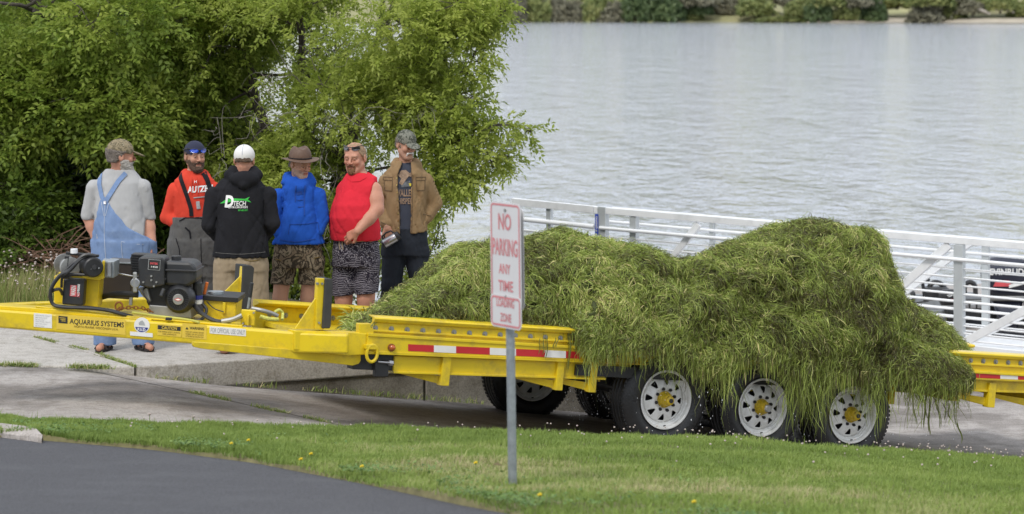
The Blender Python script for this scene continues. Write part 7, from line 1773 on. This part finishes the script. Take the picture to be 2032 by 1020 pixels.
p.ptext('H', 'hooded_sweater', 389, 356, 394, 361, M['ink_white'], .02, off=.006); p.band('print_bar', 'hooded_sweater', [(388, 390), (412, 388)], 2, M['ink_grey'], .006); p.band('print_bar', 'hooded_sweater', [(396, 397), (398, 412)], 7, M['ink_grey'], .006)
for x in (-1, 1): hose('drawstring', [p.root+J(386+x*5, 352, -.135), p.root+J(386+x*6, 370, -.15), p.root+J(386+x*6, 386, -.15)], .0028, M['hoodie_red'], p.t)
C, B = cap_vol(H, False); p.wear('cap', C, M['cap_navy'], .006)
p.wear('hair', hair_vol(H, -.05, -.03, .010), M['hair_brown'], .006); p.wear('beard', beard_vol(H, -.025, .008, True, .004), M['beard_brown'], .005)
sunglasses('sunglasses', H, .062, -.098, 'blue mirrored sunglasses resting on the navy cap of the man in the red hooded sweater', M['lens_blue'], wrapx=.080)

# ---- 3: man in black, from behind
p = Person('man in black printed hooded sweater and white cap seen from behind', 479, 22.95)
J = p.J; H = Head(J(485, 317, -.0), 176, 5, 1.0, 1.0); H.c_world = H.c+p.root
tor = p.secs([(530, 428, 529, .14, 0), (505, 427, 530, .14, 0), (470, 432, 526, .14, 0), (430, 434, 523, .14, 0), (395, 431, 526, .135, 0), (370, 424, 530, .115, 0), (354, 440, 516, .09, 0), (343, 462, 502, .065, .01)])
p.body.loft(tor, k=.03, off=-.02); p.body.cone(J(484, 350, .01), H.g((0, .02, -.05)), .060, .056, k=.03)
shL, shR = J(424, 378, 0), J(532, 378, 0); shL, shR = shL-A(0, 0, .042), shR-A(0, 0, .042); elL, wrL = J(417, 445, -.02), J(434, 470, .16); elR, wrR = J(540, 442, -.02), J(524, 468, .16)
arm(p.body, shL, elL, wrL); arm(p.body, shR, elR, wrR)
for w_, sd_ in ((wrL, 1), (wrR, -1)): hv = Vol(); hand_vol(hv, w_, A(sd_*.8, .5, -.2), A(0, -1, 0), .5, sd_); p.hands.append(hv)
hips = [(J(452, 530), J(447, 605, 0), J(446, 690)), (J(505, 530), J(510, 605, 0), J(512, 690))]
for a, b, c in hips: leg(p.body, a, b, c); foot(p.body, A(c[0], c[1], .085), A(0, 1, 0))
p.begin(H, SK_R, stub=(.22, .13, .08), stub_amt=.3)
V = Vol(); V.loft(tor, k=.03, off=.016); V.path([shL, elL, wrL], [.072, .066, .050], .005); V.path([shR, elR, wrR], [.072, .066, .050], .005)
V.ell(J(484, 356, -.10), (.115, .060, .060), k=.012); V.cone(J(464, 341, .0), J(504, 341, .0), .046, .046, k=.02); V.cone(J(456, 348, -.04), J(484, 366, -.14), .042, .030, k=.012); V.cone(J(512, 348, -.04), J(484, 366, -.14), .042, .030, k=.012)
V.cut(above(J(0, 509)[2])); V.wrinkle(.008, 8, 45, (1, 1, .6)); V.wrinkle(.005, 17, 46, (1.3, 1, .5)); p.wear('hooded_sweater', V, M['black_cloth'])
V = Vol(); V.loft(p.secs([(535, 427, 530, .13, 0), (520, 426, 530, .145, 0), (500, 430, 526, .14, 0)]), k=.03)
for a, b, c in hips: leg(V, a, b, c, (.108, .092, .084), off=.004, calf=False, k=.02)
V.cut(above(.05)); V.wrinkle(.008, 9, 55, (1, 1, .7)); V.wrinkle(.004, 24, 56); p.wear('khaki_trousers', V, M['khaki'])
for c in hips:
    V = Vol(); foot(V, A(c[2][0], c[2][1], .085), A(0, 1, 0), .27); p.wear('shoe', V, M['black_cloth'], .012, keep=False)
p.band('hem_band', 'hooded_sweater', [(430, 499), (480, 501), (528, 498)], 1.2, M['wader'], .002)
p.band('back_pocket', 'khaki_trousers', [(488, 512), (502, 515), (518, 513)], 1.5, M['ink_brown'], .003)
# chest logo between the shoulders: a green swoosh, a big D, TECH
p.project('green_swoosh', 'hooded_sweater', [(439, 402), (452, 393), (470, 391), (490, 392), (499, 388), (495, 393), (502, 399), (486, 395), (468, 396), (452, 400)], [(0, 1, 9), (1, 2, 8, 9), (2, 3, 7, 8), (3, 4, 5, 7), (5, 6, 7)], M['ink_green'], .004)
p.ptext('D', 'hooded_sweater', 449, 385, 466, 409, M['ink_white'], .05, slant=.12, off=.006); p.ptext('TECH', 'hooded_sweater', 466, 396, 491, 405.5, M['ink_white'], .02, slant=.1, off=.006)
p.ptext('CUSTOM ALUMINUM BOATS', 'hooded_sweater', 456, 406, 495, 410.5, M['ink_white'], .02, off=.005); p.ptext('509 682 5871', 'hooded_sweater', 476, 412.5, 495, 416, M['ink_green'], .02, off=.005)
C, B = cap_vol(H, True, low=-.018); p.wear('cap', C, M['cap_white'], .006); p.wear('cap_brim', B, M['cap_white'], .006)
p.wear('hair', hair_vol(H, -.020, -.02, .001), M['hair_brown'], .006)
for x in (0,): 
    pts = [H.g((x*.05*math.sin(1.0)+0, .010+.106*math.cos(t)*(1 if x == 0 else .83), .036+.092*math.sin(t))) for t in np.linspace(.0, 1.4, 9)]
    MB().tube([q+p.root for q in pts], .0016, 4).build('cap_seam', M['stitch'], p.t)

# ---- 4: man in blue hooded sweater and leather hat
p = Person('man in bright blue hooded sweater, brown leather hat and camouflage shorts', 592, 23.5)
J = p.J; H = Head(J(596, 325, -.03), 42, 14, .98, 1.0); H.c_world = H.c+p.root
tor = p.secs([(520, 546, 640, .13, 0), (480, 545, 642, .14, -.01), (455, 558, 631, .155, -.01), (425, 563, 625, .15, -.01), (395, 562, 624, .14, 0), (372, 558, 628, .12, 0), (358, 562, 622, .09, 0), (350, 574, 610, .065, 0)])
p.body.loft(tor, k=.03, off=-.025); p.body.cone(J(592, 360, .01), H.g((0, .02, -.05)), .056, .054, k=.03)
shL, shR = J(552, 378, 0), J(630, 378, 0); shL, shR = shL-A(0, 0, .042), shR-A(0, 0, .042); elL, wrL = J(548, 436, -.01), J(557, 466, -.05); elR, wrR = J(638, 434, -.01), J(627, 465, -.05)
arm(p.body, shL, elL, wrL); arm(p.body, shR, elR, wrR)
for w_, sd_ in ((wrL, 1), (wrR, -1)): hv = Vol(); hand_vol(hv, w_, A(sd_*.12, -.1, -1), A(sd_, 0, 0), .3, sd_); p.hands.append(hv)
hips = [(J(565, 520), J(556, 590, 0), J(553, 682, .02)), (J(620, 520), J(611, 590, 0), J(612, 682, .02))]
for a, b, c in hips: leg(p.body, a, b, c, (.09, .060, .042)); foot(p.body, A(c[0], c[1], .085), A(.2, -1, 0))
p.begin(H, SK, brow=(.16, .11, .08), stub=(.38, .30, .26), stub_amt=.5)
V = Vol(); V.loft(tor, k=.03, off=.010); V.path([shL, elL, wrL*.8+elL*.2], [.066, .062, .054], .004); V.path([shR, elR, wrR*.8+elR*.2], [.066, .062, .054], .004)
V.cone(J(576, 356, -.02), J(591, 372, -.11), .036, .032, k=.03); V.cone(J(612, 356, -.02), J(597, 372, -.11), .036, .032, k=.03); V.cone(J(574, 354, .06), J(609, 354, .06), .050, .050, k=.015); V.cone(J(564, 362, -.03), J(572, 353, .05), .032, .046, k=.012); V.cone(J(620, 362, -.03), J(612, 353, .05), .032, .046, k=.012)
V.cut(above(J(0, 483)[2])); V.wrinkle(.009, 8, 65, (1, 1, .6)); V.wrinkle(.0045, 18, 66); p.wear('hooded_sweater', V, M['hoodie_blue'])
V = Vol(); V.loft(p.secs([(529, 546, 637, .132, 0), (500, 545, 639, .145, 0), (470, 549, 637, .14, 0)]), k=.03)
for a, b, c in hips: leg(V, a, b, c, (.100, .088, .08), off=.004, calf=False, k=.018)
V.cut(above(J(0, 563)[2])); V.wrinkle(.008, 9, 75); V.wrinkle(.004, 24, 76); p.wear('shorts', V, M['camo'])
for c in hips:
    V = Vol(); foot(V, A(c[2][0], c[2][1], .085), A(.2, -1, 0), .27); p.wear('shoe', V, M['wader'], .012, keep=False)
M['blue_line'] = mat('blue_line', (.012, .055, .28), .9)
p.band('front_pocket', 'hooded_sweater', [(575, 462), (578, 442), (610, 441), (632, 439)], .8, M['blue_line'], .003); p.band('front_pocket', 'hooded_sweater', [(632, 439), (636, 458)], 1.1, M['blue_line'], .003)
p.band('hem_seam', 'hooded_sweater', [(558, 473), (590, 477), (628, 471)], 1.2, M['blue_line'], .003)
p.band('chest_print', 'hooded_sweater', [(596, 378), (597, 384)], 11, M['blue_line'], .003); p.band('chest_print', 'hooded_sweater', [(592, 395), (604, 394)], 1.5, M['blue_line'], .003); p.band('chest_print', 'hooded_sweater', [(594, 408), (606, 407)], 1.5, M['blue_line'], .003)
for x, yy in ((588, 398), (606, 424)): p.band('drawstring', 'hooded_sweater', [(x+2, 366), (x, 385), (x+1, yy)], 1.6, M['blue_line'], .006)
p.band('cargo_pocket', 'shorts', [(548, 512), (560, 514)], 1.4, M['ink_brown'], .003); p.band('cargo_pocket', 'shorts', [(625, 510), (637, 508)], 1.4, M['ink_brown'], .003)
# hat: pinched crown and wide curved brim
Hh = Head(H.c, 20, 3, 1.0); V = Vol(); Hh.ell(V, (0, .008, .060), (.094, .108, .105), k=.01)
V.cut(lambda P: (Hh.loc(P)[..., 2]-.138-.012*np.cos(Hh.loc(P)[..., 0]*-60)*-1)); Hh.ell(V, (0, .0, .150), (.034, .085, .022), k=.02, sub=True); V.cut(lambda P: (.040-Hh.loc(P)[..., 2]))
p.wear('hat_crown', V, M['leather'], .006)
V = []; n = 40; 
for r_ in (.080, .125, .165):
    for k in range(n):
        a = 2*math.pi*k/n; x, y = math.cos(a)*r_*.98, math.sin(a)*r_*1.08+.008; z = .040+(.16*(x*x)-.02*(abs(y) > .0)*(y/.17)**2)*(r_-.08)/.085*6*.16; V.append(Hh.g((x, y, z))+p.root)
o = mesh_np('hat_brim', V, [(i*n+k, i*n+(k+1) % n, (i+1)*n+(k+1) % n, (i+1)*n+k) for i in range(2) for k in range(n)], M['leather'], p.t, None, True); so_ = o.modifiers.new('thick', 'SOLIDIFY'); so_.thickness = .006; sb_ = o.modifiers.new('s', 'SUBSURF'); sb_.levels = 1; sb_.render_levels = 1
pts = [Hh.g((.094*math.cos(a), .008+.110*math.sin(a), .050))+p.root for a in np.linspace(0, 2*math.pi, 33)]; MB().tube(pts, .005, 6).build('hat_band', M['black_cloth'], p.t, smooth=True)
p.wear('hair', hair_vol(H, -.045, -.02, .006), M['hair_grey'], .006)

# ---- 5: man in red sleeveless tee
p = Person('heavy man in red sleeveless tee and printed shorts with his hand on his hip', 706, 23.6)
J = p.J; H = Head(J(704, 312, -.02), -20, 9, 1.06, 1.06); H.c_world = H.c+p.root
tor = p.secs([(510, 666, 750, .15, 0), (480, 661, 751, .17, -.01), (455, 657, 752, .20, -.02), (430, 656, 747, .21, -.03), (405, 662, 744, .20, -.02), (380, 669, 744, .17, 0), (362, 674, 750, .14, .01), (350, 680, 750, .11, .01), (341, 690, 730, .08, .01)])
p.body.loft(tor, k=.03, off=-.012); p.body.cone(J(710, 352, .02), H.g((0, .02, -.05)), .072, .066, k=.04)
shL, shR = J(684, 368, .08), J(741, 368, -.06); shL, shR = shL-A(0, 0, .042), shR-A(0, 0, .042); elL, wrL = J(676, 432, .16), J(690, 468, .06); elR, wrR = J(748, 415, -.13), J(709, 459, -.26)
arm(p.body, shL, elL, wrL, (.065, .05, .034)); p.body.path([shR, shR*.5+elR*.5, elR, elR*.6+wrR*.4, wrR], [.074, .068, .055, .053, .034], .03)
hv = Vol(); hand_vol(hv, wrR, A(-.75, .35, -.45), A(.3, .9, -.3), .55, 1, 1.05); p.hands.append(hv); hv = Vol(); hand_vol(hv, wrL, A(0, -.3, -1), A(1, 0, 0), .4, 1); p.hands.append(hv)
hips = [(J(686, 520, .02), J(682, 592, .02), J(680, 684, .02)), (J(728, 520, -.02), J(726, 592, -.03), J(724, 686, 0))]
for a, b, c in hips: leg(p.body, a, b, c, (.10, .072, .048)); foot(p.body, A(c[0], c[1], .085), A(-.5, -1, 0))
p.begin(H, SK_R, brow=(.26, .16, .10))
V = Vol(); V.loft(tor, k=.03, off=.012); V.ell(shR+A(-.035, .01, .0), (.085, .10, .085), k=.04); V.ell(shL, (.07, .08, .07), k=.04)
V.cut(below(J(0, 343)[2])); V.cut(above(J(0, 475)[2]));
V.ell(shR+A(.055, -.035, -.035), (.075, .12, .125), k=.012, sub=True); V.wrinkle(.007, 7, 85, (1, 1, .7)); V.wrinkle(.0035, 20, 86); p.wear('sleeveless_tee', V, M['tee_red'])
V = Vol(); V.loft(p.secs([(528, 660, 752, .15, 0), (500, 661, 752, .17, 0), (467, 664, 750, .165, 0)]), k=.03, off=.004)
for a, b, c in hips: leg(V, a, b, c, (.105, .094, .09), off=.004, calf=False, k=.018)
zc_ = J(0, 583)[2]; V.cut(lambda P: zc_-P[..., 2]+.10*P[..., 0]); V.wrinkle(.008, 8, 95); p.wear('printed_shorts', V, M['tribal'])
for c in hips:
    V = Vol(); foot(V, A(c[2][0], c[2][1], .085), A(-.5, -1, 0), .27); p.wear('shoe', V, M['sandal'], .012, keep=False)
p.band('neck_band', 'sleeveless_tee', [(690, 352), (700, 358), (715, 357), (728, 350)], 2, M['tee_red'], .004)
for x in (676, 682): p.band('shorts_cord', 'printed_shorts', [(x, 472), (x-1, 482), (x+1, 492)], 1.5, M['khaki'], .006)
p.wear('hair', hair_vol(H, -.03, -.045, .002, cap=False), M['hair_blond'], .006)
V = Vol(); H.ell(V, (0, -.078, -.098), (.029, .026, .032), k=.01); H.cone(V, (-.027, -.084, -.058), (-.024, -.080, -.09), .007, .010, k=.01); H.cone(V, (.027, -.084, -.058), (.024, -.080, -.09), .007, .010, k=.01); H.cone(V, (-.024, -.092, -.052), (.024, -.092, -.052), .006, .006, k=.008); V.wrinkle(.002, 60, 5); p.wear('goatee', V, M['beard_red'], .0045)
sunglasses('sunglasses', H, .094, -.074, 'dark sunglasses pushed up on the shaved head of the man in the red sleeveless tee', M['lens_dark'], wrapx=.074)

# ---- 6: man in tan jacket
p = Person('tall man with white moustache in open tan jacket, dark jeans and camouflage cap', 806, 24.3)
J = p.J; H = Head(J(806, 286, -.03), 32, 16, 1.0, .96); H.c_world = H.c+p.root
tor = p.secs([(500, 760, 846, .12, 0), (465, 766, 846, .13, 0), (430, 771, 840, .13, 0), (395, 768, 842, .13, 0), (365, 757, 853, .125, 0), (342, 760, 850, .105, 0), (328, 776, 836, .08, 0), (318, 792, 820, .06, 0)])
p.body.loft(tor, k=.03, off=-.035); p.body.cone(J(806, 330, .01), H.g((0, .02, -.05)), .055, .052, k=.03)
shL, shR = J(766, 350, 0), J(845, 350, 0); shL, shR = shL-A(0, 0, .042), shR-A(0, 0, .042); elL, wrL = J(756, 418, .04), J(768, 450, -.10); elR, wrR = J(861, 404, .05), J(843, 438, .0)
arm(p.body, shL, elL, wrL); arm(p.body, shR, elR, wrR)
mugc = J(776, 476, -.17); md = unit(J(790, 468, -.17)-J(764, 484, -.17))
hv = Vol(); hand_vol(hv, wrL, A(.30, -.32, -.9), A(-.25, -.9, .25), .75, 1, 1.05, thumb=1.5); p.hands.append(hv); hv = Vol(); hand_vol(hv, wrR, A(-.22, -.1, -1), A(-1, 0, 0), .3, -1); p.hands.append(hv)
hips = [(J(782, 500, 0), J(776, 565, -.02), J(768, 662, .02)), (J(826, 500, 0), J(834, 565, -.02), J(842, 662, .02))]
for a, b, c in hips: leg(p.body, a, b, c); foot(p.body, A(c[0], c[1], .085), A(.2, -1, 0))
p.begin(H, SK, brow=(.30, .26, .22), stub=(.36, .24, .18), stub_amt=.3)
V = Vol(); V.loft(tor, k=.03, off=-.014); V.cut(below(J(0, 322)[2])); V.cut(above(J(0, 475)[2])); V.wrinkle(.005, 9, 105); p.wear('tee_shirt', V, M['tee_slate'])
V = Vol(); V.loft(tor, k=.03, off=.016); V.path([shL, elL, wrL*.85+elL*.15], [.068, .064, .052], .010); V.path([shR, elR, wrR*.85+elR*.15], [.070, .066, .052], .010)
V.cone(J(784, 328, -.02), J(792, 345, -.10), .030, .022, k=.02); V.cone(J(828, 328, -.02), J(820, 345, -.10), .030, .022, k=.02); V.cone(J(786, 322, .05), J(826, 322, .05), .034, .034, k=.03); V.cone(J(782, 328, -.01), J(787, 322, .05), .03, .034, k=.03); V.cone(J(830, 328, -.01), J(825, 322, .05), .03, .034, k=.03)
gl = J(790, 400)[0]; gr = J(817, 400)[0]; zt_, zm, zbm = J(0, 322)[2], J(0, 345)[2], J(0, 462)[2]
def openf(P):
    z = P[..., 2]; l_ = np.interp(z, [zbm, zm, zt_], [J(796, 0)[0], J(789, 0)[0], J(797, 0)[0]]); r_ = np.interp(z, [zbm, zm, zt_], [J(815, 0)[0], J(818, 0)[0], J(816, 0)[0]])
    return np.minimum(np.minimum(P[..., 0]-l_, r_-P[..., 0]), .02-P[..., 1])
V.cut(openf); V.cut(lambda P: zbm-P[..., 2]+.14*np.clip(P[..., 0]-.02, -.1, .3)*-.0-np.clip(np.abs(P[..., 0]+.0)-.10, 0, .2)*.25*-1)
V.wrinkle(.010, 8, 115, (1, 1, .6)); V.wrinkle(.005, 18, 116, (1.2, 1, .6)); p.wear('jacket', V, M['tan'])
V = Vol(); V.loft(p.secs([(505, 758, 849, .125, 0), (480, 761, 848, .13, 0), (452, 764, 845, .125, 0)]), k=.03)
for a, b, c in hips: leg(V, a, b, c, (.098, .078, .066), off=.006, calf=False, k=.03)
V.cut(above(.06)); V.wrinkle(.006, 9, 125); V.wrinkle(.004, 25, 126); p.wear('jeans', V, M['denim_dark'])
for c in hips:
    V = Vol(); foot(V, A(c[2][0], c[2][1], .085), A(.2, -1, 0), .27); p.wear('boot', V, M['leather'], .012, keep=False)
M['tan_line'] = mat('tan_line', (.13, .085, .045), .9)
for pts in ([(761, 350), (780, 350), (780, 356), (761, 356), (761, 350)], [(763, 357), (764, 376), (779, 377), (780, 357)], [(826, 350), (845, 350), (845, 356), (826, 356), (826, 350)], [(827, 357), (828, 376), (844, 376), (844, 357)], [(792, 345), (793, 400), (796, 458)], [(820, 345), (819, 400), (818, 458)], [(756, 438), (768, 443)], [(840, 424), (856, 428)]): p.band('jacket_seam', 'jacket', pts, 1.2, M['tan_line'], .003, 30)
for k in range(8): p.project('jacket_button', 'jacket', [(787+.5*k, 350+14*k), (789.5+.5*k, 350+14*k), (789.5+.5*k, 353+14*k), (787+.5*k, 353+14*k)], [(0, 1, 2, 3)], M['brass'], .005)
M['print_tan'] = mat('print_tan', (.27, .19, .13), .9, var=.4, scale=40); M['tee_fade'] = mat('tee_fade', (.11, .12, .13), .9, var=.5, scale=40); M['print_yellow'] = mat('print_yellow', (.6, .5, .05), .9)
p.ptext('WALLEYE', 'tee_shirt', 785, 374, 827, 388, M['print_tan'], .03, off=.006); p.ptext('WHISPERER', 'tee_shirt', 780, 391, 832, 403, M['print_tan'], .03, off=.006)
p.project('fish_print', 'tee_shirt', [(790, 346), (797, 337), (806, 336), (813, 342), (818, 341), (817, 350), (812, 348), (806, 356), (799, 366), (793, 362), (797, 353)], [(0, 1, 2, 3, 6, 7, 10), (3, 4, 5, 6), (7, 8, 9, 10)], M['print_tan'], .006); p.project('fish_print', 'tee_shirt', [(795, 360), (815, 357), (816, 368), (798, 370)], [(0, 1, 2, 3)], M['tee_fade'], .005)
p.project('fish_print', 'tee_shirt', [(812, 362), (817, 362), (817, 367), (814, 368)], [(0, 1, 2, 3)], M['print_yellow'], .008)
C, B = cap_vol(H, True, tilt=2); p.wear('cap', C, M['camo_cap_grey'], .006); p.wear('cap_brim', B, M['camo_cap_grey'], .005)
p.wear('hair', hair_vol(H, -.045, -.02, .010), M['hair_grey'], .006)
V = Vol()
for x in (-1, 1): H.cone(V, (0, -.100, -.050), (x*.026, -.090, -.056), .008, .007, k=.006); H.cone(V, (x*.024, -.090, -.057), (x*.030, -.082, -.080), .007, .005, k=.006)
V.wrinkle(.002, 70, 8); p.wear('moustache', V, M['hair_white'], .0045)
for x in (-1, 1): V = Vol(); H.ell(V, (x*.064, -.014, -.022), (.007, .010, .026), k=.004); p.wear('sideburn', V, M['hair_grey'], .004)
# vacuum mug in his hand
mg = thing('vacuum_mug', 'steel vacuum mug with black lid held low by the man in the tan jacket', 'mug', mugc+p.root)
c0m = p.root+mugc-md*.085
mb = MB().lathe(c0m, md, [(0, 0), (0, .034), (.006, .037), (.02, .037)], 24); mb.build('mug_base', M['black_plastic'], mg, smooth=True)
MB().lathe(c0m, md, [(.018, .0385), (.024, .040), (.13, .040), (.135, .038)], 24).build('steel_sleeve', M['steel'], mg, smooth=True)
MB().lathe(c0m, md, [(.132, .037), (.14, .039), (.165, .037), (.17, .030), (.17, 0)], 24).build('lid', M['black_plastic'], mg, smooth=True)
hx_ = unit(np.cross(md, A(0, 1, 0)));
if hx_[2] < 0: hx_ = -hx_
MB().tube([c0m+md*.03+hx_*.036, c0m+md*.035+hx_*.066, c0m+md*.08+hx_*.074, c0m+md*.125+hx_*.066, c0m+md*.135+hx_*.036], .008, 8).build('mug_handle', M['black_plastic'], mg, smooth=True)
